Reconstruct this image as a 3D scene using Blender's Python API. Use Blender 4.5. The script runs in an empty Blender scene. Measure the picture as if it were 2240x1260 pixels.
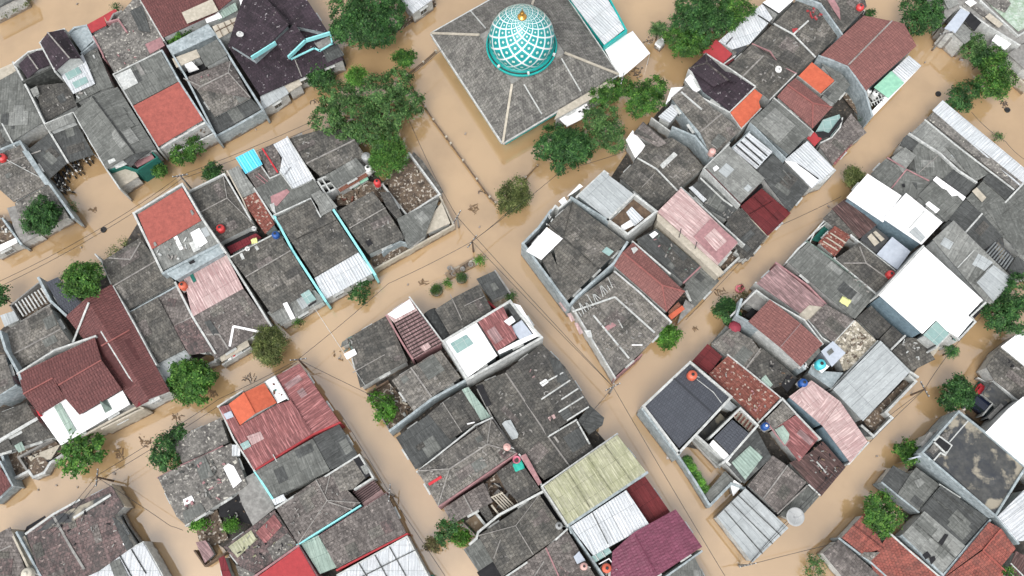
import bpy, math, random
from mathutils import Vector, Matrix
random.seed(7)
SC = bpy.context.scene
COL = SC.collection
# ------------------------------------------------------------------ camera
FPX, TILT, CH = 1900.0, math.radians(18.0), 100.0      # focal length in photo pixels, tilt off straight down, height
cd = bpy.data.cameras.new("camera"); cam = bpy.data.objects.new("camera", cd); COL.objects.link(cam)
cam.location = (0, 0, CH); cam.rotation_euler = (TILT, 0, 0)
cd.sensor_width = 36.0; cd.lens = 36.0 * FPX / 2240.0
cd.clip_start = 0.5; cd.clip_end = 6000
SC.camera = cam
# ------------------------------------------------------------------ sky and sun: bright overcast day
SUN_EL, SUN_AZ = math.radians(58), math.radians(200)
w = bpy.data.worlds.new("World"); SC.world = w; w.use_nodes = True
nt = w.node_tree; nt.nodes.clear()
sky = nt.nodes.new('ShaderNodeTexSky'); sky.sky_type = 'NISHITA'; sky.sun_disc = False
sky.sun_elevation = SUN_EL; sky.sun_rotation = SUN_AZ; sky.dust_density = 4.0; sky.air_density = 1.0
hs = nt.nodes.new('ShaderNodeHueSaturation'); hs.inputs['Saturation'].default_value = 0.18
bg = nt.nodes.new('ShaderNodeBackground'); bg.inputs['Strength'].default_value = 0.15
ou = nt.nodes.new('ShaderNodeOutputWorld')
nt.links.new(sky.outputs[0], hs.inputs['Color']); nt.links.new(hs.outputs[0], bg.inputs['Color']); nt.links.new(bg.outputs[0], ou.inputs['Surface'])
sl = bpy.data.lights.new("sun", 'SUN'); sl.energy = 0.6; sl.angle = math.radians(25); sl.color = (1.0, 0.97, 0.93)
so = bpy.data.objects.new("sun", sl); COL.objects.link(so)
so.rotation_euler = (math.radians(90) - SUN_EL, 0, -SUN_AZ + math.pi)
SC.view_settings.view_transform = 'Standard'; SC.view_settings.look = 'None'
SC.view_settings.exposure = 0.80; SC.view_settings.gamma = 1.0

# ------------------------------------------------------------------ picture geometry -> world
CT, ST = math.cos(TILT), math.sin(TILT)
def ray(px, py):
    a = (px - 1120.0) / FPX; b = -(py - 630.0) / FPX
    return Vector((a, b * CT + ST, b * ST - CT))
def P(px, py, z=0.0):
    return P0(px, py, ZM(z))
def ZM(z):                      # heights above the flood: storeys stand partly drowned
    return z if z <= 1 else 1 + (z - 1) * .6
def P0(px, py, z=0.0):
    d = ray(px, py); k = (z - CH) / d.z
    return Vector((d.x * k, d.y * k, z))

# ------------------------------------------------------------------ materials
MATS = {}
def node_mat(name, c1, c2=None, kind='plain', rough=0.8, metal=0.0, patch=0.5, streak=0.0, spots=None, spot_amt=0.0, sscale=2.6, big=0.0, size=(1.0, 1.8), rib=0.0, gap=None, patch_col=None, bump=0.3, pscale=0.55, spec=0.3):
    c2 = c2 or tuple(x * 0.8 for x in c1)
    m = bpy.data.materials.new(name); m.use_nodes = True; t = m.node_tree; N = t.nodes; N.clear(); K = t.links.new
    out = N.new('ShaderNodeOutputMaterial'); bs = N.new('ShaderNodeBsdfPrincipled'); K(bs.outputs[0], out.inputs[0])
    bs.inputs['Roughness'].default_value = rough; bs.inputs['Metallic'].default_value = metal
    bs.inputs['Specular IOR Level'].default_value = spec
    uv = N.new('ShaderNodeUVMap'); geo = N.new('ShaderNodeNewGeometry')
    def mix(fac, a, b, mode='MIX'):
        x = N.new('ShaderNodeMix'); x.data_type = 'RGBA'; x.blend_type = mode
        if isinstance(fac, (int, float)): x.inputs[0].default_value = fac
        else: K(fac, x.inputs[0])
        for s, v in ((6, a), (7, b)):
            if isinstance(v, tuple): x.inputs[s].default_value = (*v, 1)
            else: K(v, x.inputs[s])
        return x.outputs[2]
    def noise(scale, detail=3, vec=None, sx=None):
        n = N.new('ShaderNodeTexNoise'); n.inputs['Scale'].default_value = scale; n.inputs['Detail'].default_value = detail
        v = vec or geo.outputs['Position']
        if sx:
            mp = N.new('ShaderNodeMapping'); mp.inputs['Scale'].default_value = sx; K(v, mp.inputs['Vector']); v = mp.outputs[0]
        K(v, n.inputs['Vector']); return n.outputs['Fac']
    def ramp(f, a, b, lo=0.0, hi=1.0):
        r = N.new('ShaderNodeMapRange'); K(f, r.inputs[0]); r.inputs[1].default_value = a; r.inputs[2].default_value = b
        r.inputs[3].default_value = lo; r.inputs[4].default_value = hi; return r.outputs[0]
    hgt = None
    if kind in ('tile', 'sheet'):
        br = N.new('ShaderNodeTexBrick'); K(uv.outputs[0], br.inputs['Vector'])
        br.inputs['Color1'].default_value = (*c1, 1); br.inputs['Color2'].default_value = (*c2, 1)
        br.inputs['Mortar'].default_value = (*(gap or tuple(x * 0.45 for x in c2)), 1); br.inputs['Scale'].default_value = 1.0
        br.inputs['Brick Width'].default_value = size[0]; br.inputs['Row Height'].default_value = size[1]
        br.inputs['Mortar Size'].default_value = 0.032 if kind == 'tile' else 0.022; br.inputs['Mortar Smooth'].default_value = 0.6
        br.inputs['Bias'].default_value = 0.0
        if kind == 'sheet': br.offset = 0.0
        col = br.outputs['Color']; hgt = br.outputs['Fac']
    else:
        col = mix(ramp(noise(2.2, 5), 0.35, 0.65), c1, c2)
    if kind == 'tile' and big > 0:
        b2 = N.new('ShaderNodeTexBrick'); K(uv.outputs[0], b2.inputs['Vector']); b2.inputs['Scale'].default_value = 1.0
        b2.inputs['Brick Width'].default_value = size[0] * 3; b2.inputs['Row Height'].default_value = size[1] * 2; b2.inputs['Mortar Size'].default_value = 0.0
        b2.inputs['Color1'].default_value = (.60,.60,.60,1); b2.inputs['Color2'].default_value = (1.55,1.53,1.48,1); b2.inputs['Mortar'].default_value = (1,1,1,1)
        col = mix(big, col, mix(1.0, col, b2.outputs['Color'], 'MULTIPLY'))
    dark = patch_col or tuple(x * 0.42 for x in c1)
    if patch > 0:
        col = mix(ramp(noise(pscale, 6), 0.42, 0.68, 0, patch), col, dark)
        col = mix(ramp(noise(pscale * 4.5, 3), 0.5, 0.75, 0, patch * 0.7), col, tuple(min(1, x * 1.75) for x in c1))
        col = mix(ramp(noise(pscale * 7.0, 2), 0.5, 0.72, 0, patch * 0.8), col, dark)
    if kind == 'tile' and big > 0:
        col = mix(ramp(noise(1.0, 3, uv.outputs[0], (.9, 3.2, 1)), 0.45, 0.7, 0, .35), col, dark)
        col = mix(ramp(noise(1.0, 4, uv.outputs[0], (2.6, .45, 1.3)), 0.5, 0.72, 0, .35), col, tuple(min(1, x * 1.8) for x in c1))
    if streak > 0:
        col = mix(ramp(noise(1.0, 4, uv.outputs[0], (5.0, 0.35, 1)), 0.42, 0.7, 0, streak), col, dark)
        col = mix(ramp(noise(1.0, 3, uv.outputs[0], (7.0, 0.5, 1.7)), 0.52, 0.72, 0, streak * 0.8), col, tuple(min(1, x * 1.9 + 0.05) for x in c1))
    if spot_amt > 0:
        col = mix(ramp(noise(sscale, 5), 0.66 - 0.1 * spot_amt, 0.74 - 0.1 * spot_amt, 0, 0.9), col, spots)
    if kind == 'plain' and name not in ('so', 'gn', 'bk', 'yg'):
        sz = N.new('ShaderNodeSeparateXYZ'); K(geo.outputs['Position'], sz.inputs[0])
        ad_ = N.new('ShaderNodeMath'); ad_.operation = 'ADD'; K(sz.outputs[2], ad_.inputs[0]); K(ramp(noise(1.3, 4), .3, .7, -.35, .35), ad_.inputs[1])
        col = mix(ramp(ad_.outputs[0], .25, .55, .8, 0), col, (.15, .095, .05))       # mud line left by the flood
    if rib > 0:
        sp = N.new('ShaderNodeSeparateXYZ'); K(uv.outputs[0], sp.inputs[0])
        mu = N.new('ShaderNodeMath'); mu.operation = 'MULTIPLY'; mu.inputs[1].default_value = 2 * math.pi / 0.34; K(sp.outputs[0], mu.inputs[0])
        sn = N.new('ShaderNodeMath'); sn.operation = 'SINE'; K(mu.outputs[0], sn.inputs[0])
        ribh = ramp(sn.outputs[0], -1, 1)
        bp2 = N.new('ShaderNodeBump'); bp2.inputs['Strength'].default_value = rib; bp2.inputs['Distance'].default_value = 0.07; K(ribh, bp2.inputs['Height'])
    bp = N.new('ShaderNodeBump'); bp.inputs['Strength'].default_value = bump; bp.inputs['Distance'].default_value = 0.05
    K(noise(6.0, 3), bp.inputs['Height'])
    if rib > 0: K(bp2.outputs[0], bp.inputs['Normal'])
    if hgt is not None:
        b3 = N.new('ShaderNodeBump'); b3.inputs['Strength'].default_value = 0.5; b3.inputs['Distance'].default_value = -0.04
        K(hgt, b3.inputs['Height']); K(bp.outputs[0], b3.inputs['Normal']); K(b3.outputs[0], bs.inputs['Normal'])
    else: K(bp.outputs[0], bs.inputs['Normal'])
    K(col, bs.inputs['Base Color'])
    MATS[name] = m; return m
T = dict(kind='tile', size=(0.35, 0.38), bump=0.5, big=.75)
node_mat('tk', (.122,.115,.102), (.078,.073,.065), patch=.75, patch_col=(.042,.043,.041), spots=(.24,.23,.21), spot_amt=.12, **T)          # weathered grey tile
node_mat('tl', (.182,.170,.152), (.108,.101,.090), patch=.8, patch_col=(.075,.072,.068), spots=(.30,.285,.265), spot_amt=.35, **T)              # lighter grey tile
node_mat('tb', (.160,.143,.134), (.10,.088,.083), patch=.8, patch_col=(.07,.062,.058), spots=(.30,.265,.245), spot_amt=.35, **T)            # brown grey tile
node_mat('tc', (.086,.082,.074), (.055,.053,.048), patch=.6, patch_col=(.04,.04,.04), spots=(.22,.21,.20), spot_amt=.05, **T)               # dark tile
node_mat('tm', (.14,.095,.092), (.10,.08,.078), patch=.85, patch_col=(.05,.05,.048), spots=(.30,.24,.22), spot_amt=.3, **T)  # reddish weathered tile
node_mat('tp', (.040,.027,.036), (.025,.018,.024), patch=.35, spots=(.34,.32,.33), spot_amt=.12, rough=.6, **T)  # dark purple tile
node_mat('tg', (.185,.18,.165), (.11,.105,.10), patch=.6, spots=(.28,.27,.25), spot_amt=.2, pscale=.9, **T)        # mosque shingle
node_mat('rm', (.15,.058,.054), (.115,.046,.044), kind='tile', size=(.26,.42), patch=.35, rib=.5, rough=.6, gap=(.07,.022,.022))  # maroon metal tile
node_mat('rn', (.225,.098,.086), (.18,.078,.07), kind='tile', size=(.26,.42), patch=.4, patch_col=(.13,.06,.055), streak=.15, rib=.5, rough=.7, gap=(.11,.045,.042))
node_mat('bl', (.068,.075,.090), (.055,.060,.074), kind='tile', size=(.26,.40), patch=.12, rough=.6, rib=.25, gap=(.035,.038,.045))
node_mat('mg', (.185,.055,.090), (.145,.045,.072), kind='tile', size=(.3,.42), patch=.4, streak=.2, rib=.35, rough=.55, gap=(.12,.022,.05))
node_mat('tt', (.27,.082,.062), (.19,.058,.048), big=.4, kind='tile', size=(.30,.34), patch=.55, patch_col=(.12,.06,.05), bump=.5)
Sx = dict(kind='sheet', rib=.22)
node_mat('ag', (.235,.24,.225), (.185,.192,.182), patch=.62, streak=.28, **Sx)
node_mat('am', (.148,.153,.142), (.105,.110,.103), patch=.62, streak=.28, **Sx)
node_mat('ad', (.078,.082,.080), (.054,.057,.056), patch=.62, streak=.28, **Sx)
node_mat('ws', (.56,.58,.60), (.48,.51,.53), patch=.18, streak=.35, rib=.7, kind='sheet', size=(1.1,2.6), rough=.5)
node_mat('wg', (.38,.405,.41), (.33,.355,.36), patch=.25, streak=.2, kind='sheet', size=(.9,6), rib=.18, rough=.5)
node_mat('rr', (.25,.098,.095), (.185,.07,.07), patch=.45, streak=1.0, patch_col=(.12,.05,.05), **Sx)
node_mat('rd', (.13,.02,.022), (.095,.016,.018), patch=.25, streak=.2, **Sx)
node_mat('pk', (.45,.345,.33), (.37,.27,.26), patch=.25, streak=.65, patch_col=(.30,.17,.17), **Sx)
node_mat('pd', (.30,.19,.19), (.22,.14,.14), patch=.35, streak=.8, patch_col=(.10,.07,.07), **Sx)
node_mat('ru', (.22,.075,.055), (.15,.05,.04), patch=.6, streak=.4, spots=(.42,.36,.30), spot_amt=.8, kind='tile', size=(.45,.5))
node_mat('rs', (.10,.055,.05), (.07,.045,.04), patch=.4, streak=.9, patch_col=(.03,.02,.02), **Sx)
node_mat('ye', (.34,.335,.24), (.27,.268,.195), patch=.5, streak=.6, patch_col=(.24,.25,.14), **Sx)
node_mat('cy', (.10,.58,.78), (.08,.48,.68), patch=.05, streak=.15, rib=.7, kind='sheet', size=(.7,9), gap=(.55,.8,.9))
node_mat('og', (.50,.115,.06), (.43,.095,.05), patch=.18, bump=.3)
node_mat('tr', (.34,.095,.075), (.28,.08,.065), patch=.25, pscale=1.1, bump=.4)
node_mat('cr', (.36,.045,.050), (.31,.04,.045), patch=.12)
node_mat('rk', (.17,.022,.030), (.14,.02,.026), patch=.15, kind='sheet', rib=.4)
node_mat('wh', (.83,.83,.83), (.80,.80,.80), patch=.05, bump=.1)
node_mat('pw', (.52,.53,.51), (.40,.415,.41), patch=.5, patch_col=(.22,.225,.21), pscale=.8, bump=.2)
node_mat('pb', (.34,.385,.40), (.25,.295,.31), patch=.55, patch_col=(.14,.16,.165), bump=.2)
node_mat('db', (.18,.25,.29), (.13,.19,.23), patch=.35, streak=.2, bump=.2)
node_mat('pp', (.34,.185,.19), (.27,.15,.155), patch=.35, bump=.2)
node_mat('cn', (.26,.255,.24), (.19,.185,.175), patch=.4, bump=.3)
node_mat('be', (.44,.40,.33), (.36,.33,.27), patch=.35, patch_col=(.28,.25,.2), bump=.2)
node_mat('mo', (.19,.18,.165), (.115,.11,.10), patch=.9, patch_col=(.055,.052,.05), spots=(.50,.48,.42), spot_amt=.6, pscale=.8, bump=.5)
node_mat('md', (.075,.075,.070), (.05,.052,.052), patch=.7, patch_col=(.03,.035,.045), spots=(.30,.27,.21), spot_amt=1.25, sscale=.5, pscale=.22, bump=.4)
node_mat('mn', (.27,.52,.38), (.22,.45,.33), patch=.2)
node_mat('yg', (.075,.068,.060), (.045,.041,.037), patch=.7, spots=(.20,.16,.12), spot_amt=.5, bump=.4)  # dark slab colour, makes the gaps between houses dark
node_mat('mm', (.36,.42,.37), (.26,.36,.27), patch=.6, patch_col=(.16,.20,.12), spots=(.5,.52,.5), spot_amt=.5)
node_mat('gt', (.26,.38,.36), (.20,.31,.30), patch=.2, rough=.3, kind='sheet', size=(1.0,1.2), gap=(.5,.55,.52))
node_mat('gg', (.30,.38,.33), (.24,.32,.28), patch=.25, streak=.3, kind='sheet', rib=.4)
node_mat('lb', (.42,.46,.52), (.38,.42,.48), patch=.12)
node_mat('bk', (.018,.018,.02), (.012,.012,.014), patch=.1)  # near black: painted dark of voids and holes, also black debris and tarpaulin
node_mat('so', (.16,.12,.085), (.09,.065,.05), patch=.8, patch_col=(.035,.028,.022), spots=(.50,.46,.40), spot_amt=.9, pscale=.8, bump=.8)
node_mat('rb', (.42,.38,.30), (.30,.27,.21), patch=.9, patch_col=(.07,.06,.05), spots=(.66,.62,.54), spot_amt=1.0, pscale=1.2, bump=.8)
node_mat('tu', (.28,.66,.68), (.24,.58,.60), patch=.12)
node_mat('te', (.015,.36,.33), (.012,.30,.28), patch=.12, rough=.4)
node_mat('gn', (.02,.14,.11), (.015,.11,.09), patch=.2)
node_mat('re', (.48,.035,.045), (.42,.03,.04), patch=.08)
node_mat('br', (.30,.13,.085), (.24,.10,.07), patch=.4, kind='tile', size=(.4,.12), bump=.3)
node_mat('wd', (.16,.11,.075), (.10,.07,.05), patch=.4, bump=.3)
node_mat('mv', (.30,.285,.265), (.18,.17,.16), patch=.5, pscale=1.5, bump=.3)     # ridge mortar
node_mat('rc', (.28,.10,.09), (.24,.09,.08), patch=.2)                          # maroon ridge
node_mat('mt', (.10,.10,.105), (.08,.08,.085), patch=.2, rough=.5, metal=.4)
node_mat('bark', (.12,.09,.065), (.08,.06,.045), patch=.4, bump=.6)
def simple(name, c, rough=.5, metal=0, spec=.5, emit=None):
    m = bpy.data.materials.new(name); m.use_nodes = True; b = m.node_tree.nodes['Principled BSDF']
    b.inputs['Base Color'].default_value = (*c, 1); b.inputs['Roughness'].default_value = rough; b.inputs['Metallic'].default_value = metal
    b.inputs['Specular IOR Level'].default_value = spec
    n = m.node_tree.nodes.new('ShaderNodeTexNoise'); n.inputs['Scale'].default_value = 3; n.inputs['Detail'].default_value = 4
    x = m.node_tree.nodes.new('ShaderNodeMix'); x.data_type = 'RGBA'
    x.inputs[6].default_value = (*c, 1); x.inputs[7].default_value = (*[v * .72 for v in c], 1)
    m.node_tree.links.new(n.outputs['Fac'], x.inputs[0]); m.node_tree.links.new(x.outputs[2], b.inputs['Base Color'])
    MATS[name] = m; return m
simple('glass', (.03,.045,.05), .08, 0, .8); simple('plred', (.60,.05,.05), .35); simple('plblue', (.02,.09,.32), .35)
simple('plcyan', (.08,.55,.62), .35); simple('plwhite', (.72,.72,.70), .35); simple('plorange', (.62,.13,.07), .35); simple('plpink', (.70,.42,.38), .4)
simple('plgrey', (.33,.34,.34), .4); simple('steel', (.45,.46,.47), .3, .8); simple('gold', (.75,.42,.10), .25, .9); simple('black', (.02,.02,.022), .5)
simple('skin', (.30,.16,.10), .6); simple('hair', (.012,.010,.009), .5); simple('float', (.78,.22,.26), .3); simple('maroon_cloth', (.25,.03,.05), .8)
simple('yellow', (.55,.58,.12), .8); simple('limey', (.68,.70,.30), .8); simple('teal_cloth', (.02,.42,.32), .7); simple('pink_pl', (.62,.16,.24), .5)
simple('carblue', (.012,.018,.04), .15, .2, .8); simple('rubber', (.02,.02,.02), .8); simple('chrome', (.5,.5,.5), .2, 1.0); simple('cream', (.62,.58,.48), .7)

def water_mat():
    m = bpy.data.materials.new('flood_water'); m.use_nodes = True; t = m.node_tree; N = t.nodes; K = t.links.new; b = N['Principled BSDF']
    geo = N.new('ShaderNodeNewGeometry')
    def noi(sc, det):
        n = N.new('ShaderNodeTexNoise'); n.inputs['Scale'].default_value = sc; n.inputs['Detail'].default_value = det; K(geo.outputs['Position'], n.inputs['Vector']); return n.outputs['Fac']
    def mr(f, a, c, lo, hi):
        r = N.new('ShaderNodeMapRange'); K(f, r.inputs[0]); r.inputs[1].default_value = a; r.inputs[2].default_value = c; r.inputs[3].default_value = lo; r.inputs[4].default_value = hi; return r.outputs[0]
    x = N.new('ShaderNodeMix'); x.data_type = 'RGBA'; x.inputs[6].default_value = (.44,.295,.155,1); x.inputs[7].default_value = (.37,.245,.125,1)
    K(mr(noi(.05, 5), .38, .62, 0, 1), x.inputs[0])
    y = N.new('ShaderNodeMix'); y.data_type = 'RGBA'; K(x.outputs[2], y.inputs[6]); y.inputs[7].default_value = (.31,.205,.105,1)
    K(mr(noi(.16, 7), .47, .70, 0, .75), y.inputs[0]); K(y.outputs[2], b.inputs['Base Color'])
    b.inputs['Roughness'].default_value = .04; b.inputs['IOR'].default_value = 2.5; b.inputs['Specular IOR Level'].default_value = .5
    bp = N.new('ShaderNodeBump'); bp.inputs['Strength'].default_value = .07; bp.inputs['Distance'].default_value = .06; K(noi(1.1, 6), bp.inputs['Height']); K(bp.outputs[0], b.inputs['Normal'])
    return m
WATER = water_mat()

def leaf_mat(name, c1, c2, c3):
    m = bpy.data.materials.new(name); m.use_nodes = True; t = m.node_tree; N = t.nodes; K = t.links.new; b = N['Principled BSDF']
    geo = N.new('ShaderNodeNewGeometry')
    r = N.new('ShaderNodeValToRGB'); K(geo.outputs['Random Per Island'], r.inputs[0])
    r.color_ramp.elements[0].color = (*c1, 1); r.color_ramp.elements[1].color = (*c3, 1); e = r.color_ramp.elements.new(.6); e.color = (*c2, 1)
    n = N.new('ShaderNodeTexNoise'); n.inputs['Scale'].default_value = .7; n.inputs['Detail'].default_value = 3; K(geo.outputs['Position'], n.inputs['Vector'])
    mr = N.new('ShaderNodeMapRange'); K(n.outputs['Fac'], mr.inputs[0]); mr.inputs[1].default_value = .35; mr.inputs[2].default_value = .65; mr.inputs[3].default_value = .55; mr.inputs[4].default_value = 1.35
    mu = N.new('ShaderNodeVectorMath'); mu.operation = 'SCALE'; K(r.outputs[0], mu.inputs[0]); K(mr.outputs[0], mu.inputs['Scale'])
    K(mu.outputs[0], b.inputs['Base Color']); b.inputs['Roughness'].default_value = .55; b.inputs['Specular IOR Level'].default_value = .25
    tr = N.new('ShaderNodeBsdfTranslucent'); K(mu.outputs[0], tr.inputs[0])
    ad = N.new('ShaderNodeMixShader'); ad.inputs[0].default_value = .25; K(b.outputs[0], ad.inputs[1]); K(tr.outputs[0], ad.inputs[2]); K(ad.outputs[0], N['Material Output'].inputs[0])
    MATS[name] = m
leaf_mat('lf_dark', (.014,.050,.014), (.032,.098,.024), (.085,.19,.050))
leaf_mat('lf_mid', (.020,.068,.012), (.050,.145,.022), (.13,.25,.045))
leaf_mat('lf_bright', (.030,.10,.012), (.07,.20,.022), (.15,.32,.05))
leaf_mat('lf_olive', (.045,.065,.018), (.10,.13,.035), (.20,.22,.08))
leaf_mat('lf_grey', (.026,.070,.020), (.062,.142,.038), (.14,.24,.075))
leaf_mat('lf_brown', (.06,.055,.025), (.12,.10,.045), (.16,.17,.07))

# ------------------------------------------------------------------ object helpers
GROUND = -1.3
ROOT = None; LASTROOF = None
FACES = []            # (root, [Vector...]) every roof face, for resting things on roofs
FOOT = []             # (root, [(x,y)..]) footprints
EDGES = []            # wall edges for windows
CNT = [0]; ROOFS = []
def mesh_obj(name, verts, faces, mat, parent=None, uvs=None, smooth=False, origin=None):
    me = bpy.data.meshes.new(name)
    off = Vector(origin) if origin is not None else (Vector(parent['_o']) if parent is not None and '_o' in parent else Vector((0, 0, 0)))
    me.from_pydata([tuple(Vector(v) - off) for v in verts], [], faces)
    if uvs:
        l = me.uv_layers.new(name='UVMap'); k = 0
        for p in me.polygons:
            for li in p.loop_indices: l.data[li].uv = uvs[k]; k += 1
    me.materials.append(MATS[mat] if isinstance(mat, str) else mat)
    if smooth:
        for p in me.polygons: p.use_smooth = True
    me.update()
    o = bpy.data.objects.new(name, me); COL.objects.link(o)
    if parent is not None:
        o.parent = parent
        if origin is not None: o.location = off - Vector(parent['_o'])
    elif origin is not None: o.location = off
    o['_o'] = tuple(off)
    return o
def empty(name, label, cat, loc, group=None):
    e = bpy.data.objects.new(name, None); COL.objects.link(e); e.location = loc; e['_o'] = tuple(loc)
    e['label'] = label; e['category'] = cat
    if group: e['group'] = group
    e.empty_display_size = .5
    return e
def tag(o, label, cat, group=None):
    o['label'] = label; o['category'] = cat
    if group: o['group'] = group
    return o
class MB:
    """collects boxes, tubes and other pieces into ONE mesh"""
    def __init__(s): s.v = []; s.f = []
    def add(s, vs, fs):
        n = len(s.v); s.v += [Vector(v) for v in vs]; s.f += [tuple(i + n for i in f) for f in fs]
    def box(s, c, size, rz=0.0, rx=0.0):
        M = Matrix.Rotation(rz, 3, 'Z') @ Matrix.Rotation(rx, 3, 'X'); x, y, z = [k / 2 for k in size]
        s.add([Vector(c) + M @ Vector((a * x, b * y, d * z)) for a in (-1, 1) for b in (-1, 1) for d in (-1, 1)],
              [(0, 1, 3, 2), (4, 6, 7, 5), (0, 4, 5, 1), (2, 3, 7, 6), (0, 2, 6, 4), (1, 5, 7, 3)])
    def bar(s, p, q, wd, ht):
        p = Vector(p); q = Vector(q); d = (q - p)
        if d.length < 1e-4: return
        d.normalize(); sd = d.cross(Vector((0, 0, 1)))
        if sd.length < 1e-3: sd = Vector((1, 0, 0))
        sd.normalize(); up = sd.cross(d)
        vs = [a + sd * (i * wd / 2) + up * (j * ht / 2) for a in (p, q) for i in (-1, 1) for j in (-1, 1)]
        s.add(vs, [(0, 1, 3, 2), (4, 6, 7, 5), (0, 4, 5, 1), (2, 3, 7, 6), (0, 2, 6, 4), (1, 5, 7, 3)])
    def tube(s, pts, r, n=6, r2=None):
        pts = [Vector(p) for p in pts]; rings = []
        for i, p in enumerate(pts):
            d = (pts[min(i + 1, len(pts) - 1)] - pts[max(i - 1, 0)]).normalized()
            a = d.cross(Vector((0, 0, 1)))
            if a.length < 1e-3: a = d.cross(Vector((1, 0, 0)))
            a.normalize(); b = d.cross(a); rr = r if r2 is None else r + (r2 - r) * i / (len(pts) - 1)
            rings.append([p + (a * math.cos(2 * math.pi * k / n) + b * math.sin(2 * math.pi * k / n)) * rr for k in range(n)])
        vs = [v for R in rings for v in R]; fs = []
        for i in range(len(pts) - 1):
            for k in range(n): fs.append((i * n + k, i * n + (k + 1) % n, (i + 1) * n + (k + 1) % n, (i + 1) * n + k))
        fs.append(tuple(range(n))[::-1]); fs.append(tuple((len(pts) - 1) * n + k for k in range(n)))
        s.add(vs, fs)
    def lathe(s, c, prof, n=20, close=True):
        c = Vector(c); vs = []; fs = []
        for r, z in prof:
            for k in range(n): a = 2 * math.pi * k / n; vs.append(c + Vector((r * math.cos(a), r * math.sin(a), z)))
        for i in range(len(prof) - 1):
            for k in range(n): fs.append((i * n + k, i * n + (k + 1) % n, (i + 1) * n + (k + 1) % n, (i + 1) * n + k))
        if close: fs.append(tuple(range(n))[::-1]); fs.append(tuple((len(prof) - 1) * n + k for k in range(n)))
        s.add(vs, fs)
    def build(s, name, mat, parent=None, smooth=False, origin=None):
        if not s.v: return None
        return mesh_obj(name, s.v, s.f, mat, parent, None, smooth, origin)

def area2(p): return sum(p[i][0] * p[(i + 1) % len(p)][1] - p[(i + 1) % len(p)][0] * p[i][1] for i in range(len(p)))
def inset(poly, d):
    n = len(poly); s = 1 if area2(poly) > 0 else -1; out = []
    for i in range(n):
        p0 = Vector(poly[i - 1][:2]); p1 = Vector(poly[i][:2]); p2 = Vector(poly[(i + 1) % n][:2])
        e1 = (p1 - p0); e2 = (p2 - p1)
        if e1.length < 1e-6 or e2.length < 1e-6: out.append(p1); continue
        e1.normalize(); e2.normalize()
        n1 = Vector((-e1.y, e1.x)) * s; n2 = Vector((-e2.y, e2.x)) * s
        m = n1 + n2
        if m.length < .2: out.append(p1 + n1 * d); continue
        m.normalize(); k = d / max(.45, m.dot(n1)); out.append(p1 + m * k)
    return out
def House(label, cat='house', name='house', group='houses standing in the flood', at=None, z=0):
    global ROOT, LASTROOF
    ROOT = empty(name, label, cat, P(at[0], at[1], 0) if at else (0, 0, 0), group); LASTROOF = None
    ROOT['_fresh'] = 0 if at else 1
    return ROOT
def _start(p):
    if ROOT['_fresh']:
        ROOT.location = (p.x, p.y, 0); ROOT['_o'] = (p.x, p.y, 0); ROOT['_fresh'] = 0
def uv_for(face, u):
    u = Vector((u.x, u.y, 0)).normalized(); n = (face[1] - face[0]).cross(face[2] - face[0])
    if n.length < 1e-6: n = Vector((0, 0, 1))
    n.normalize(); v = n.cross(u)
    if v.length < 1e-3: v = Vector((0, 0, 1))
    v.normalize()
    return [(p.dot(u), p.dot(v)) for p in face]
def slab(name, faces, mat, us, th=.10, parent=None):
    """roof sheet with thickness; faces share vertices by position"""
    vs = []; idx = {}; fs = []; uvs = []
    def vid(p):
        k = (round(p.x, 3), round(p.y, 3), round(p.z, 3))
        if k not in idx: idx[k] = len(vs); vs.append(p)
        return idx[k]
    edges = {}
    for f, u in zip(faces, us):
        nn = (f[1] - f[0]).cross(f[2] - f[0])
        tot = Vector((0, 0, 0))
        for i in range(len(f)): tot += f[i].cross(f[(i + 1) % len(f)])
        if tot.z < 0: f = f[::-1]
        ids = [vid(p) for p in f]; fs.append(tuple(ids)); uvs += uv_for(f, u)
        for i in range(len(ids)):
            a, b = ids[i], ids[(i + 1) % len(ids)]; edges[(a, b)] = u
    n = len(vs); vs2 = vs + [v - Vector((0, 0, th)) for v in vs]
    bd = [(e, u) for e, u in edges.items() if (e[1], e[0]) not in edges]
    for (a, b), u in bd:
        q = (b, a, a + n, b + n); fs.append(q); uvs += [(0, 0), (.2, 0), (.2, .05), (0, .05)]
    for f in list(fs[:len(faces)]):
        fs.append(tuple(i + n for i in f[::-1])); uvs += [(0, 0)] * len(f)
    o = mesh_obj(name, vs2, fs, mat, parent or ROOT, uvs)
    if name == 'roof': ROOFS.append((mat, faces, us, o))
    return o
def body(ring, tops, mat, d=.16, win=True, base=GROUND):
    """walls under a roof: ring = eave ring (Vectors), tops = extra top faces built from ring indices / ridge points"""
    ins = inset(ring, d); n = len(ring); vs = []
    for p, q in zip(ins, ring): vs.append(Vector((p.x, p.y, q.z - .09)))
    for p in ins: vs.append(Vector((p.x, p.y, base)))
    fs = [(i, (i + 1) % n, n + (i + 1) % n, n + i) for i in range(n)]
    if tops:
        ex = tops['pts']; vs += [Vector((p.x, p.y, p.z - .09)) for p in ex]
        fs += [tuple((2 * n + i[1]) if isinstance(i, tuple) else i for i in f) for f in tops['faces']]
    else: fs.append(tuple(range(n)))
    fs.append(tuple(range(n, 2 * n)))
    o = mesh_obj('wall', vs, fs, mat, ROOT)
    bm_fix(o)
    FOOT.append((ROOT, [(v.x, v.y) for v in ring]))
    if win:
        s = 1 if area2(ring) > 0 else -1
        for i in range(n):
            a = ins[i]; b = ins[(i + 1) % n]; zt = min(ring[i].z, ring[(i + 1) % n].z)
            EDGES.append((ROOT, (a if s > 0 else b), (b if s > 0 else a), zt))
    return o
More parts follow.
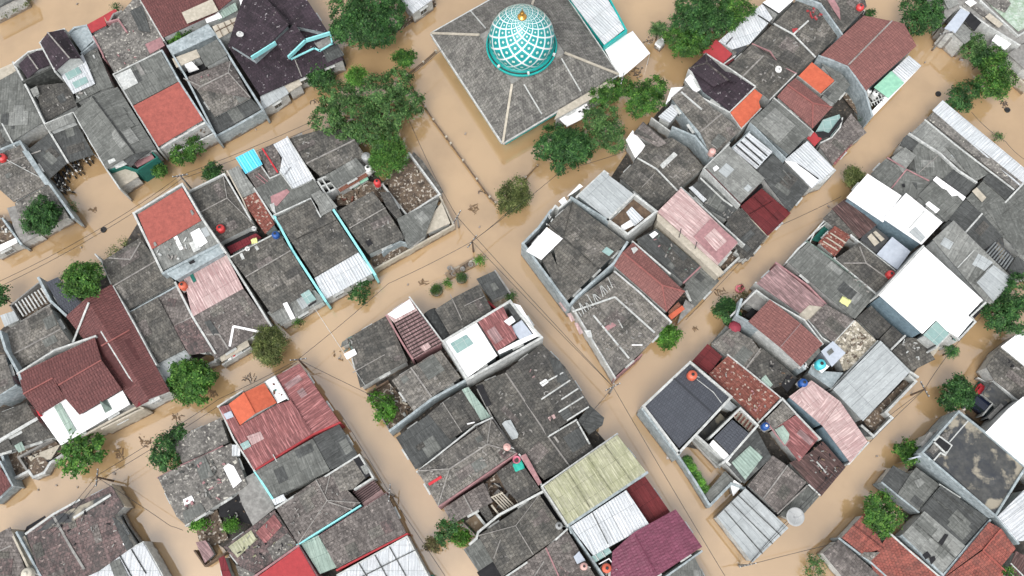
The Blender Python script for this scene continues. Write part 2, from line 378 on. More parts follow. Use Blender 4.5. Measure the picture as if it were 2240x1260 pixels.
def bm_fix(o):
    import bmesh
    b = bmesh.new(); b.from_mesh(o.data); bmesh.ops.recalc_face_normals(b, faces=b.faces); b.to_mesh(o.data); b.free()
def jz():
    CNT[0] += 1; return ((CNT[0] * 37) % 23) * .012
def S(mat, pts, z=3.6, pitch=None, wall='pw', name='roof', th=.10, body_=True, win=True, hz=None):
    """one plane roof; pts[0]->pts[1] is the eave; pitch > 0 rises away from it"""
    global LASTROOF
    if pitch is None: pitch = .05 + .05 * ((CNT[0] * 13) % 7) / 7
    z = z + jz(); a = P(*pts[0], z); b = P(*pts[1], z); _start(a)
    u = (b - a); u.z = 0; u.normalize(); nrm = Vector((-u.y, u.x, 0)); c = P(*pts[2], z)
    if (c - a).dot(nrm) < 0: nrm = -nrm
    V = []
    for i, p in enumerate(pts):
        q = P(*p, z)
        for _ in range(4):
            q = P(*p, z + pitch * (q - a).dot(nrm)) if i > 1 else q
        V.append(q)
    o = slab(name, [V], mat, [u], th); LASTROOF = o; FACES.append((ROOT, V))
    if body_: body(V, None, wall, win=win)
    return o
def G(mat, pts, z=3.8, rise=1.1, h=(0, 0), rp=None, wall='pw', cap='mv', gw=None, win=True, capw=.22, wb=True):
    """gable or hip roof on four corners a,b,c,d; ridge runs from the middle of ab to the middle of cd"""
    global LASTROOF
    rise *= 1.4; z = z + jz(); a, b, c, d = [P(*p, z) for p in pts]; _start(a)
    if rp:
        r1, r2 = P(*rp[0], z + rise), P(*rp[1], z + rise); rd = (r2 - r1); v1 = ((c + d) - (a + b)); v2 = ((d + a) - (b + c)); rd.z = v1.z = v2.z = 0
        if abs(rd.normalized().dot(v2.normalized())) > abs(rd.normalized().dot(v1.normalized())): a, b, c, d = b, c, d, a
        m1, m2 = (a + b) / 2, (c + d) / 2; ax = (m2 - m1); ax.z = 0
        if (r2 - r1).dot(ax) < 0: r1, r2 = r2, r1
        al = ax.length; ax.normalize()
        for (q, m_, sg) in ((r1, m1, 1), (r2, m2, -1)):
            if sg * (q - m_).dot(ax) < .16 * al: q.x, q.y = (q - ax * (q - m_).dot(ax)).xy
    else:
        m1, m2 = (a + b) / 2, (c + d) / 2; r1 = m1.lerp(m2, h[0]); r2 = m2.lerp(m1, h[1]); r1.z = r2.z = ZM(z + rise)
    u = (r2 - r1).normalized(); ux = (b - a).normalized()
    F = [[a, r1, r2, d], [b, c, r2, r1]]; U = [u, u]
    hip1 = h[0] > 0; hip2 = h[1] > 0
    if rp: hip1 = (r1 - m1).dot(ax) > .15 * al; hip2 = (m2 - r2).dot(ax) > .15 * al
    if hip1: F.append([a, b, r1]); U.append(ux)
    if hip2: F.append([c, d, r2]); U.append(ux)
    o = slab('roof', F, mat, U); LASTROOF = o
    for f in F: FACES.append((ROOT, f))
    if wb:
        sh = .16
        body([a, b, c, d], {'pts': [r1.lerp(r2, .02), r2.lerp(r1, .02)], 'faces': [(0, (0, 0), (0, 1), 3), (1, 2, (0, 1), (0, 0)), (0, 1, (0, 0)), (2, 3, (0, 1))]}, wall, win=win)
    if cap:
        m = MB(); e = Vector((0, 0, .06)); capw = capw * .75; m.bar(r1 + e, r2 + e, capw, .10)
        if hip1: m.bar(a + e, r1 + e, capw * .8, .10); m.bar(b + e, r1 + e, capw * .8, .10)
        if hip2: m.bar(c + e, r2 + e, capw * .8, .10); m.bar(d + e, r2 + e, capw * .8, .10)
        m.build('ridge_cap', cap, o)
    return o
def hit(px, py, own=False, default=None, _nr=False):
    C = Vector((0, 0, CH)); d = ray(px, py); best = None
    for rt, f in FACES:
        if own and rt is not ROOT: continue
        n = Vector((0, 0, 0))
        for i in range(1, len(f) - 1): n += (f[i] - f[0]).cross(f[i + 1] - f[0])
        if n.length < 1e-6: continue
        n.normalize(); dn = d.dot(n)
        if abs(dn) < 1e-5: continue
        k = (f[0] - C).dot(n) / dn; q = C + d * k
        ins = False; j = len(f) - 1
        for i in range(len(f)):
            if (f[i].y > q.y) != (f[j].y > q.y) and q.x < (f[j].x - f[i].x) * (q.y - f[i].y) / (f[j].y - f[i].y) + f[i].x: ins = not ins
            j = i
        if ins and (best is None or k < best[0]): best = (k, q)
    if best: return best[1]
    if own and not _nr:
        c = [hit(px + i, py + j, True, None, True) for i in (-4, 0, 4) for j in (-4, 0, 4)]; c = [q for q in c if q is not None]
        if c: return P0(px, py, max(q.z for q in c))
        zz = [p.z for rt, f in FACES if rt is ROOT for p in f]
        if zz and default is not None and default > 2.9: return P0(px, py, sum(zz) / len(zz))
    if _nr: return None
    return P(px, py, default if default is not None else 0)
def W(pts, z=4.2, wd=.22, mat='pw', name='parapet', base=GROUND, dz=0):
    """wall along a pixel polyline whose top is at height z"""
    z = z + jz() * .5 - (.28 if z > 3.3 else .1); wd = min(wd * .75, .27); m = MB(); Q = [P(*p, z) for p in pts]; _start(Q[0]); z = Q[0].z
    for i in range(len(Q) - 1):
        a, b = Q[i].copy(), Q[i + 1].copy(); d = (b - a).normalized() * wd * .5
        a -= d; b += d; s = d.normalized().cross(Vector((0, 0, 1))) * wd / 2
        zz = z - (i % 3) * .004
        vs = [(a + s), (a - s), (b - s), (b + s)]; vs = [Vector((v.x, v.y, zz)) for v in vs] + [Vector((v.x, v.y, base)) for v in vs]
        m.add(vs, [(0, 1, 2, 3), (0, 4, 5, 1), (1, 5, 6, 2), (2, 6, 7, 3), (3, 7, 4, 0), (7, 6, 5, 4)])
    return m.build(name, mat, ROOT)
def L(*lines, mat='mv', wd=.18, name='ridge_cap', z=None):
    """mortar lines lying on the roof of this house"""
    wd = wd * .72; o = None
    for ln in lines:
        m = MB()
        pl = []
        for i in range(len(ln) - 1):
            n = max(1, int(math.hypot(ln[i + 1][0] - ln[i][0], ln[i + 1][1] - ln[i][1]) / 24))
            pl += [(ln[i][0] + (ln[i + 1][0] - ln[i][0]) * k / n, ln[i][1] + (ln[i + 1][1] - ln[i][1]) * k / n) for k in range(n)]
        pl.append(ln[-1]); Q = [hit(*p, own=True, default=z or 3.8) + Vector((0, 0, .06)) for p in pl]
        for i in range(len(Q) - 1):
            n = max(1, int((Q[i + 1] - Q[i]).length / 2.0))
            for k in range(n): m.bar(Q[i].lerp(Q[i + 1], k / n), Q[i].lerp(Q[i + 1], (k + 1) / n), wd, .11)
        o = m.build(name, mat, LASTROOF or ROOT)
    return o
def PT(mat, pts, name='patch_sheet', up=.07, z=None):
    """a sheet lying on this house's roof"""
    Q = [hit(*p, own=True, default=z or 3.8) + Vector((0, 0, up + jz() * .2)) for p in pts]; _start(Q[0])
    u = (Q[1] - Q[0]); o = slab(name, [Q], mat, [u], .04); return o  # in black, the sheet paints the dark inside of a hole
def VOID(pts, z=0.6, mat='bk', name='shade_or_floor_sheet'):  # black sheets paint the shade in gaps; other materials are real floors
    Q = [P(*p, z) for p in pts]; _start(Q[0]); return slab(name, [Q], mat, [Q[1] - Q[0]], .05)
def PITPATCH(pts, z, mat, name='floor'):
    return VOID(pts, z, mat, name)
def arch(mat, pts, z, wd=.2): return W(pts, z, wd, mat)
def CL(pts, n, mats=('pw', 'cn', 'br', 'wd'), s=(.2, .7), name='debris', z=None, rt=None):
    """loose bits scattered inside a pixel polygon, on the roof"""
    mats = tuple({'pw': 'mv', 'wh': 'pw'}.get(k, k) for k in mats) if z is None else mats
    rnd = random.Random(int(pts[0][0] * 7 + pts[0][1])); xs = [p[0] for p in pts]; ys = [p[1] for p in pts]; ms = {k: MB() for k in mats}; c = 0
    n = int(n * .55)
    while c < n:
        x = rnd.uniform(min(xs), max(xs)); y = rnd.uniform(min(ys), max(ys)); ins = False; j = len(pts) - 1
        for i in range(len(pts)):
            if (pts[i][1] > y) != (pts[j][1] > y) and x < (pts[j][0] - pts[i][0]) * (y - pts[i][1]) / (pts[j][1] - pts[i][1]) + pts[i][0]: ins = not ins
            j = i
        if not ins: continue
        c += 1; q = P(x, y, z) if z is not None else hit(x, y, own=True, default=1.0)
        kk = .62; a, b = rnd.uniform(*s) * kk, rnd.uniform(s[0] * .5, s[0] * 1.4) * kk; hh = rnd.uniform(.05, .22)
        ms[rnd.choice(mats)].box(q + Vector((0, 0, hh / 2 + .02)), (a, b, hh), rnd.uniform(0, 3.14), rnd.uniform(-.2, .2))
    for k, m in ms.items():
        o = m.build(name, k, ROOT)
        if o: o['kind'] = 'stuff'

# ------------------------------------------------------------------ trees
def leaves(lobes, n_per_m2, size, mat, name, parent, seed, up=.55):
    rnd = random.Random(seed); vs = []; fs = []; n_per_m2 *= 2.5; size *= .80
    for (c, r, rz) in lobes:
        n = int(n_per_m2 * 4 * math.pi * r * r * .62)
        ncl = max(8, int(n / 26)); cl = []
        for _ in range(ncl):
            th = rnd.uniform(0, 2 * math.pi); zz = rnd.uniform(-.35, 1.0); q = math.sqrt(max(0, 1 - zz * zz)); rr = rnd.uniform(.72, 1.06)
            cl.append((Vector((q * math.cos(th), q * math.sin(th), zz)), rr))
        for i in range(n):
            d, rr = cl[rnd.randrange(ncl)]
            cr = rnd.uniform(.20, .44)
            p = Vector((c.x + d.x * r * rr, c.y + d.y * r * rr, c.z + d.z * rz * rr)) + Vector((rnd.gauss(0, 1), rnd.gauss(0, 1), rnd.gauss(0, .8))) * cr * .62
            nn = (d + Vector((rnd.uniform(-1, 1), rnd.uniform(-1, 1), rnd.uniform(0, 1.2))) * .8 + Vector((0, 0, up))).normalized()
            t = nn.cross(Vector((rnd.uniform(-1, 1), rnd.uniform(-1, 1), rnd.uniform(-1, 1))));
            if t.length < .05: continue
            t.normalize(); b = nn.cross(t); s = size * rnd.uniform(.6, 1.35); k = len(vs)
            vs += [p - t * s * .55, p - b * s * .26 + t * .05 * s, p + t * s * .55, p + b * s * .26 + t * .05 * s]; fs.append((k, k + 1, k + 2, k + 3))
    return mesh_obj(name, vs, fs, mat, parent)
SEED = [100]
def TREE(label, px, py, r, z=4.0, mat='lf_mid', lobes=None, size=.34, dens=30, name='tree', cat='tree', group='trees in the flooded streets', base=GROUND, squash=.75, trunk=True):
    """px,py,r crown centre and radius in photo pixels at height z; lobes = [(px,py,r,z)...] optional"""
    SEED[0] += 1; rnd = random.Random(SEED[0]); z = max(z, 1.0); c = P(px, py, z); k = (P(px + 10, py, z) - c).x / 10.0; R = r * k
    e = empty(name, label, cat, (c.x, c.y, max(0, base) if base < 0 else base), group)
    LB = []
    if lobes:
        for l in lobes:
            q = P(l[0], l[1], l[3] if len(l) > 3 else z); LB.append((q, l[2] * k, l[2] * k * squash))
    else:
        LB.append((c, R * .66, R * .6 * squash))
        for i in range(6 if R > 1.2 else 4):
            a = i * 2 * math.pi / 6 + rnd.uniform(-.4, .4); rr = R * rnd.uniform(.42, .60)
            q = c + Vector((math.cos(a) * rr, math.sin(a) * rr, rnd.uniform(-.35, .30) * R)); LB.append((q, R * rnd.uniform(.36, .52), R * rnd.uniform(.32, .46)))
    o = leaves(LB, dens, size, mat, 'crown', e, SEED[0])
    if trunk:
        m = MB(); b = Vector((c.x, c.y, base)); top = Vector((c.x, c.y, c.z - .2)); m.tube([b, b.lerp(top, .5) + Vector((.08, .05, 0)), top], max(.07, R * .075), 7, max(.04, R * .035))
        for (q, lr, lz) in LB[1:]:
            s = b.lerp(top, .55); m.tube([s, s.lerp(q, .6) + Vector((0, 0, .2)), q], max(.035, R * .03), 5, .02)
        m.build('trunk', 'bark', e)
    return e
def PALM(label, px, py, r, z=3.5, n=14, mat='lf_dark', droop=.5, wd=.22, base=GROUND, group='trees in the flooded streets', name='palm_tree', cat='palm'):
    SEED[0] += 1; rnd = random.Random(SEED[0]); c = P(px, py, z); k = (P(px + 10, py, z) - c).x / 10; R = r * k
    e = empty(name, label, cat, (c.x, c.y, 0), group); vs = []; fs = []
    for i in range(n):
        a = i * 2 * math.pi / n + rnd.uniform(-.2, .2); Rr = R * rnd.uniform(.75, 1.1); prev = None
        pts = [c + Vector((math.cos(a) * Rr * t, math.sin(a) * Rr * t, .5 * math.sin(t * 2.0) - droop * t * t)) for t in [j / 7 for j in range(8)]]
        sd = Vector((-math.sin(a), math.cos(a), 0))
        for j in range(1, 8):
            wj = wd * math.sin(math.pi * min(1, j / 8 + .12)) * 2.2
            for sg in (-1, 1):
                q = pts[j]; tip = q + sd * sg * wj + (pts[j] - pts[j - 1]) * .6 - Vector((0, 0, .12)); kk = len(vs)
                vs += [pts[j - 1], q, tip]; fs.append((kk, kk + 1, kk + 2))
    mesh_obj('crown', vs, fs, mat, e)
    m = MB(); m.tube([Vector((c.x, c.y, base)), Vector((c.x + .05, c.y, c.z))], .13, 7, .09); m.build('trunk', 'bark', e)
    return e

# ------------------------------------------------------------------ small things
def TANK(label, px, py, mat='plred', r=.5, h=1.1, lid='black', hole=True, z=None, stand=True, dome=True):
    q = hit(px, py, default=z if z is not None else 3.5) if z is None else P(px, py, z)
    top = q.z + .75; c = P0(px, py, top); bz = top - h
    e = empty('water_tank', label, 'water tank', (c.x, c.y, bz), 'rooftop water tanks')
    m = MB(); pr = [(r * .96, 0), (r, .05)]
    for i in range(4): y = .1 + i * (h * .62) / 4; pr += [(r, y), (r * .965, y + .04), (r * .965, y + .08), (r, y + .12)]
    pr += [(r, h * .74), (r * .93, h * .82), (r * .62, h * .93), (r * .36, h * .97), (r * .36, h)]
    m.lathe((c.x, c.y, bz), pr, 22); m.build('tank_body', mat, e, True)
    m = MB(); m.lathe((c.x, c.y, bz + h), [(r * .33, 0), (r * .33, .06), (r * .22, .10)], 16); m.build('lid', lid, e)
    m = MB()
    for a in range(4): m.box((c.x + math.cos(a * 1.57 + .8) * r * .8, c.y + math.sin(a * 1.57 + .8) * r * .8, bz - .45), (.09, .09, .9))
    m.box((c.x, c.y, bz - .04), (r * 2.1, r * 2.1, .07), .8); m.build('stand', 'cn', e)
    m = MB(); m.tube([(c.x + r, c.y, bz + .15), (c.x + r + .35, c.y - .1, bz + .1), (c.x + r + .4, c.y - .1, bz - .7)], .03, 6); m.build('pipe', 'plwhite', e)
    return e
def DISH(label, px, py, r=.45, mat='plwhite', tilt=(.5, .3), up=.9):
    q = hit(px, py, default=3.5); c = P0(px, py, q.z + up)
    e = empty('satellite_dish', label, 'satellite dish', (c.x, c.y, q.z), 'satellite dishes on roofs')
    M = Matrix.Rotation(tilt[1], 3, 'Z') @ Matrix.Rotation(tilt[0], 3, 'X'); vs = []; fs = []; n = 24; R = [0.02, .25, .5, .75, 1]
    for i, t in enumerate(R):
        for k in range(n): a = 2 * math.pi * k / n; vs.append(c + M @ Vector((r * t * math.cos(a), r * t * math.sin(a), r * .28 * t * t)))
    m0 = len(vs)
    for i in range(len(R) - 1):
        for k in range(n): fs.append((i * n + k, i * n + (k + 1) % n, (i + 1) * n + (k + 1) % n, (i + 1) * n + k))
    o = mesh_obj('reflector', vs, fs, mat, e, None, True); md = o.modifiers.new('t', 'SOLIDIFY'); md.thickness = .02
    m = MB(); f = c + M @ Vector((0, 0, r * .9))
    for k in range(3): a = k * 2.1; m.tube([c + M @ Vector((r * .95 * math.cos(a), r * .95 * math.sin(a), r * .26)), f], .015, 5)
    m.box(f, (.12, .12, .14)); m.build('feed_arm', 'steel', e)
    m = MB(); m.tube([(c.x, c.y, q.z - .1), c], .04, 6); m.build('mast', 'steel', e)
    return e
def POLE(label, px, py, h=6.0, arms=1, ang=0.3, r=.11, mat='cn', base_px=None):
    """utility pole; px,py = its top in the photo"""
    t = P(px, py, h); h = t.z + .2; e = empty('utility_pole', label, 'utility pole', (t.x, t.y, 0), 'utility poles along the lanes')
    m = MB(); m.tube([(t.x, t.y, GROUND), (t.x, t.y, h)], r * 1.25, 8, r * .8); m.build('pole', 'wd' if mat == 'wd' else mat, e)
    for k in range(arms):
        m = MB(); z = h - .25 - k * .6; d = Vector((math.cos(ang), math.sin(ang), 0)); c = Vector((t.x, t.y, z)); m.bar(c - d * .95, c + d * .95, .10, .12); m.build('crossarm', 'mt', e)
        m = MB()
        for s in (-.85, -.35, .35, .85): m.lathe(c + d * s + Vector((0, 0, .05)), [(.05, 0), (.07, .06), (.04, .10), (.06, .15), (.02, .2)], 8)
        m.build('insulator', 'pw', e)
    return e
def WIRE(label, pts, r=.028, mat='black', sag=.35):
    """pts = (px,py,z) along the cable"""
    Q = [P(*p) for p in pts]; L_ = []
    for i in range(len(Q) - 1):
        n = 8
        for k in range(n + (1 if i == len(Q) - 2 else 0)):
            t = k / n; q = Q[i].lerp(Q[i + 1], t); q.z -= sag * 4 * t * (1 - t); L_.append(q)
    m = MB(); m.tube(L_, r, 5); o = m.build('power_cable', mat, None, False, Q[0]); tag(o, label, 'cable', 'cables strung over the lanes'); return o

# ================================================================== THE SETTING
def structure(name, vs, fs, mat, kind='structure'):
    o = mesh_obj(name, vs, fs, mat); o['kind'] = kind; return o
structure('ground', [(-3000, -3000, -1.35), (3000, -3000, -1.35), (3000, 3000, -1.35), (-3000, 3000, -1.35)], [(0, 1, 2, 3)], 'so')
structure('flood_water', [(-3000, -3000, 0), (3000, -3000, 0), (3000, 3000, 0), (-3000, 3000, 0)], [(0, 1, 2, 3)], WATER)

YG = [[(-20, 200), (100, 135), (290, 35), (660, 10), (728, 120), (570, 220), (350, 312), (250, 355), (210, 330), (160, 270), (60, 330), (-20, 300)],
      [(-20, 740), (90, 645), (230, 605), (300, 490), (420, 425), (620, 325), (765, 300), (835, 395), (950, 440), (945, 475), (815, 565), (705, 640), (600, 685), (480, 760), (360, 830), (290, 870), (120, 955), (-20, 1020)],
      [(360, 1045), (500, 905), (650, 820), (728, 930), (800, 1060), (870, 1170), (910, 1262), (560, 1300), (490, 1200), (410, 1140)],
      [(775, 750), (990, 665), (1060, 655), (1165, 750), (1285, 920), (1390, 1040), (1510, 1195), (1530, 1300), (1110, 1300), (1060, 1190), (975, 1105), (885, 965), (865, 925)],
      [(1170, 550), (1265, 450), (1335, 390), (1400, 290), (1475, 205), (1560, 125), (1700, 5), (1870, 5), (1970, 100), (1900, 230), (1875, 290), (1795, 380), (1630, 555), (1480, 685), (1350, 805), (1250, 670)],
      [(1430, 890), (1560, 765), (1650, 650), (1775, 530), (1860, 430), (1990, 300), (2045, 250), (2235, 405), (2255, 600), (2130, 690), (2030, 775), (1860, 1000), (1755, 1105), (1640, 1055), (1600, 1000), (1490, 975)],
      [(2010, 995), (2110, 910), (2180, 800), (2240, 745), (2300, 740), (2300, 1300), (2080, 1245), (1980, 1150), (1965, 1060)]]
for p_ in YG:
    structure('yard_gap_dark_slab', [P(x, y, .05) for x, y in p_], [tuple(range(len(p_)))], 'yg')  # slabs added under the blocks so gaps between houses go dark

# ================================================================== MOSQUE
House('grey shingled mosque with a teal and white lattice onion dome on its hipped roof', 'mosque', 'mosque', None)
O = [P0(943, 73, 3.0), P0(1100, 313, 3.0), P0(1353, 163, 3.0), P0(1196, -70, 3.0)]
I = [P0(1049, 77, 6.4), P0(1120, 184, 6.4), P0(1235, 116, 6.4), P0(1164, 10, 6.4)]
_start(O[0])
fc = [[O[i], O[(i + 1) % 4], I[(i + 1) % 4], I[i]] for i in range(4)]
slab('roof', fc, 'tg', [O[(i + 1) % 4] - O[i] for i in range(4)], .15)
rf = [c for c in COL.objects if c.name.startswith('roof')][-1]; LASTROOF = rf
for f in fc: FACES.append((ROOT, f))
slab('roof_platform', [[I[i] + Vector((0, 0, .06)) for i in range(4)]], 'cn', [I[1] - I[0]], .3)
body(O, None, 'te', d=.9)
m = MB()
for i in range(4): m.bar(O[i] + Vector((0, 0, .08)), I[i] + Vector((0, 0, .08)), .28, .14)
m.build('ridge_cap', 'be', rf)
L([(1030, 25), (1062, 62)], [(1137, 170), (1185, 250)], [(1228, 128), (1270, 200)], wd=.2, mat='pw')
def edge_band(a, b, z0, z1, mat, name, w=.3):
    m = MB(); m.bar(Vector((a.x, a.y, (z0 + z1) / 2)), Vector((b.x, b.y, (z0 + z1) / 2)), w, z1 - z0); return m.build(name, mat, ROOT)
for i in (0, 1, 2, 3):
    a, b = O[i], O[(i + 1) % 4]; edge_band(a, b, 2.78, 3.0, 'pw', 'gutter', .32)
    edge_band(a.lerp(b, .02), b.lerp(a, .02), 2.35, 2.76, 'te' if i == 1 else 'pw', 'fascia', .24)
# dome
dc = P0(1141, 99, 6.9); R0 = 3.98
prof = []
HT = 5.7
for i in range(41):
    t = i / 40
    z = HT * t
    r = R0 * (0.93 + .07 * math.sin(min(1, t / .28) * math.pi / 2)) if t < .28 else R0 * math.cos(((t - .28) / .72) * math.pi / 2) ** .60
    prof.append((max(r, .05), z))
q = 0; qs = [0]
for i in range(1, len(prof)):
    ds = math.hypot(prof[i][0] - prof[i - 1][0], prof[i][1] - prof[i - 1][1]); q += ds / ((prof[i][0] + prof[i - 1][0]) / 2); qs.append(q)
vs = []; fs = []; uvs = []; n = 72
for r, z in prof:
    for k in range(n): a = 2 * math.pi * k / n; vs.append(dc + Vector((r * math.cos(a), r * math.sin(a), z + .25)))
for i in range(len(prof) - 1):
    for k in range(n):
        fs.append((i * n + k, i * n + (k + 1) % n, (i + 1) * n + (k + 1) % n, (i + 1) * n + k))
        uvs += [(k / n, qs[i] / 6.28318), ((k + 1) / n, qs[i] / 6.28318), ((k + 1) / n, qs[i + 1] / 6.28318), (k / n, qs[i + 1] / 6.28318)]
def dome_mat():
    m = bpy.data.materials.new('dome_lattice'); m.use_nodes = True; t = m.node_tree; N = t.nodes; K = t.links.new; b = N['Principled BSDF']
    uv = N.new('ShaderNodeUVMap'); sp = N.new('ShaderNodeSeparateXYZ'); K(uv.outputs[0], sp.inputs[0])
    def M(op, a, bb=None):
        x = N.new('ShaderNodeMath'); x.operation = op
        for i, v in enumerate((a, bb)):
            if v is None: continue
            if isinstance(v, (int, float)): x.inputs[i].default_value = v
            else: K(v, x.inputs[i])
        return x.outputs[0]
    ds = []
    for s in ('ADD', 'SUBTRACT'):
        f = M('FRACT', M('ADD', M('MULTIPLY', M(s, sp.outputs[0], sp.outputs[1]), 12.0), 40.0)); ds.append(M('SUBTRACT', .5, M('ABSOLUTE', M('SUBTRACT', f, .5))))
    dm = M('MINIMUM', ds[0], ds[1]); dmx = M('MINIMUM', M('SUBTRACT', .5, ds[0]), M('SUBTRACT', .5, ds[1])); c = M('ADD', M('SUBTRACT', .5, ds[0]), M('SUBTRACT', .5, ds[1]))
    def mix(fac, a, bb):
        x = N.new('ShaderNodeMix'); x.data_type = 'RGBA'; K(fac, x.inputs[0])
        for s, v in ((6, a), (7, bb)):
            if isinstance(v, tuple): x.inputs[s].default_value = (*v, 1)
            else: K(v, x.inputs[s])
        return x.outputs[2]
    teal = mix(M('GREATER_THAN', dm, .21), (.016, .30, .30), (.008, .22, .23))
    col = mix(M('LESS_THAN', c, .17), teal, (.55, .62, .55))
    col = mix(M('LESS_THAN', dm, .078), col, (.70, .72, .72))
    K(col, b.inputs['Base Color']); b.inputs['Roughness'].default_value = .28
    bp = N.new('ShaderNodeBump'); bp.inputs['Strength'].default_value = .6; bp.inputs['Distance'].default_value = .05; K(M('LESS_THAN', dm, .078), bp.inputs['Height']); K(bp.outputs[0], b.inputs['Normal'])
    return m
dome = mesh_obj('dome', vs, fs, dome_mat(), ROOT, uvs, True)
m = MB(); m.lathe(dc, [(3.7, -.9), (3.95, -.5), (4.35, -.25), (4.42, .02), (4.36, .18), (4.22, .12), (4.15, .05), (3.6, .05), (3.55, .4), (3.3, .4)], 64); m.build('dome_base_ring', 'te', dome, True)
m = MB(); m.lathe(dc, [(4.12, .10), (4.20, .16), (4.20, .24), (4.12, .28)], 64, False); m.build('ring_light_strip', 'black', dome, True)
m = MB(); tp = dc + Vector((0, 0, HT + .22)); m.lathe(tp, [(.62, -.12), (.45, .02), (.16, .12), (.08, .3), (.22, .45), (.28, .6), (.18, .78), (.06, .9), (.12, 1.02), (.04, 1.15), (.02, 1.6)], 18)
m.build('finial', 'gold', dome, True)
m = MB()
for a in (4.0, 4.9, 5.9): m.box(dc + Vector((math.cos(a) * 4.3, math.sin(a) * 4.3, .42)), (.3, .25, .35), a)
m.build('spotlight', 'plwhite', dome)
# annex of the mosque
S('ws', [(1322, 98), (1368, 62), (1318, -20), (1240, -12)][::1], 5.2, .05, 'te')
W([(1322, 101), (1370, 66), (1335, 0), (1322, -20)], 5.9, .3, 'te', base=3)
S('be', [(1212, 262), (1345, 188), (1338, 172), (1222, 240)], 4.6, .02, 'pw')
e = empty('canopy_tent', 'white square canopy tent with a low peak beside the mosque roof', 'tent', P(1370, 118, 0))
ca = [P(1320, 102, 4.0), P(1384, 68, 4.0), P(1422, 116, 4.0), P(1357, 172, 4.0)]; ap = P(1371, 105, 5.4)
slab('canopy', [[ca[i], ca[(i + 1) % 4], ap] for i in range(4)], 'wh', [ca[(i + 1) % 4] - ca[i] for i in range(4)], .06, e)
for c in ca:
    m = MB(); m.tube([(c.x, c.y, GROUND), (c.x, c.y, c.z)], .05, 8); m.build('leg', 'steel', e)
e = empty('awning', 'white fabric awning with dark lettering marks hanging off the mosque eave', 'awning', P(1250, 250, 0))
ca = [P(1219, 256, 3.6), P(1281, 221, 3.6), P(1292, 244, 3.2), P(1270, 262, 3.1), P(1240, 277, 3.2), P(1231, 268, 3.25)]
slab('canopy', [ca], 'wh', [ca[1] - ca[0]], .05, e)
m = MB()
for x, y in ((1268, 244), (1277, 240), (1283, 234)): m.box(P(x, y, 3.52), (.35, .22, .03), .5)
m.build('print_mark', 'black', e)
for c in (ca[2], ca[4]):
    m = MB(); m.tube([(c.x, c.y, GROUND), (c.x, c.y, c.z)], .05, 8); m.build('leg', 'steel', e)

# ================================================================== TOP LEFT BLOCK
House('long grey green sheet roofed house at the left picture edge', group='grey sheet roofed houses')
S('am', [(-60, 315), (27, 309), (93, 268), (36, 155), (0, 175), (-60, 200)], 4.0, .07)
S('be', [(-40, 195), (0, 176), (35, 155), (27, 138), (0, 150), (-40, 165)], 4.2, .02)
S('ad', [(-50, 355), (28, 318), (4, 272), (-50, 270)], 3.9, .05)
W([(3, 268), (30, 318)], 4.6); W([(28, 136), (60, 195), (97, 270)], 4.9, .3)
House('small house with a purple tiled gable roof behind a scalloped wall')
G('tp', [(40, 142), (90, 107), (115, 140), (60, 172)], 5.2, .5)
W([(50, 178), (117, 146)], 5.6, .9, 'am'); W([(30, 139), (62, 113), (92, 106)], 5.9, .25)
S('tc', [(96, 268), (168, 230), (148, 180), (78, 188)], 3.6, .08); S('ag', [(74, 212), (86, 205), (80, 188), (66, 195)], 4.6)
CL([(85, 195), (150, 185), (165, 225), (98, 262)], 14, ('pw', 'cn'))
House('tall house with a dark purple gable roof and white verges near the top left lane')
G('tp', [(88, 93), (139, 64), (177, 127), (121, 155)], 6.4, 1.0, rp=[(107, 76), (155, 132)])
W([(121, 157), (87, 93), (106, 73), (140, 63)], 6.75, .28)
S('ws', [(160, 205), (208, 183), (181, 118), (128, 157)], 4.0, .05); PT('gt', [(142, 162), (172, 147), (180, 160), (150, 176)]); PT('gt', [(158, 182), (188, 168), (194, 180), (166, 194)])
House('pale blue house with an arched front parapet beside the purple gable')
S('pb', [(178, 113), (206, 86), (190, 56), (150, 72)], 3.8, .04); W([(150, 72), (162, 60), (188, 55), (207, 92), (178, 116)], 4.5, .28, 'pb')
S('am', [(165, 226), (218, 198), (247, 190), (212, 105), (180, 120)], 3.7, .05); CL([(182, 122), (212, 110), (242, 185), (170, 222)], 22, ('wh', 'pw'), (.3, 1.0))
House('crumbling house with a mossy concrete roof slab and small red roofs at the top lane')
S('mo', [(250, 160), (350, 110), (358, 84), (312, 10), (298, -10), (236, 62), (202, 78), (225, 115)], 4.2, .01, 'pp')
S('cr', [(200, 72), (233, 55), (226, 34), (190, 54)], 4.0, .06); S('cr', [(226, 34), (236, 50), (256, 22), (250, 20)], 4.1)
PT('pp', [(318, 98), (352, 82), (361, 100), (329, 119)]); W([(204, 80), (224, 118), (226, 125)], 4.9, .25, 'pp'); W([(234, 48), (258, 42), (276, 68)], 5.0, .3, 'pp')
W([(240, 45), (248, 30), (265, 24)], 4.8, .25, 'cn'); W([(301, -10), (358, 88)], 4.9, .25); PT('ad', [(285, 25), (312, 12), (330, 72), (305, 68)])
CL([(235, 70), (300, 60), (340, 110), (260, 150)], 30, ('pw', 'cn', 'pp'))
House('house with a painted terracotta red roof half and a grey sheet half by the lane')
S('tr', [(345, 321), (444, 262), (391, 179), (291, 232)], 4.6, .04); S('am', [(290, 230), (390, 178), (352, 113), (249, 163)], 4.5, .05)
PT('pw', [(252, 166), (286, 150), (303, 182), (272, 198)]); PT('cn', [(296, 142), (304, 138), (318, 162), (310, 166)])
W([(248, 162), (290, 232), (347, 326)], 5.1, .25); W([(248, 162), (354, 110)], 5.0, .25); W([(354, 110), (392, 178), (448, 264), (470, 293)], 5.1, .3, 'pb')
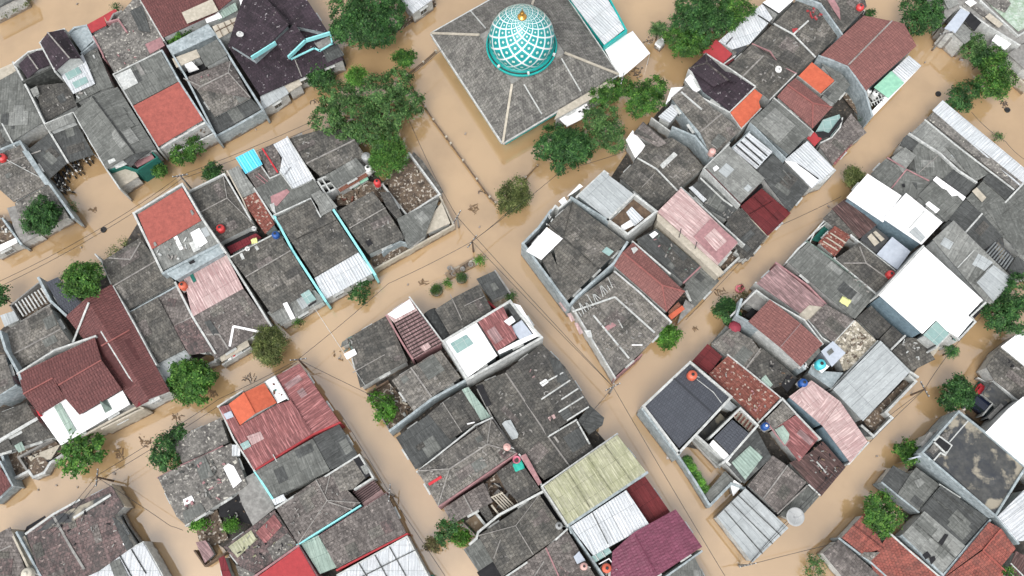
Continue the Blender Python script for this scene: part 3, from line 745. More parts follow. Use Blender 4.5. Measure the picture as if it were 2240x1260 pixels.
VOID([(352, 330), (452, 272), (466, 288), (372, 336)], 3.0, 'cn'); CL([(360, 328), (450, 278), (460, 286), (375, 332)], 14, ('br', 'pw', 'wd'), z=3.1); W([(347, 326), (449, 267)], 4.4, .35); W([(375, 338), (470, 290)], 3.6, .25)
House('big house with a dark grey sheet gable roof and a dark green lane balcony')
G('am', [(161, 246), (257, 190), (342, 326), (233, 370)], 5.4, .9, rp=[(200, 207), (284, 318)], cap='ad')
S('ag', [(108, 288), (165, 266), (158, 247), (97, 272)], 5.0, .03)
G('ad', [(262, 345), (290, 318), (330, 330), (285, 365)], 5.7, .5, rp=[(283, 322), (300, 350)], cap=None, wb=False)
S('pp', [(300, 366), (338, 346), (328, 332), (288, 352)], 4.4, .02, 'gn'); W([(240, 372), (268, 362), (300, 372), (344, 344), (328, 328)], 4.9, .22, 'gn')
S('be', [(262, 411), (303, 386), (283, 358), (243, 380)], 3.2, .05); W([(161, 246), (233, 371), (262, 413)], 5.6, .22); PT('pw', [(236, 352), (250, 346), (254, 352), (240, 360)], z=5)
W([(108, 288), (97, 271), (158, 246)], 5.3, .2)
House('open motorbike shed under two dark grey sheet roof slopes', 'shed', 'motorbike_shed', 'dark sheet sheds')
for pts in ([(108, 391), (149, 355), (109, 289), (63, 326)], [(149, 356), (206, 338), (165, 266), (109, 289)]):
    S('ad', pts, 3.3, .06, body_=False)
    m = MB()
    for p in pts: q = P(*p, 3.2); m.tube([(q.x, q.y, GROUND), q], .07, 6)
    m.build('post', 'steel', ROOT)
L([(109, 289), (150, 357)], mat='pw', wd=.3)
House('old house with a weathered curved verge and broken tile roof above the motorbike yard')
S('tl', [(30, 442), (60, 425), (108, 402), (42, 311), (-40, 345), (-40, 380)], 3.9, .08); L([(2, 362), (90, 330)]); L([(15, 350), (100, 395)], mat='pw', wd=.1)
W([(-30, 340), (43, 309), (62, 340), (112, 408), (160, 476)], 4.6, .45, 'pb'); S('mo', [(60, 515), (150, 474), (108, 404), (62, 428), (32, 444), (42, 480)], 3.2, .03)
S('cn', [(45, 535), (90, 512), (60, 470), (34, 450), (15, 455)], 2.6, .03); W([(5, 478), (46, 534)], 3.4, .3, 'pb'); W([(46, 536), (92, 513), (156, 476)], 1.3, .25)
S('wh', [(-20, 560), (38, 530), (34, 520), (-20, 545)], 3.0); VOID([(-20, 470), (8, 470), (38, 520), (-20, 545)], 1.0, 'so'); CL([(-10, 480), (10, 480), (34, 520), (-10, 535)], 16, ('cn', 'pw', 'bk'), z=1.1, s=(.3, 1.1))
CL([(5, 360), (60, 340), (95, 400), (30, 430)], 22, ('pw', 'cn')); CL([(65, 430), (105, 415), (140, 470), (70, 505)], 24, ('pw', 'cn', 're')); S('pb', [(62, 330), (110, 404), (98, 404), (48, 330)][::-1], 4.3, .02)
House('house with a brown tile roof sunk between long pale blue walls')
S('pb', [(378, 120), (474, 76), (455, 52), (365, 100)], 4.6, .02, 'pb'); S('be', [(386, 148), (438, 124), (430, 108), (376, 128)], 4.2, .02)
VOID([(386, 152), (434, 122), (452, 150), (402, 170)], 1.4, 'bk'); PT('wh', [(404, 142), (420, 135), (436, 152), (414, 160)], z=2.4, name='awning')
S('am', [(450, 146), (498, 120), (474, 86), (430, 110)], 5.0, .05)
G('tb', [(402, 172), (432, 197), (548, 214), (505, 132)], 4.1, .8, rp=[(440, 190), (500, 160)], win=False); S('tl', [(470, 256), (548, 214), (530, 180), (430, 195)], 3.9, .10)
S('ad', [(476, 292), (571, 238), (548, 214), (470, 256)], 3.2, .05); S('ad', [(476, 292), (470, 256), (430, 196), (408, 180)], 3.1, .02)
W([(366, 100), (405, 165), (472, 297)], 4.9, .3, 'pb'); W([(472, 298), (512, 277), (576, 240)], 3.6, .45, 'pb'); W([(474, 78), (515, 145), (575, 240)], 5.1, .35, 'pb')
CL([(430, 150), (520, 150), (545, 215), (470, 245)], 26, ('pw', 'cn', 'pp'))
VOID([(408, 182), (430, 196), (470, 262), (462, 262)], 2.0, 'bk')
House('large two storey house with purple tiled roofs and teal gable ends')
S('tp', [(569, 209), (752, 130), (718, 72), (553, 62), (497, 98)], 4.0, .05)
S('tp', [(500, 96), (555, 130), (632, 54), (586, 0), (545, -40), (516, 40)][::1], 6.2, .16, 'pb', th=.12); S('tp', [(719, 72), (672, 0), (645, -50), (552, -45), (586, 0), (634, 54)], 6.2, .14, 'pb')
S('tp', [(626, 128), (602, 90), (645, 52), (668, 86)][::-1], 6.9, -.05, 'pb', body_=False)
W([(553, 130), (604, 98)], 7.0, .18, 'tu', base=5.2); W([(633, 128), (670, 92), (722, 76)], 6.9, .25, 'tu', base=5.0); W([(723, 76), (727, 96), (700, 112), (688, 106), (638, 130)], 5.9, .25, 'tu', base=4)
PT('cn', [(688, 96), (722, 79), (726, 94), (700, 110)], z=5.6); L([(588, 2), (632, 52)], wd=.3, mat='tp'); L([(645, 130), (660, 168)])
S('wg', [(575, 240), (632, 204), (618, 180), (569, 212)], 3.2, .05); S('be', [(632, 202), (661, 184), (650, 168), (618, 181)], 3.3, .03)
S('wg', [(714, 138), (753, 120), (738, 96), (706, 112)], 3.9, .03, 'ad'); PT('ad', [(706, 112), (738, 96), (752, 122), (716, 138)]); CL([(590, 20), (700, 40), (720, 120), (600, 170)], 45, ('pw', 'mv'), (.08, .25))
House('house with a maroon metal roof crossing the top picture edge beside blue sheets')
S('rm', [(356, 82), (470, 30), (530, -20), (290, -30)], 5.2, .10); PT('be', [(400, 32), (466, 2), (480, 28), (412, 56)], up=.4)
S('gg', [(478, 45), (520, 22), (515, 5), (470, 30)], 4.4); S('wh', [(452, 50), (486, 38), (478, 26), (448, 40)], 4.6)
S('be', [(478, 84), (530, 56), (515, 38), (464, 58)], 5.1, .02); L([(472, 70), (520, 46)], [(476, 56), (488, 80)], [(490, 50), (502, 72)], [(503, 44), (516, 64)], mat='wd', wd=.12)
S('wh', [(530, 30), (562, 2), (556, -12), (522, -8)], 5.4)
VOID([(366, 78), (410, 60), (440, 66), (375, 98)], 1.2, 'so')
House('sliver of a dark roof in the top left corner', at=(5, 5)); S('ad', [(-40, 36), (50, -10), (40, -40), (-60, -20)], 3.6)
House('white corrugated shed roof poking out from the dark tree at the top edge', 'shed', 'shed'); S('ws', [(903, 30), (948, -2), (930, -40), (855, -30)], 3.4, .05); W([(846, 70), (905, 33), (950, 2)], 1.2, .3, 'so')

# ================================================================== MIDDLE LEFT BLOCK
House('walled two storey house with a terracotta red flat roof and a cluttered grey terrace')
S('tr', [(332, 545), (440, 482), (398, 410), (301, 469)], 6.6, .01); S('ag', [(356, 592), (478, 532), (442, 482), (333, 545)], 6.3, .02, 'pb')
PT('wh', [(417, 510), (436, 499), (455, 530), (432, 546)]); PT('wh', [(380, 520), (388, 516), (402, 545), (394, 548)]); PT('pw', [(414, 532), (428, 526), (440, 545), (424, 553)]); CL([(340, 550), (440, 492), (470, 528), (362, 585)], 26, ('wh', 'pw'), (.3, 1.1))
W([(356, 598), (292, 466), (398, 402), (442, 478), (493, 552)], 7.0, .32, 'pw'); W([(356, 598), (478, 535)], 7.0, .3, 'pb')
S('pb', [(384, 613), (491, 552), (476, 532), (357, 594)], 6.2, .02, 'pb'); PT('bk', [(413, 575), (424, 569), (428, 574), (417, 579)], up=.1, name='window')
PT('cn', [(416, 462), (420, 459), (425, 468), (421, 472)]); PT('cn', [(336, 532), (340, 529), (344, 537), (339, 540)])
House('tile roofed house with a white street parapet and a red tank at the back')
G('tk', [(417, 422), (489, 386), (556, 492), (476, 532)][::1], 4.2, .35, rp=[(438, 465), (497, 434)], cap='mv', capw=.15)
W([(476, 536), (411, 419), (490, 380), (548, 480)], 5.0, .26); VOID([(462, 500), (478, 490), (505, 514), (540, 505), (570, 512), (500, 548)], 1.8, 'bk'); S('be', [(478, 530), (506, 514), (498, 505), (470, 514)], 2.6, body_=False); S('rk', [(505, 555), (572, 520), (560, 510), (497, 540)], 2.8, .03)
S('cn', [(470, 512), (500, 492), (510, 512), (480, 528)], 3.2, .02, body_=False)
House('narrow house with a pale sheet roof and a rusty red sheet roof behind it')
S('ag', [(529, 433), (562, 418), (521, 362), (497, 374)], 4.2, .04); S('ru', [(580, 512), (601, 490), (560, 420), (528, 436)], 3.7, .04); W([(497, 374), (530, 435), (548, 480)], 4.7, .22, 'be')
House('small bright blue and white striped sheet roof on a raised frame', 'roof shelter', 'roof_shelter'); S('cy', [(537, 380), (574, 359), (555, 325), (515, 345)], 5.4, .06, 'pb')
House('house with a brown tile patch and red ridge between the blue and the white roofs')
S('tb', [(590, 388), (618, 374), (613, 345), (598, 314), (565, 332)], 4.0, .06); L([(574, 325), (608, 378)], mat='re', wd=.25)
S('tb', [(560, 412), (592, 396), (572, 364), (540, 380)], 4.1, .04); L([(560, 385), (580, 402)], [(565, 380), (586, 398)], mat='pp', wd=.15); W([(572, 364), (590, 390), (612, 380)], 4.6, .2)
S('am', [(605, 476), (706, 422), (686, 390), (612, 380), (556, 415)], 3.9, .04); PT('pp', [(592, 430), (628, 414), (634, 420), (606, 452), (594, 444)]); PT('pw', [(590, 448), (600, 444), (604, 470), (596, 462)])
W([(556, 412), (598, 478)], 4.6, .25)
House('white painted shed roof with a bent vent pipe between tile roofs')
S('ws', [(640, 413), (685, 391), (628, 300), (598, 316), (617, 345), (612, 376)], 5.2, .03); W([(628, 299), (687, 392)], 5.5, .2); L([(623, 383), (636, 366)], mat='steel', wd=.15); L([(612, 376), (640, 414)], mat='pw')
House('long house with a grey tile gable roof partly under the sprawling tree')
G('tk', [(632, 303), (700, 385), (800, 342), (752, 270)], 4.0, .9, rp=[(680, 355), (766, 310)]); S('am', [(735, 412), (803, 372), (778, 345), (712, 384)], 4.4, .04)
S('br', [(744, 420), (804, 385), (802, 372), (737, 411)], 3.2, .02); VOID([(693, 394), (722, 384), (738, 414), (712, 424)], 2.0, 'bk'); W([(693, 394), (718, 384), (734, 412), (712, 424), (693, 394)], 4.0, .3); W([(703, 389), (722, 418)], 3.96, .22); W([(702, 408), (727, 398)], 3.98, .22)
S('cn', [(635, 302), (660, 290), (672, 318), (650, 322)], 3.9); CL([(650, 300), (760, 300), (790, 340), (690, 375)], 30, ('pw', 'cn')); S('ag', [(708, 470), (735, 448), (700, 415), (680, 426)], 4.6, .03)
VOID([(735, 430), (800, 395), (850, 405), (850, 440), (740, 450)], 1.0, 'so'); CL([(740, 425), (790, 405), (785, 440), (750, 445)], 18, ('wd', 'br', 'be'), (.4, 1.5), z=1.2)
S('mn', [(772, 412), (806, 392), (803, 386), (769, 405)], 2.4, .02)
House('house with grey tile roofs and a cracked front slope next to the rubble yard')
S('tk', [(764, 500), (843, 455), (815, 418), (737, 462)], 3.9, .09); S('tk', [(806, 556), (885, 520), (843, 456), (764, 502)], 3.7, .10); L([(764, 500), (843, 455)]); S('tc', [(868, 478), (880, 470), (852, 420), (830, 420), (845, 452)], 3.8)
CL([(780, 470), (840, 460), (875, 520), (810, 545)], 18, ('pw', 'cn')); PT('bk', [(799, 530), (809, 524), (816, 534), (806, 540)], up=.1); S('am', [(893, 545), (930, 515), (960, 436), (868, 478)], 3.4, .04)
S('be', [(932, 512), (985, 488), (966, 442), (945, 470)], 2.2, .02); W([(816, 590), (892, 548), (992, 492), (962, 428)], 1.9, .3, 'be'); W([(836, 552), (850, 540), (876, 528), (892, 532)], 3.2, .2, 'pb')
VOID([(806, 556), (885, 522), (892, 545), (820, 588)], .9, 'so')
e = House('walled yard full of dark rubble and white debris at the street corner', 'walled yard', 'walled_yard', 'walled yards', at=(895, 400)); VOID([(836, 400), (893, 336), (962, 425), (890, 468)], 1.0, 'so', 'rubble_ground'); CL([(845, 400), (893, 345), (950, 422), (892, 460)], 60, ('be', 'so', 'so'), (.2, .6), z=1.05)
W([(885, 345), (895, 334), (962, 424), (890, 470), (836, 402)], 2.5, .28); S('tk', [(900, 338), (962, 424), (970, 420), (925, 352), (905, 332)], 2.2, .05)
House('house with tile roof between turquoise parapets and a bright white corrugated porch')
S('tk', [(688, 606), (784, 551), (724, 462), (702, 476), (680, 436), (604, 478)], 4.4, .06); S('ws', [(711, 655), (816, 597), (784, 552), (688, 608)], 4.1, .06); L([(634, 530), (740, 480)], wd=.1, mat='tk')
W([(600, 470), (679, 434), (701, 474)], 5.2, .22, 'pw'); W([(727, 455), (790, 552), (820, 600)], 5.1, .45, 'tu'); W([(600, 472), (640, 548), (712, 658)], 5.0, .4, 'tu'); CL([(615, 480), (690, 450), (770, 540), (700, 590)], 12, ('pw',))
S('ag', [(702, 474), (738, 452), (712, 420), (690, 430)], 4.7)
House('wide tile roofed house left of the turquoise parapets with a grey sheet porch')
G('tk', [(503, 562), (593, 686), (688, 632), (609, 507)][::1], 4.1, .7, rp=[(534, 608), (637, 548)], capw=.18); S('ag', [(615, 713), (709, 657), (682, 627), (584, 684)], 3.2, .05); PT('wh', [(619, 665), (628, 661), (646, 696), (637, 700)])
PT('pw', [(524, 556), (530, 553), (536, 566), (530, 569)]); PT('pw', [(557, 540), (562, 537), (568, 545), (562, 549)]); PT('bk', [(674, 668), (692, 657), (692, 661), (676, 672)]); W([(505, 562), (610, 506)], 4.6, .2); PT('gt', [(658, 645), (676, 634), (692, 655), (672, 666)])
House('house with a faded pink sheet roof and a grey tile hip with white serrated ridges')
S('pk', [(421, 693), (532, 631), (494, 556), (401, 607)], 4.0, .05, 'pp'); S('tb', [(471, 786), (591, 711), (532, 631), (421, 693), (440, 735)], 3.8, .05); L([(503, 758), (511, 714), (567, 726)], wd=.35, mat='wh'); L([(452, 732), (480, 732), (500, 764)], wd=.25)
W([(493, 553), (530, 612), (592, 712)], 4.5, .3, 'pw'); W([(383, 618), (421, 693), (470, 772)], 4.4, .3, 'pw'); S('be', [(485, 792), (546, 756), (540, 742), (478, 778)], 2.6, .03); W([(487, 797), (548, 760)], 2.0, .25); W([(440, 803), (470, 790), (474, 778), (492, 770)], 2.2, .5)
PT('gn', [(415, 602), (422, 598), (430, 615), (424, 619)]); CL([(430, 700), (520, 650), (570, 710), (490, 740)], 16, ('pw', 'cn')); PT('ad', [(447, 705), (460, 700), (480, 730), (468, 735)])
CL([(497, 783), (528, 768), (530, 772), (500, 788)], 10, ('re', 'wh'), z=2.0)
House('grey tile roofed house behind the round tree with a mortar ridge across its middle')
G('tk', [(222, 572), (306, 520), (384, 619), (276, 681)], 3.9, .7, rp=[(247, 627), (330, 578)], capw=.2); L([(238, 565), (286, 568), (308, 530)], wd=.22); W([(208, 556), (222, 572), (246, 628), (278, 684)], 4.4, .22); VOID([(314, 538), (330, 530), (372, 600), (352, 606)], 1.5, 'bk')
House('house with mossy grey tiles and a brown tile strip behind the bright round tree')
S('tk', [(341, 797), (405, 764), (345, 650), (279, 686)], 3.9, .04); S('tb', [(405, 764), (470, 772), (421, 694), (390, 622), (344, 650)], 3.7, .03); PT('tm', [(380, 714), (418, 695), (466, 768), (415, 778)]); L([(381, 714), (418, 695)]); S('wg', [(370, 840), (418, 780), (405, 765), (342, 797)], 3.2, .05)
W([(278, 686), (343, 650), (386, 626)], 4.4, .22, 'pb'); W([(278, 686), (296, 720), (370, 850)], 4.3, .2)
House('large maroon metal roofed house, right wing under the dark round tree')
G('rm', [(144, 692), (244, 622), (371, 856), (298, 892)][::1], 5.3, .9, rp=[(195, 662), (330, 880)], cap=None)
L([(160, 750), (195, 662)], mat='pw', wd=.3); L([(222, 757), (284, 722)], mat='rc', wd=.2); S('rk', [(300, 890), (325, 877), (318, 866), (305, 872)], 5.6, .05); W([(247, 626), (292, 706), (341, 798)], 5.5, .22)
House('maroon metal roofed house with a white and green front terrace and balustrade')
S('rm', [(40, 817), (207, 738), (222, 788), (128, 843), (116, 827), (51, 862)], 6.5, .12, 'ad'); S('rm', [(174, 907), (267, 852), (223, 789), (129, 843), (143, 872)], 6.5, .10, 'ad'); S('rm', [(87, 907), (143, 872), (117, 828), (52, 863)], 6.35, .10); L([(128, 843), (222, 788)], mat='rc', wd=.2); L([(51, 862), (116, 827)], mat='rc', wd=.2)  # walls below the upper eaves coloured dark to stand for shadow
S('wh', [(133, 974), (284, 884), (267, 852), (174, 908), (143, 872), (86, 908)], 5.2, .04); PT('gg', [(119, 890), (133, 882), (168, 942), (152, 951)]); PT('gg', [(219, 878), (233, 873), (246, 895), (231, 904)])
W([(38, 817), (86, 908)], 6.7, .2, 're'); W([(38, 817), (120, 765), (208, 735)], 6.9, .25); S('cn', [(222, 942), (310, 896), (290, 885), (214, 930)], 3.6, .0); W([(136, 978), (220, 932), (308, 885)], 4.9, .3, 'be'); W([(222, 938), (312, 893), (292, 884)], 4.6, .25, 'be')
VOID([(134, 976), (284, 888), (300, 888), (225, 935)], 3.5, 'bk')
House('old tile roofed house with concrete roof frames and open beams on the left edge')
G('tl', [(2, 730), (108, 668), (155, 748), (38, 808)][::1], 4.0, .6, rp=[(20, 780), (134, 720)], capw=.2); VOID([(20, 668), (85, 618), (112, 660), (48, 702)], 1.4, 'so'); W([(22, 668), (86, 617), (112, 664), (46, 703), (22, 668)], 3.4, .22, 'cn')
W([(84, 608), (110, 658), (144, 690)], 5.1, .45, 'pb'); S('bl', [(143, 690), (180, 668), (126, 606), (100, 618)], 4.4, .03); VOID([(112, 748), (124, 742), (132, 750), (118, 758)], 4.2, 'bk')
m = MB()
for i in range(9): a = P(34 + i * 7, 664 - i * 4.2, 3.0); b = P(52 + i * 7, 692 - i * 4.2, 3.0); m.bar(a, b, .16, .14)
m.build('beam', 'pw', ROOT); S('wg', [(10, 715), (42, 700), (30, 680), (0, 690)], 3.2)
House('tall pale blue walled house cut by the left edge with a curved white parapet')
S('tl', [(-50, 880), (0, 862), (32, 842), (10, 775), (-50, 790)], 6.8, .03, 'pb'); W([(0, 726), (12, 765), (40, 816), (56, 862)], 6.9, .5, 'pb', base=3); W([(-20, 872), (0, 863), (34, 843)], 7.0, .3, 'pb')
House('dark tile roofed house with a white speckled ridge and a stone paved yard')
G('tk', [(-30, 915), (-30, 1000), (114, 957), (58, 880)][::-1], 3.8, .6, rp=[(83, 915), (-30, 975)], cap=None); L([(0, 964), (83, 915)], wd=.5, mat='pw'); PT('gg', [(32, 975), (48, 966), (56, 984), (42, 990)]); VOID([(0, 985), (118, 962), (140, 985), (60, 1040), (20, 1060)], .8, 'so')
S('be', [(78, 1022), (112, 1004), (132, 972), (60, 1000)], 1.4, .01); W([(24, 1050), (62, 1030), (72, 1044), (96, 1034), (110, 1012), (150, 985)], 1.8, .45); W([(40, 1000), (62, 1034)], 1.7, .3, 'cn'); W([(40, 1000), (112, 962)], 1.9, .3, 'cn'); W([(0, 985), (24, 1052)], 2.6, .35, 'pb'); CL([(45, 1000), (120, 975), (100, 1030), (65, 1035)], 34, ('bk', 'cn', 'be', 'so'), z=1.45)
m = MB(); m.lathe(P(86, 1022, 1.2), [(1.0, 0), (1.1, .25), (.8, .3), (.2, .3)], 16); m.build('planter_ring', 'so', ROOT)
House('maroon sheet roof corner on the left edge below the paved yard'); S('rm', [(-40, 1105), (0, 1085), (26, 1060), (0, 1022), (-40, 1010)], 3.4, .06); W([(-10, 1098), (28, 1064)], 2.4, .3, 'pb'); W([(0, 1010), (27, 1062)], 3.9, .25, 'pb')

# ================================================================== BOTTOM LEFT BLOCK
House('corner house with a dark red weathered tile roof at the bottom left crossing')
S('tm', [(100, 1300), (215, 1250), (292, 1195), (250, 1128), (270, 1108), (243, 1062), (116, 1126), (58, 1168)], 4.0, .02); L([(162, 1133), (243, 1083)], wd=.35, mat='pw'); L([(117, 1128), (157, 1200), (185, 1245)], wd=.35, mat='cn'); W([(57, 1167), (116, 1125), (172, 1094)], 4.5, .3, 'pw'); W([(243, 1060), (272, 1107)], 3.9, .2, 'be')
PT('ad', [(245, 1130), (262, 1140), (292, 1195), (278, 1205)]); PT('md', [(80, 1165), (160, 1140), (240, 1090), (242, 1078), (120, 1130)][::1]); PT('wh', [(269, 1189), (275, 1185), (278, 1192), (271, 1193)]); CL([(120, 1140), (230, 1090), (270, 1190), (130, 1240)], 50, ('pw', 'cn', 'bk'))
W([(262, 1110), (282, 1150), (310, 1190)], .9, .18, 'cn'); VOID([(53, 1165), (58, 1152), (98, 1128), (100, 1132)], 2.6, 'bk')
House('grey weathered tile roof in the bottom left corner beside pale parallel walls'); S('tb', [(-30, 1300), (75, 1300), (22, 1153), (-30, 1180)], 3.9, .05); L([(0, 1205), (26, 1193)]); W([(22, 1160), (90, 1300)], 4.6, .28, 'be'); W([(36, 1165), (110, 1300)], 4.4, .3, 'pb'); S('be', [(40, 1180), (84, 1280), (100, 1275), (54, 1172)][::-1], 3.4, .0)
House('pale corrugated roofed house at the bottom edge left of the flooded lane'); S('ws', [(160, 1300), (375, 1300), (313, 1187), (162, 1262)][::1], 3.6, .02); W([(160, 1263), (313, 1186), (340, 1232), (372, 1290)], 4.0, .22, 'pw'); PT('am', [(240, 1232), (262, 1222), (282, 1262), (255, 1275)]); L([(262, 1214), (292, 1268)], [(288, 1202), (320, 1255)], mat='ad', wd=.12)
House('derelict house with a mottled broken slab roof and white sheets beside the corner trees')
S('mo', [(386, 1130), (405, 1148), (520, 1076), (541, 1060), (506, 970), (440, 998), (345, 1044)], 3.7, .01); PT('wh', [(489, 1023), (500, 1014), (512, 1020), (529, 1052), (511, 1068)]); PT('wh', [(401, 1093), (420, 1084), (426, 1096), (404, 1106)]); W([(345, 1045), (395, 1018), (442, 998), (486, 976)], 3.9, .2, 'pp'); PT('am', [(425, 1010), (450, 1000), (468, 1040), (440, 1052)]); PT('am', [(400, 1120), (440, 1100), (450, 1118), (405, 1146)]); CL([(360, 1045), (480, 990), (520, 1070), (410, 1130)], 80, ('pw', 'cn', 'pp', 'am'), (.3, .9))
S('mo', [(400, 1015), (500, 968), (482, 914), (375, 965)][::1], 3.1, .03, 'cn'); VOID([(470, 1000), (560, 1020), (560, 1150), (480, 1130)], .7, 'bk', 'shade_or_floor_sheet'); PT('ws', [(508, 973), (525, 973), (526, 998), (508, 998)]); CL([(480, 1090), (540, 1070), (552, 1140), (500, 1150)], 30, ('wd', 'so', 'cn'), z=.8)
VOID([(425, 1140), (475, 1115), (500, 1180), (440, 1205)], .5, 'so', 'garden_soil'); CL([(440, 1130), (475, 1125), (480, 1180), (450, 1190)], 26, ('so', 'rb', 'wd'), z=.6); W([(406, 1150), (458, 1118)], 2.6, .2)
S('pd', [(448, 1232), (468, 1212), (450, 1182), (428, 1186)], 2.0, .06); W([(425, 1205), (448, 1238), (500, 1205)], 1.5, .2, 'wd')
House('house with a bright orange gable roof on top of faded red sheet roofs')
G('og', [(500, 884), (578, 838), (605, 881), (525, 930)], 6.2, .9, rp=[(531, 856), (558, 906)], cap='og'); S('wh', [(607, 882), (628, 871), (601, 824), (580, 836)], 5.4, .02); CL([(585, 838), (600, 830), (622, 868), (608, 876)], 12, ('gn', 'br'), z=None); W([(579, 836), (601, 823), (630, 873)], 5.8, .2)
S('rr', [(555, 1027), (684, 948), (636, 875), (607, 884), (524, 932), (500, 885), (478, 891)], 5.0, .05, 'pp'); S('rr', [(742, 922), (655, 795), (603, 823), (632, 872), (684, 948)], 4.8, .06, 'cr'); W([(478, 888), (511, 960), (556, 1029)], 5.4, .24, 'pw'); W([(476, 889), (530, 855)], 5.4, .2); PT('gt', [(525, 972), (543, 963), (550, 976), (533, 985)]); PT('lb', [(489, 906), (506, 899), (512, 912), (496, 918)]); W([(556, 1029), (684, 950), (743, 924)], 5.2, .22, 'cr')
L([(598, 995), (606, 1010)], mat='pw', wd=.12); PT('pk', [(540, 955), (570, 944), (578, 960), (552, 974)])
House('house with dark green grey corrugated sheet slopes below the faded red roof')
S('am', [(600, 1090), (722, 1029), (684, 959), (558, 1031)], 4.3, .05); S('ad', [(784, 998), (742, 928), (684, 958), (723, 1028)], 4.1, .05); W([(557, 1031), (598, 1094)], 4.7, .3, 'tu'); S('cn', [(553, 1150), (601, 1112), (596, 1092), (555, 1034), (515, 1058), (530, 1105)], 3.6, .02)
PT('ws', [(597, 1094), (622, 1082), (630, 1094), (604, 1106)], up=.5, z=4)
House('long brown tile roofed house with hip ridges and a walled roof corner')
G('tb', [(724, 1036), (604, 1112), (652, 1190), (788, 1100)][::1], 4.3, .4, rp=[(700, 1060), (716, 1095)], cap='mv', capw=.15); S('tl', [(800, 1044), (782, 998), (722, 1034), (745, 1075), (772, 1070)], 4.2, .03); W([(604, 1110), (724, 1034), (786, 995), (816, 1045), (776, 1070)], 4.8, .26, 'pw'); PT('bk', [(773, 1005), (786, 999), (810, 1040), (800, 1046)]); PT('ag', [(786, 1022), (800, 1016), (808, 1034), (796, 1042)]); W([(650, 1192), (788, 1106)], 4.5, .22, 'tu'); CL([(620, 1110), (720, 1050), (770, 1100), (660, 1180)], 40, ('pw', 'cn')); L([(712, 1080), (722, 1040)], [(718, 1098), (770, 1115)])
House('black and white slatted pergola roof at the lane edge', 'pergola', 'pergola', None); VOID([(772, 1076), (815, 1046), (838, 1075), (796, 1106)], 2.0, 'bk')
m = MB()
for i in range(9): t = i / 8; m.bar(P(772 + 24 * t, 1076 + 30 * t, 3.0), P(815 + 23 * t, 1046 + 29 * t, 3.0), .16, .10)
m.build('slat', 'pd', ROOT); m = MB(); m.bar(P(796, 1106, 3.1), P(838, 1076, 3.1), .7, .1)
m.build('edge_beam', 'pk', ROOT)
House('dark brown tile roofed house with traces of red paint above the white corrugated roof')
S('tb', [(737, 1243), (888, 1166), (845, 1078), (698, 1172)], 3.9, .04); W([(698, 1172), (845, 1078)], 4.2, .18, 'pp'); W([(737, 1247), (890, 1168)], 4.2, .25, 'cr')
S('gg', [(700, 1256), (737, 1241), (696, 1171), (658, 1190)], 3.5, .03); 
House('bright crimson sheet roofed house at the bottom edge'); S('cr', [(560, 1264), (575, 1310), (720, 1310), (654, 1196)][::1], 4.3, .03); W([(555, 1262), (652, 1194), (716, 1300)], 4.7, .3, 'pp')
House('patched house with rusty yellowed and mossy tiles left of the crimson roof')
S('tm', [(530, 1245), (556, 1256), (652, 1192), (600, 1116), (490, 1196)], 3.6, .02); PT('ye', [(500, 1196), (550, 1160), (562, 1180), (520, 1220)]); PT('mo', [(585, 1200), (630, 1165), (650, 1192), (600, 1230)]); PT('rr', [(560, 1165), (600, 1125), (618, 1150), (580, 1190)]); CL([(510, 1200), (600, 1130), (645, 1190), (555, 1250)], 60, ('pw', 'cn', 'ye', 'bk')); S('mo', [(535, 1300), (590, 1300), (560, 1256), (515, 1235)], 3.2)
S('rk', [(495, 1300), (520, 1300), (490, 1215), (478, 1222)], 2.6, .02)
House('white glazed sheet roofed house at the bottom edge by the lane'); S('ws', [(735, 1300), (960, 1300), (888, 1176), (738, 1258)][::1], 4.0, .02); L([(785, 1232), (820, 1290)], [(820, 1214), (862, 1290)], [(852, 1196), (905, 1290)], [(775, 1270), (915, 1200)], mat='am', wd=.12); W([(738, 1258), (890, 1174), (942, 1272)], 4.4, .25, 'pw')
W([(915, 1262), (945, 1260)], 3.0, .3, 'gn')

# ================================================================== BOTTOM CENTRE BLOCK
House('corner house with patched grey tile roof and a small white roof hatch')
G('tk', [(760, 740), (846, 690), (892, 790), (788, 848)][::1], 3.9, .5, rp=[(810, 735), (840, 800)], cap=None); PT('wh', [(753, 776), (776, 764), (782, 776), (760, 788)], up=.3, z=3.8); L([(772, 815), (842, 776)], wd=.12); CL([(745, 742), (780, 735), (775, 775), (752, 785)], 20, ('pw', 'gg', 'cn'), (.3, 1.0)); S('am', [(745, 760), (775, 745), (768, 735), (748, 748)], 3.2)
CL([(722, 768), (750, 765), (750, 790), (735, 788)], 14, ('pw', 'wd', 'plgrey'), (.2, .6), z=.1)
House('house with a white and rusty slatted sheet roof and a red painted edge wall')
S('pk', [(862, 706), (913, 679), (896, 653), (845, 688)], 5.2, .03); S('pd', [(905, 785), (968, 750), (913, 679), (862, 706)], 5.0, .03, 'pp'); PT('wh', [(866, 698), (908, 676), (896, 655), (848, 688)])
m = MB()
for i in range(12):
    t = i / 11; a = hit(864 + 40 * t, 708 + 74 * t, True) + Vector((0, 0, .1)); b = hit(912 + 54 * t, 682 + 66 * t, True) + Vector((0, 0, .1)); m.bar(a, b, .13, .08)
m.build('slat', 'rs', ROOT); W([(845, 690), (880, 750), (902, 784)], 5.4, .25, 'pp'); W([(896, 650), (970, 750)], 5.5, .22, 'pw'); PT('pk', [(920, 760), (936, 750), (944, 760), (928, 770)], up=.2)
House('tile roofed house with a dark barrel vault sheet and a black carport')
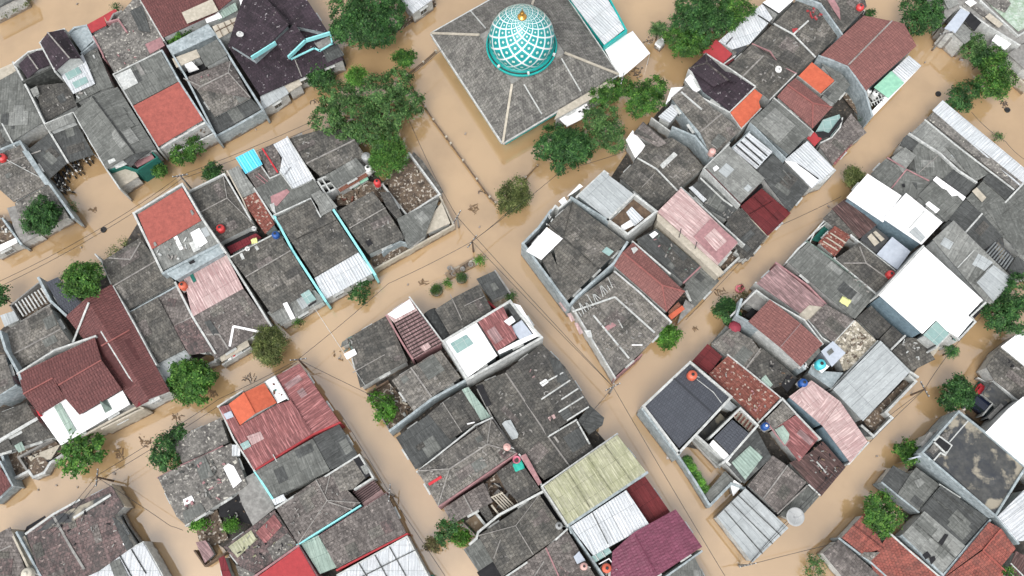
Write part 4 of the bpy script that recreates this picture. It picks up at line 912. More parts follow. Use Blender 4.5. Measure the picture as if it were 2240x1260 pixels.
G('tk', [(950, 678), (1048, 622), (1076, 678), (984, 738)], 4.0, .5, rp=[(992, 648), (1030, 712)], cap=None); L([(985, 645), (1010, 700)], [(1015, 670), (1060, 648)], wd=.12); PT('tc', [(1012, 650), (1030, 642), (1040, 660), (1022, 670)])
m = MB(); a, b = P(940, 682, 3.5), P(975, 742, 3.5); d = (b - a).normalized(); s = Vector((-d.y, d.x, 0)); vs = []; fs = []
for i in range(11):
    t = math.pi * i / 10
    for p in (a, b): vs.append(p + s * math.cos(t) * .75 + Vector((0, 0, math.sin(t) * .7)))
for i in range(10): fs.append((2 * i, 2 * i + 1, 2 * i + 3, 2 * i + 2))
o = mesh_obj('barrel_roof', vs, fs, 'ad', ROOT); o.modifiers.new('t', 'SOLIDIFY').thickness = .06
S('ad', [(1076, 657), (1113, 640), (1080, 593), (1042, 610)], 3.0, .03); PT('am', [(1072, 622), (1082, 618), (1092, 632), (1080, 637)]); W([(1083, 592), (1115, 640)], 3.1, .25, 'cn'); VOID([(1066, 660), (1110, 645), (1118, 665), (1082, 680)], .3, 'be'); W([(1068, 660), (1086, 676)], 2.0, .3, 'cr')
House('white walled two storey house with dazzling white terrace and red sheet roof panels')
S('wh', [(1020, 828), (1088, 778), (1043, 706), (972, 748)], 6.5, .01, 'pb'); S('rr', [(1087, 768), (1131, 740), (1100, 669), (1043, 706)], 6.6, .01, 'pw'); S('lb', [(1140, 746), (1166, 733), (1141, 700), (1116, 716)], 6.3, .01); S('ad', [(1130, 702), (1140, 696), (1118, 664), (1108, 668)], 6.2, .01)
PT('gt', [(985, 752), (1020, 732), (1036, 752), (1000, 774)]); PT('wh', [(1102, 704), (1120, 692), (1128, 704), (1114, 714)], up=.25); W([(1022, 830), (970, 746), (1044, 702), (1116, 658), (1140, 690), (1185, 738), (1022, 830)], 7.1, .35, 'pw'); S('wh', [(1090, 776), (1178, 735), (1168, 730), (1134, 744), (1088, 768)], 6.4, .0, 'pb'); L([(1044, 706), (1092, 778)], mat='ad', wd=.15)
S('wh', [(1168, 732), (1182, 738), (1138, 668), (1120, 662)][::1], 6.35, 0)
House('house with a patchy grey tile gable and a straight pale ridge beside the garden')
G('tl', [(857, 832), (964, 766), (1008, 826), (905, 900)][::1], 4.0, .7, rp=[(894, 798), (945, 870)], capw=.25); VOID([(970, 768), (990, 758), (1024, 822), (1008, 828)], .8, 'so'); CL([(972, 772), (990, 765), (1018, 818), (1005, 822)], 26, ('wd', 'pw', 'cn', 'gn'), (.3, .9), z=1.0)
W([(853, 942), (898, 908), (945, 872), (1022, 830)], 4.9, .5, 'pb'); PT('tl', [(905, 850), (920, 842), (930, 858), (915, 866)])
e = House('walled garden with a green tree and broken boards beside the lane', 'walled garden', 'walled_garden', 'walled yards', at=(840, 890)); VOID([(805, 858), (850, 836), (905, 900), (856, 940)], .35, 'so', 'garden_soil'); CL([(845, 850), (865, 850), (900, 900), (875, 915)], 46, ('pw', 'wd', 'so', 'be'), (.3, 1.1), z=.4); W([(803, 860), (848, 833)], 1.5, .25, 'wd'); W([(803, 860), (850, 938)], .7, .15, 'cn')
House('house with dark corrugated and tile slopes next to a pale green sheet strip')
G('tc', [(936, 906), (1014, 850), (1052, 920), (985, 962)][::1], 4.2, .5, rp=[(968, 880), (1010, 945)], capw=.12); S('ad', [(909, 1027), (1004, 962), (938, 906), (866, 957)], 3.8, .05); S('gg', [(1052, 920), (1074, 912), (1024, 846), (1010, 852)], 4.1, .03); L([(1022, 928), (1038, 924)], wd=.2, mat='wh')
House('house with a light brown hipped tile roof and pinkish walls at the lane bend')
G('tl', [(913, 1030), (958, 1107), (1128, 990), (1074, 916)][::1], 5.6, 1.0, rp=[(983, 1026), (1066, 972)], wall='pp', capw=.2); W([(912, 1032), (1040, 930), (1076, 914)], 5.8, .22, 'pw'); L([(1040, 932), (1094, 1008)], [(926, 1038), (956, 1020), (984, 1030)], wd=.22, mat='tl'); L([(938, 1060), (966, 1043)], mat='re', wd=.4); PT('tm', [(1090, 990), (1108, 975), (1122, 992), (1102, 1006)]); W([(960, 1108), (1130, 992)], 5.7, .2, 'pp'); CL([(930, 1040), (1060, 950), (1110, 985), (970, 1090)], 50, ('pw', 'mv'))
House('very large dark roofed house with parallel white lines on its street side slope')
S('tk', [(1126, 985), (1190, 1050), (1248, 1020), (1105, 815), (1040, 842)][::1], 3.9, .02); S('tc', [(1292, 888), (1236, 802), (1186, 752), (1106, 812), (1200, 952)][::1], 3.8, .04); S('tc', [(1248, 1020), (1300, 985), (1262, 918), (1202, 954)], 3.9, .03); S('ad', [(1318, 930), (1322, 914), (1290, 886), (1264, 920), (1290, 950)], 3.6, .02)
L([(1106, 816), (1140, 866), (1195, 950), (1246, 1020)], wd=.22); L([(1183, 842), (1232, 815)], [(1184, 874), (1247, 832)], [(1228, 874), (1265, 850)], [(1222, 902), (1276, 868)], [(1240, 920), (1288, 890)], [(1198, 956), (1262, 918)], mat='pw', wd=.22); PT('wh', [(1180, 838), (1194, 829), (1200, 836), (1187, 846)]); PT('pk', [(1198, 914), (1212, 906), (1216, 914), (1204, 922)])
PT('tc', [(1140, 880), (1180, 870), (1225, 940), (1190, 960)]); PT('ad', [(1200, 780), (1225, 790), (1245, 830), (1220, 838)]); VOID([(1042, 845), (1055, 840), (1075, 885), (1064, 890)], 4.3, 'bk'); W([(1045, 852), (1076, 912), (1128, 990)], 4.4, .25, 'cn'); L([(1262, 922), (1290, 972)], mat='pw', wd=.25); CL([(1060, 850), (1100, 830), (1180, 940), (1130, 960)], 30, ('pw', 'cn')); CL([(1150, 800), (1230, 810), (1270, 900), (1200, 920)], 26, ('pw', 'cn', 'pk')); L([(1222, 968), (1212, 955)], wd=.3)
S('wg', [(1098, 927), (1104, 921), (1117, 918), (1134, 950), (1132, 958), (1120, 962)], 4.5, .05, win=False)
S('pp', [(1178, 1062), (1185, 1056), (1150, 992), (1138, 998)], 4.7, .0, 'pw'); W([(1136, 994), (1186, 1062)], 4.9, .22, 'pw')
House('house with a large straw yellow corrugated roof and pale verges above the dark red sheet')
S('ye', [(1243, 1146), (1413, 1032), (1350, 951), (1190, 1064)], 6.6, .03, 'pb'); W([(1188, 1062), (1350, 949)], 6.85, .25, 'pw'); W([(1186, 1064), (1242, 1150)], 6.8, .25, 'pw'); W([(1242, 1150), (1415, 1034)], 6.7, .4, 'pb')
L([(1240, 1030), (1290, 1110)], [(1285, 1000), (1340, 1080)], [(1322, 972), (1380, 1052)], mat='ye', wd=.12)
House('house with a bright white corrugated roof next to a deep red sheet lean-to'); S('ws', [(1298, 1216), (1421, 1148), (1370, 1072), (1248, 1152)], 5.6, .03); S('rd', [(1421, 1150), (1466, 1120), (1411, 1042), (1367, 1070)], 3.8, .04); W([(1245, 1152), (1322, 1262)], 5.9, .25, 'pb'); L([(1296, 1122), (1330, 1190)], mat='am', wd=.1)
S('gt', [(1300, 1232), (1338, 1208), (1330, 1196), (1290, 1220)], 5.4, .02); L([(1302, 1214), (1310, 1226)], [(1316, 1206), (1324, 1218)], mat='pw', wd=.12)
House('magenta metal roofed house along the main street at the bottom edge'); G('mg', [(1340, 1206), (1478, 1114), (1536, 1196), (1330, 1330)][::1], 5.3, .5, rp=[(1388, 1170), (1440, 1290)], cap=None); L([(1390, 1172), (1432, 1250)], mat='mg', wd=.15); W([(1442, 1272), (1535, 1206)], 3.6, .25, 'pb')
S('am', [(1450, 1300), (1560, 1300), (1520, 1220), (1450, 1262)], 3.2, .03); VOID([(1312, 1232), (1336, 1218), (1350, 1240), (1322, 1262)], 4.6, 'bk'); L([(1310, 1234), (1332, 1222), (1350, 1246)], mat='wh', wd=.15, z=5)
House('grey tile roofed house behind a long white parapet with a dark corner gap')
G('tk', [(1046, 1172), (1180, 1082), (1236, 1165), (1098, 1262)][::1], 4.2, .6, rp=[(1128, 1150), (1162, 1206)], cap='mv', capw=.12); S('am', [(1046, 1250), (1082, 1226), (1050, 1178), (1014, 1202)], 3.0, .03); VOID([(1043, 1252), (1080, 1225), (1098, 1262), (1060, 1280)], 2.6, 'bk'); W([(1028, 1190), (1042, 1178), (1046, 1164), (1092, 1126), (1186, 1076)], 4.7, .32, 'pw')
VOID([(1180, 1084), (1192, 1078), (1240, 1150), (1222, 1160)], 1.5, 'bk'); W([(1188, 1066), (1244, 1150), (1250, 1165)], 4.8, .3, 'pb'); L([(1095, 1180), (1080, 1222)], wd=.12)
House('brown grey tile roofed house on the bottom edge below the white parapet'); G('tb', [(1100, 1265), (1240, 1160), (1320, 1290), (1130, 1330)][::1], 4.3, .5, rp=[(1192, 1195), (1240, 1300)], cap='pp', capw=.2); W([(1100, 1266), (1186, 1208), (1240, 1158)], 4.9, .25, 'pw'); PT('lb', [(1254, 1218), (1266, 1206), (1280, 1226), (1262, 1234)], up=.4); L([(1166, 1264), (1190, 1228)], wd=.15)
House('ruined house with exposed rafters and a caved in dark tile roof', 'ruined house', 'ruined_house'); VOID([(1056, 1060), (1090, 1032), (1140, 1100), (1075, 1150)], 1.0, 'so'); S('tc', [(1135, 1100), (1182, 1072), (1132, 1000), (1086, 1034), (1105, 1070)], 3.9, .03); G('tb', [(970, 1112), (1058, 1056), (1078, 1098), (990, 1146)], 3.5, .5, cap='mv', capw=.18); S('tc', [(1072, 1150), (1085, 1140), (1058, 1090), (1040, 1105)], 3.3)
m = MB()
for i in range(5): m.bar(P(1075 + i * 5, 1086 - i * 2.6, 3.2), P(1104 + i * 5, 1116 - i * 2.6, 3.0), .13, .15)
m.bar(P(1066, 1092, 3.3), P(1100, 1078, 3.3), .15, .15); m.bar(P(1075, 1105, 3.1), P(1095, 1130, 3.1), .2, .2); m.bar(P(1115, 1068, 3.3), P(1135, 1100, 3.2), .25, .15); m.build('rafter', 'be', ROOT); CL([(1062, 1062), (1090, 1042), (1125, 1095), (1080, 1130)], 40, ('wd', 'bk', 'cn', 'so'), (.4, 1.6), z=1.1)
VOID([(1018, 1140), (1040, 1126), (1062, 1148), (1042, 1165)], .1, 'be'); W([(1042, 1124), (1066, 1154)], 2.4, .5, 'pw'); W([(1140, 1022), (1152, 1048), (1172, 1074)], 4.1, .25, 'pw')

# ================================================================== CENTRE RIGHT BLOCK (triangle)
House('white walled house with a pale sheet roof and an open walled roof terrace')
S('wg', [(1331, 480), (1388, 426), (1322, 376), (1264, 428)], 6.6, .02, 'pb'); PITPATCH([(1331, 482), (1386, 430), (1434, 462), (1372, 508)], 5.2, 'wd', 'terrace_floor'); S('cn', [(1372, 506), (1384, 494), (1344, 466), (1330, 482)], 5.0, 0); W([(1330, 480), (1388, 425), (1436, 462), (1373, 512), (1330, 480)], 7.2, .42, 'pw')
S('ws', [(1388, 494), (1408, 478), (1382, 452), (1370, 464)], 6.3, .03, body_=False, name='shelter_sheet'); S('wh', [(1362, 505), (1392, 490), (1380, 480), (1358, 494)], 5.9, 0, body_=False); W([(1262, 430), (1322, 374), (1330, 380)], 7.0, .3); W([(1250, 432), (1330, 482)], 6.9, .4, 'pb'); S('wh', [(1240, 430), (1252, 424), (1275, 408), (1268, 402)], 5.4, 0)
House('tall white walled corner house with a grey tile roof and one glaring white roof square')
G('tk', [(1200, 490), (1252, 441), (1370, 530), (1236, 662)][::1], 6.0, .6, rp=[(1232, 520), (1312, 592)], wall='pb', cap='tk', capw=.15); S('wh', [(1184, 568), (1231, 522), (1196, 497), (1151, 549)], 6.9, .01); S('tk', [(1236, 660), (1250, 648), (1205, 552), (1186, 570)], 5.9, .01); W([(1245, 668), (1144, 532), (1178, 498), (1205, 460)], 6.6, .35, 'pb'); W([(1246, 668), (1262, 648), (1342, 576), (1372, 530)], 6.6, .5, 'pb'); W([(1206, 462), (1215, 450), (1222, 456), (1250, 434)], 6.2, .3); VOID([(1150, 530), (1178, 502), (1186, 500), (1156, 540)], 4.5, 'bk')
PT('gt', [(1316, 552), (1326, 542), (1342, 552), (1332, 562)], up=.3, name='skylight'); S('wh', [(1230, 448), (1240, 440), (1234, 430), (1222, 440)], 5.8); CL([(1185, 478), (1205, 470), (1212, 490), (1195, 495)], 10, ('pw', 'cn'), z=6.2)
House('weathered grey tile roofed house with a row of white prongs on its roof')
S('tl', [(1346, 822), (1406, 768), (1466, 704), (1345, 594), (1250, 664)][::1], 4.3, .01); L([(1252, 682), (1345, 650), (1432, 728)], [(1298, 690), (1376, 784)], wd=.28, mat='pw'); W([(1346, 826), (1250, 668)], 4.5, .22, 'pw'); W([(1345, 594), (1400, 640), (1468, 704)], 4.7, .3, 'pw'); W([(1344, 828), (1404, 775)], 4.0, .2, 'pp')
m = MB()
for i in range(14): t = i / 13; q = hit(1272 + 68 * t, 693 - 62 * t, True); m.bar(q + Vector((0, 0, .15)), q + Vector((-.35 - .2 * (i % 3), .55 + .25 * ((i * 7) % 4), .3)), .07, .07)
m.build('prong', 'pw', ROOT); CL([(1265, 670), (1345, 610), (1440, 710), (1345, 800)], 90, ('pw', 'cn', 'mv')); L([(1352, 700), (1362, 718)], wd=.15, mat='pw'); PT('pp', [(1322, 716), (1340, 706), (1348, 712), (1328, 724)]); L([(1382, 755), (1405, 755)], wd=.15, mat='wh')
for k, pts in enumerate(([(1222, 662), (1230, 660), (1242, 676), (1236, 682)], [(1240, 686), (1248, 684), (1258, 700), (1250, 704)], [(1256, 706), (1264, 706), (1276, 728), (1268, 732)])): S('pk', pts, 3.0, 0, 'pw', name='window_awning', body_=False)
S('pw', [(1278, 722), (1292, 722), (1296, 738), (1286, 738)], 4.8, 0, body_=False)
House('slim maroon tiled hip roofed house between the grey tile roof and the mossy roof')
G('rn', [(1340, 578), (1385, 530), (1498, 638), (1458, 682)], 5.0, .7, rp=[(1362, 552), (1448, 624)], cap='rc'); W([(1384, 528), (1466, 598)], 5.3, .25, 'pw'); S('og', [(1468, 700), (1498, 676), (1492, 668), (1462, 690)], 3.4, .0, 'pp'); S('br', [(1464, 690), (1490, 668), (1484, 660), (1462, 682)], 3.2); S('cn', [(1482, 708), (1520, 670), (1500, 655), (1494, 668)], 2.0, .0); PT('pw', [(1380, 544), (1390, 540), (1396, 546), (1386, 556)])
House('long house under a moss stained dark sheet roof and a plain grey porch roof')
S('ad', [(1494, 618), (1532, 582), (1436, 500), (1392, 524)], 4.1, .02, 'pw'); S('am', [(1520, 672), (1574, 614), (1534, 584), (1498, 620)], 3.0, .03); PT('wh', [(1420, 514), (1432, 506), (1440, 512), (1428, 522)]); PT('tc', [(1440, 530), (1470, 545), (1500, 580), (1480, 590)]); L([(1494, 620), (1532, 584)], mat='pp', wd=.25); CL([(1410, 525), (1445, 515), (1520, 585), (1495, 610)], 20, ('pw', 'pp', 'gg'))
House('tall cream walled house with a long faded pink and rose corrugated roof')
S('pk', [(1570, 580), (1614, 532), (1490, 411), (1438, 463)][::1], 6.6, .02, 'be'); PT('pp', [(1517, 518), (1555, 478), (1614, 530), (1572, 576)], up=.06); PT('pk', [(1540, 520), (1562, 500), (1590, 528), (1566, 550)], up=.1); S('be', [(1572, 606), (1584, 596), (1570, 580), (1438, 465), (1437, 482)], 6.2, .0, 'be'); W([(1490, 410), (1540, 455), (1628, 535)], 5.6, .25, 'pw'); L([(1485, 520), (1490, 500)], [(1520, 545), (1524, 530)], mat='black', wd=.12, z=6.3)
VOID([(1570, 582), (1616, 536), (1624, 552), (1586, 590)], 1.6, 'so'); W([(1584, 594), (1620, 560), (1608, 552), (1636, 520)], 2.8, .3, 'pw')
House('dark tile roofed house with white crossing ridge lines east of the mosque trees')
S('tk', [(1354, 388), (1438, 458), (1482, 418), (1440, 372), (1394, 347)][::1], 3.9, .02); S('tk', [(1490, 410), (1540, 366), (1500, 320), (1468, 300), (1412, 318), (1394, 346), (1440, 370), (1480, 418)], 3.8, .03); L([(1394, 346), (1436, 370), (1482, 418)], wd=.25, mat='pw'); L([(1404, 410), (1432, 380)], wd=.12); PT('pw', [(1443, 362), (1474, 333), (1482, 340), (1450, 370)]); G('tb', [(1386, 292), (1406, 266), (1467, 318), (1440, 322)][::1], 4.4, .3, rp=[(1406, 268), (1466, 319)], cap=None, wb=False); S('tk', [(1386, 290), (1462, 320), (1467, 318), (1407, 266)][::1], 4.4, .02, win=False); CL([(1440, 340), (1500, 330), (1530, 370), (1480, 400)], 18, ('pw',))
S('wh', [(1390, 346), (1413, 320), (1384, 285), (1369, 306)], 3.4, .02)
House('blank walled house with a pitted grey tile roof and white shed roofs on its left')
G('tl', [(1468, 214), (1496, 190), (1620, 285), (1558, 345)][::1], 4.8, .6, rp=[(1520, 300), (1582, 246)], wall='pb', capw=.2); S('tl', [(1494, 208), (1560, 238), (1530, 205), (1500, 190), (1470, 218)][::-1], 5.0, .01, 'pb'); L([(1490, 202), (1535, 240)], wd=.3, mat='pw'); S('am', [(1572, 324), (1590, 304), (1572, 292), (1555, 312)], 6.0, .03); W([(1472, 278), (1520, 298), (1560, 346)], 5.2, .35, 'pb')
S('ws', [(1466, 268), (1490, 240), (1470, 228), (1440, 255)], 3.6, .02); S('wh', [(1455, 230), (1478, 205), (1496, 190), (1468, 192)], 3.8, .02); S('wh', [(1498, 174), (1520, 204), (1545, 188), (1512, 160)], 4.0, .02); W([(1426, 258), (1470, 290)], 2.6, .25)
House('house with a dark purple hip roof over a white verge, beside the small orange roof')
S('tp', [(1596, 243), (1650, 190), (1602, 160), (1560, 150), (1512, 152), (1538, 200)][::1], 5.0, .02, 'pb'); G('tp', [(1507, 150), (1544, 117), (1612, 180), (1560, 190)][::1], 5.5, .5, rp=[(1546, 138), (1602, 184)], wb=False, cap='tb', capw=.25); W([(1522, 206), (1595, 245), (1652, 190)], 5.4, .28, 'pw'); W([(1544, 117), (1600, 152), (1652, 188)], 5.5, .25, 'pw'); W([(1508, 152), (1552, 184)], 5.5, .3, 'pw')
S('og', [(1622, 279), (1664, 236), (1660, 222), (1668, 208), (1651, 195), (1598, 246)], 4.8, .01, 'pb'); W([(1597, 246), (1622, 281), (1665, 237)], 5.1, .2, 'pw')
House('row of white sheet roofs along the top lane beside the big bushy tree'); S('ws', [(1602, 108), (1640, 96), (1690, 40), (1668, 8), (1640, 30), (1572, 90)][::1], 4.4, .02); S('wh', [(1702, 30), (1742, -6), (1725, -30), (1668, 6)], 4.5, .02); L([(1668, 8), (1705, 32)], [(1658, 34), (1692, 56)], mat='ad', wd=.2); L([(1588, 98), (1602, 82)], mat='mt', wd=.2)
House('small crimson sheet roof between the white roofs and the purple hip roof'); S('cr', [(1580, 140), (1602, 118), (1566, 86), (1537, 114)], 4.0, .03); W([(1580, 142), (1608, 122)], 4.2, .2); S('rd', [(1586, 146), (1606, 130), (1600, 124), (1580, 142)], 3.8, .02); S('md', [(1612, 120), (1640, 97), (1628, 84), (1602, 108)], 4.0)
House('grey tile roofed house with a thin pink parapet and a round white dish'); G('tk', [(1590, 148), (1646, 95), (1742, 158), (1684, 218)][::1], 4.2, .6, rp=[(1622, 168), (1672, 120)], cap=None); L([(1624, 168), (1670, 122)], wd=.25); W([(1646, 95), (1685, 112), (1705, 142), (1742, 160)], 4.9, .16, 'pp'); W([(1684, 218), (1742, 160)], 4.9, .2, 'pw'); CL([(1620, 150), (1690, 130), (1720, 170), (1680, 205)], 24, ('pw', 'cn'))
House('broad grey tile hip roofed house with white ridges at the top edge'); S('tk', [(1648, 94), (1742, 156), (1784, 126), (1735, 76), (1692, 52)][::1], 4.2, .03); S('tk', [(1694, 50), (1735, 75), (1784, 125), (1842, 70), (1800, 24), (1748, -4)][::-1], 4.3, .03); L([(1692, 52), (1735, 76), (1784, 126)], [(1735, 76), (1768, 46)], wd=.28, mat='pw'); PT('cr', [(1732, 64), (1744, 62), (1746, 70), (1734, 72)]); CL([(1765, 25), (1790, 15), (1800, 40), (1775, 45)], 30, ('cr', 'pp')); CL([(1680, 90), (1740, 60), (1800, 60), (1770, 110)], 40, ('pw', 'cn'))
House('tall house with a blue grey side wall and pink painted edge tiles'); S('tk', [(1843, 72), (1896, 14), (1884, -30), (1760, -30), (1800, 10)][::1], 5.6, .01, 'pb'); W([(1748, -10), (1795, 8), (1842, 74)], 6.1, .3, 'pb'); PT('pp', [(1806, -5), (1822, -5), (1836, 20), (1838, 45), (1822, 22)])
House('maroon tiled two storey house with pale blue gable wall facing the right hand lane')
G('rn', [(1795, 121), (1891, 33), (2006, 100), (1893, 199)][::1], 6.6, 1.4, rp=[(1855, 143), (1955, 46)], wall='pb', cap='rc', capw=.3) if False else None
S('rn', [(1795, 121), (1890, 34), (1952, 46), (1856, 143)], 5.6, .16, 'pb'); S('rn', [(1893, 199), (2005, 100), (1978, 52), (1952, 45), (1856, 143)], 5.6, .16, 'pb'); L([(1856, 142), (1951, 46)], mat='mv', wd=.25); W([(1792, 122), (1854, 143), (1893, 200), (1908, 252)], 6.2, .32, 'pb')
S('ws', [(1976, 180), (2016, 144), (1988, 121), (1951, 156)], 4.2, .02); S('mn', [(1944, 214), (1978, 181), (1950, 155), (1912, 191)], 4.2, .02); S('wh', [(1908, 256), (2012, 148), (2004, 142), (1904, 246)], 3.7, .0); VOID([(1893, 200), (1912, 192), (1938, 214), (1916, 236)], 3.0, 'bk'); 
m = MB()
for i in range(5): m.bar(P(1898 + i * 7, 214 - i * 2, 4.0), P(1908 + i * 6, 232 - i * 2, 4.0), .1, .1)
m.bar(P(1896, 212, 4.05), P(1928, 200, 4.05), .12, .1); m.bar(P(1905, 226, 4.05), P(1936, 212, 4.05), .12, .1); m.build('frame', 'pw', ROOT)
House('small orange painted roof with a grey sheet roof next to the maroon two storey house'); S('og', [(1794, 205), (1826, 176), (1776, 136), (1747, 166)], 5.0, .01); S('am', [(1826, 226), (1860, 186), (1840, 160), (1797, 138), (1826, 178), (1798, 206)][::1], 4.8, .02); W([(1745, 166), (1796, 207), (1827, 178)], 5.3, .2, 'cn'); VOID([(1842, 210), (1862, 195), (1905, 250), (1885, 262)], .8, 'so')
House('dusky red hip roofed house between the orange roof and the flat grey roof'); G('rn', [(1700, 211), (1740, 170), (1820, 235), (1777, 281)], 5.0, .7, rp=[(1722, 186), (1778, 226)], cap='rc')
House('plain flat grey green roofed house with a pale blue side wall'); S('am', [(1726, 338), (1776, 286), (1694, 217), (1640, 266)], 6.2, .01, 'pb'); PT('ag', [(1660, 270), (1695, 236), (1740, 275), (1705, 312)], up=.06); W([(1642, 268), (1718, 346)], 6.5, .2, 'pb'); W([(1694, 215), (1778, 288)], 6.4, .25, 'pw')
House('house with white slatted sheets over a dark corrugated roof stepping down to the lane'); S('ws', [(1655, 370), (1690, 332), (1638, 290), (1602, 326)], 4.6, .02); L([(1610, 318), (1660, 362)], [(1620, 310), (1668, 352)], [(1630, 300), (1678, 342)], mat='ad', wd=.22); S('ad', [(1727, 464), (1770, 411), (1692, 337), (1655, 371)], 4.3, .03); L([(1712, 372), (1730, 392)], [(1705, 385), (1722, 404)], mat='ag', wd=.2); W([(1600, 325), (1640, 288)], 5.0, .25, 'pb')
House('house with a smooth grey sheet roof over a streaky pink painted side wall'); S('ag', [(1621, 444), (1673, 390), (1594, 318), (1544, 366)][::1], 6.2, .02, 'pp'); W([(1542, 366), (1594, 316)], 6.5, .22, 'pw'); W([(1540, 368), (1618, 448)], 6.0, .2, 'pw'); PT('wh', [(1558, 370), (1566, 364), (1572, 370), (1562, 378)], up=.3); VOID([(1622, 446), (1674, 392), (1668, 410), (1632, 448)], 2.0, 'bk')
House('dark maroon sheet roofed house fronting the right hand lane'); S('rd', [(1680, 516), (1730, 466), (1666, 412), (1620, 451)], 3.6, .03); L([(1650, 432), (1702, 482)], [(1640, 468), (1690, 440)], mat='rd', wd=.1); W([(1630, 470), (1680, 516)], 3.9, .3, 'be')
House('dark tile and sheet strip house squeezed between the pink wall and the rose roof'); S('tc', [(1616, 548), (1636, 568), (1678, 518), (1618, 454), (1590, 480)][::1], 3.7, .03); S('ad', [(1552, 458), (1590, 480), (1618, 452), (1536, 388), (1506, 412)][::1], 3.6, .02); PT('ws', [(1506, 412), (1514, 408), (1545, 438), (1538, 444)], up=.2); L([(1532, 390), (1580, 436), (1602, 452)], mat='pw', wd=.25); S('tk', [(1620, 566), (1650, 560), (1636, 530), (1600, 510)], 3.0); CL([(1540, 440), (1600, 460), (1640, 500), (1600, 500)], 20, ('pw', 'cn'))
House('house with a glossy off white sheet roof and a small crimson square behind it'); S('ws', [(1776, 412), (1826, 370), (1766, 308), (1716, 350)][::1], 4.5, .02); L([(1742, 358), (1790, 392)], mat='ad', wd=.2); S('cr', [(1782, 320), (1798, 303), (1780, 288), (1765, 302)], 4.3, .02); W([(1780, 402), (1804, 394), (1826, 372)], 4.2, .4, 'pw'); PT('wh', [(1716, 352), (1740, 356), (1790, 395), (1776, 410)])
House('house with a dark curved black sheet canopy and a purplish tile roof by the lane'); S('tb', [(1822, 362), (1868, 312), (1838, 282), (1792, 320)][::1], 3.7, .03); PT('rr', [(1822, 358), (1860, 318), (1866, 314), (1826, 362)]); S('tb', [(1866, 312), (1896, 290), (1862, 248), (1836, 282)][::1], 3.6, .03); S('gt', [(1790, 300), (1818, 298), (1842, 266), (1836, 250), (1800, 262), (1782, 292)], 4.1, .0); PT('bk', [(1783, 290), (1800, 288), (1812, 292), (1830, 268), (1838, 258), (1842, 266), (1815, 300), (1792, 306)], up=.12, name='tarpaulin'); W([(1796, 312), (1820, 300), (1838, 278), (1843, 258)], 4.4, .22, 'pw')

# ================================================================== RIGHT BLOCK
House('long white corrugated roof running down the far right lane'); S('ws', [(2040, 241), (2270, 440), (2280, 400), (2062, 219)][::1], 4.6, .02); S('tl', [(2222, 415), (2240, 402), (2043, 243), (2030, 262)][::1], 4.2, .02); PT('mo', [(2030, 262), (2042, 246), (2236, 400), (2222, 414)], up=.05)
House('patchwork of plain concrete grey sheet roofs behind the long white roof')
S('ag', [(2060, 335), (2136, 396), (2162, 380), (2024, 262), (1992, 292)][::1], 4.4, .01); S('am', [(2128, 392), (2162, 380), (2108, 330), (2070, 322)], 4.45, .01); S('ad', [(2200, 438), (2218, 418), (2162, 378), (2150, 393)], 4.2, .01); L([(2022, 262), (2090, 318), (2218, 416)], wd=.25, mat='pw'); W([(1990, 292), (2058, 336), (2096, 372), (2136, 398)], 4.9, .3, 'pw')
House('house of mixed grey sheet roofs with pink mortar seams near the round green shrub'); S('am', [(2005, 384), (2048, 386), (2062, 336), (2010, 312), (1996, 330)][::1], 4.1, .01); S('am', [(1950, 410), (1952, 455), (2010, 428), (2050, 388), (1985, 370)][::1], 4.0, .02); S('ag', [(1975, 378), (2004, 340), (1980, 322), (1950, 345)][::1], 4.15, .02); S('am', [(1905, 380), (1950, 418), (1978, 372), (1938, 346)][::1], 4.0, .02); S('ad', [(1976, 302), (1992, 288), (2012, 312), (1996, 330), (1968, 318)], 3.9); S('am', [(1948, 420), (2006, 436), (2014, 428), (1978, 374)], 4.05, .02); S('am', [(2100, 400), (2134, 400), (2096, 366), (2060, 340), (2048, 386)], 4.1, .01); L([(1940, 345), (1984, 372), (2032, 396)], [(1982, 372), (1950, 412)], mat='pp', wd=.2); L([(2010, 378), (2052, 340)], wd=.12); PT('bk', [(1972, 404), (1978, 402), (1980, 410), (1974, 410)]); S('ad', [(2062, 392), (2112, 430), (2140, 400), (2086, 370)][::1], 4.2, .01)
House('house with a plain mid grey sheet roof and white zigzag flashing'); S('am', [(2008, 428), (2070, 486), (2112, 434), (2046, 390)][::1], 4.3, .01); PT('wh', [(2040, 394), (2048, 386), (2112, 432), (2106, 440), (2094, 428), (2082, 430), (2070, 416), (2060, 412)]); PT('wh', [(2022, 448), (2030, 442), (2054, 460), (2046, 468)], up=.2)
House('big flat grey roofed block on the right edge with a pale roof hatch'); S('am', [(2114, 434), (2192, 516), (2290, 600), (2290, 460), (2244, 398), (2200, 440), (2152, 394)][::1], 4.5, .01); PT('be', [(2124, 420), (2134, 412), (2155, 434), (2146, 444)], up=.25); W([(2200, 442), (2240, 400)], 5.0, .25); L([(2150, 396), (2200, 438)], [(2190, 470), (2210, 456)], mat='am', wd=.12); PT('am', [(2150, 450), (2200, 440), (2280, 520), (2230, 560)], up=.05)
House('dark grey gable roofed house with a pale mortar ridge next to the white roofs'); G('ad', [(2075, 480), (2112, 436), (2194, 518), (2150, 548)][::1], 4.4, .4, rp=[(2108, 512), (2152, 464)], cap='pw', capw=.25); S('md', [(2150, 548), (2194, 518), (2200, 560), (2170, 545)], 4.0)
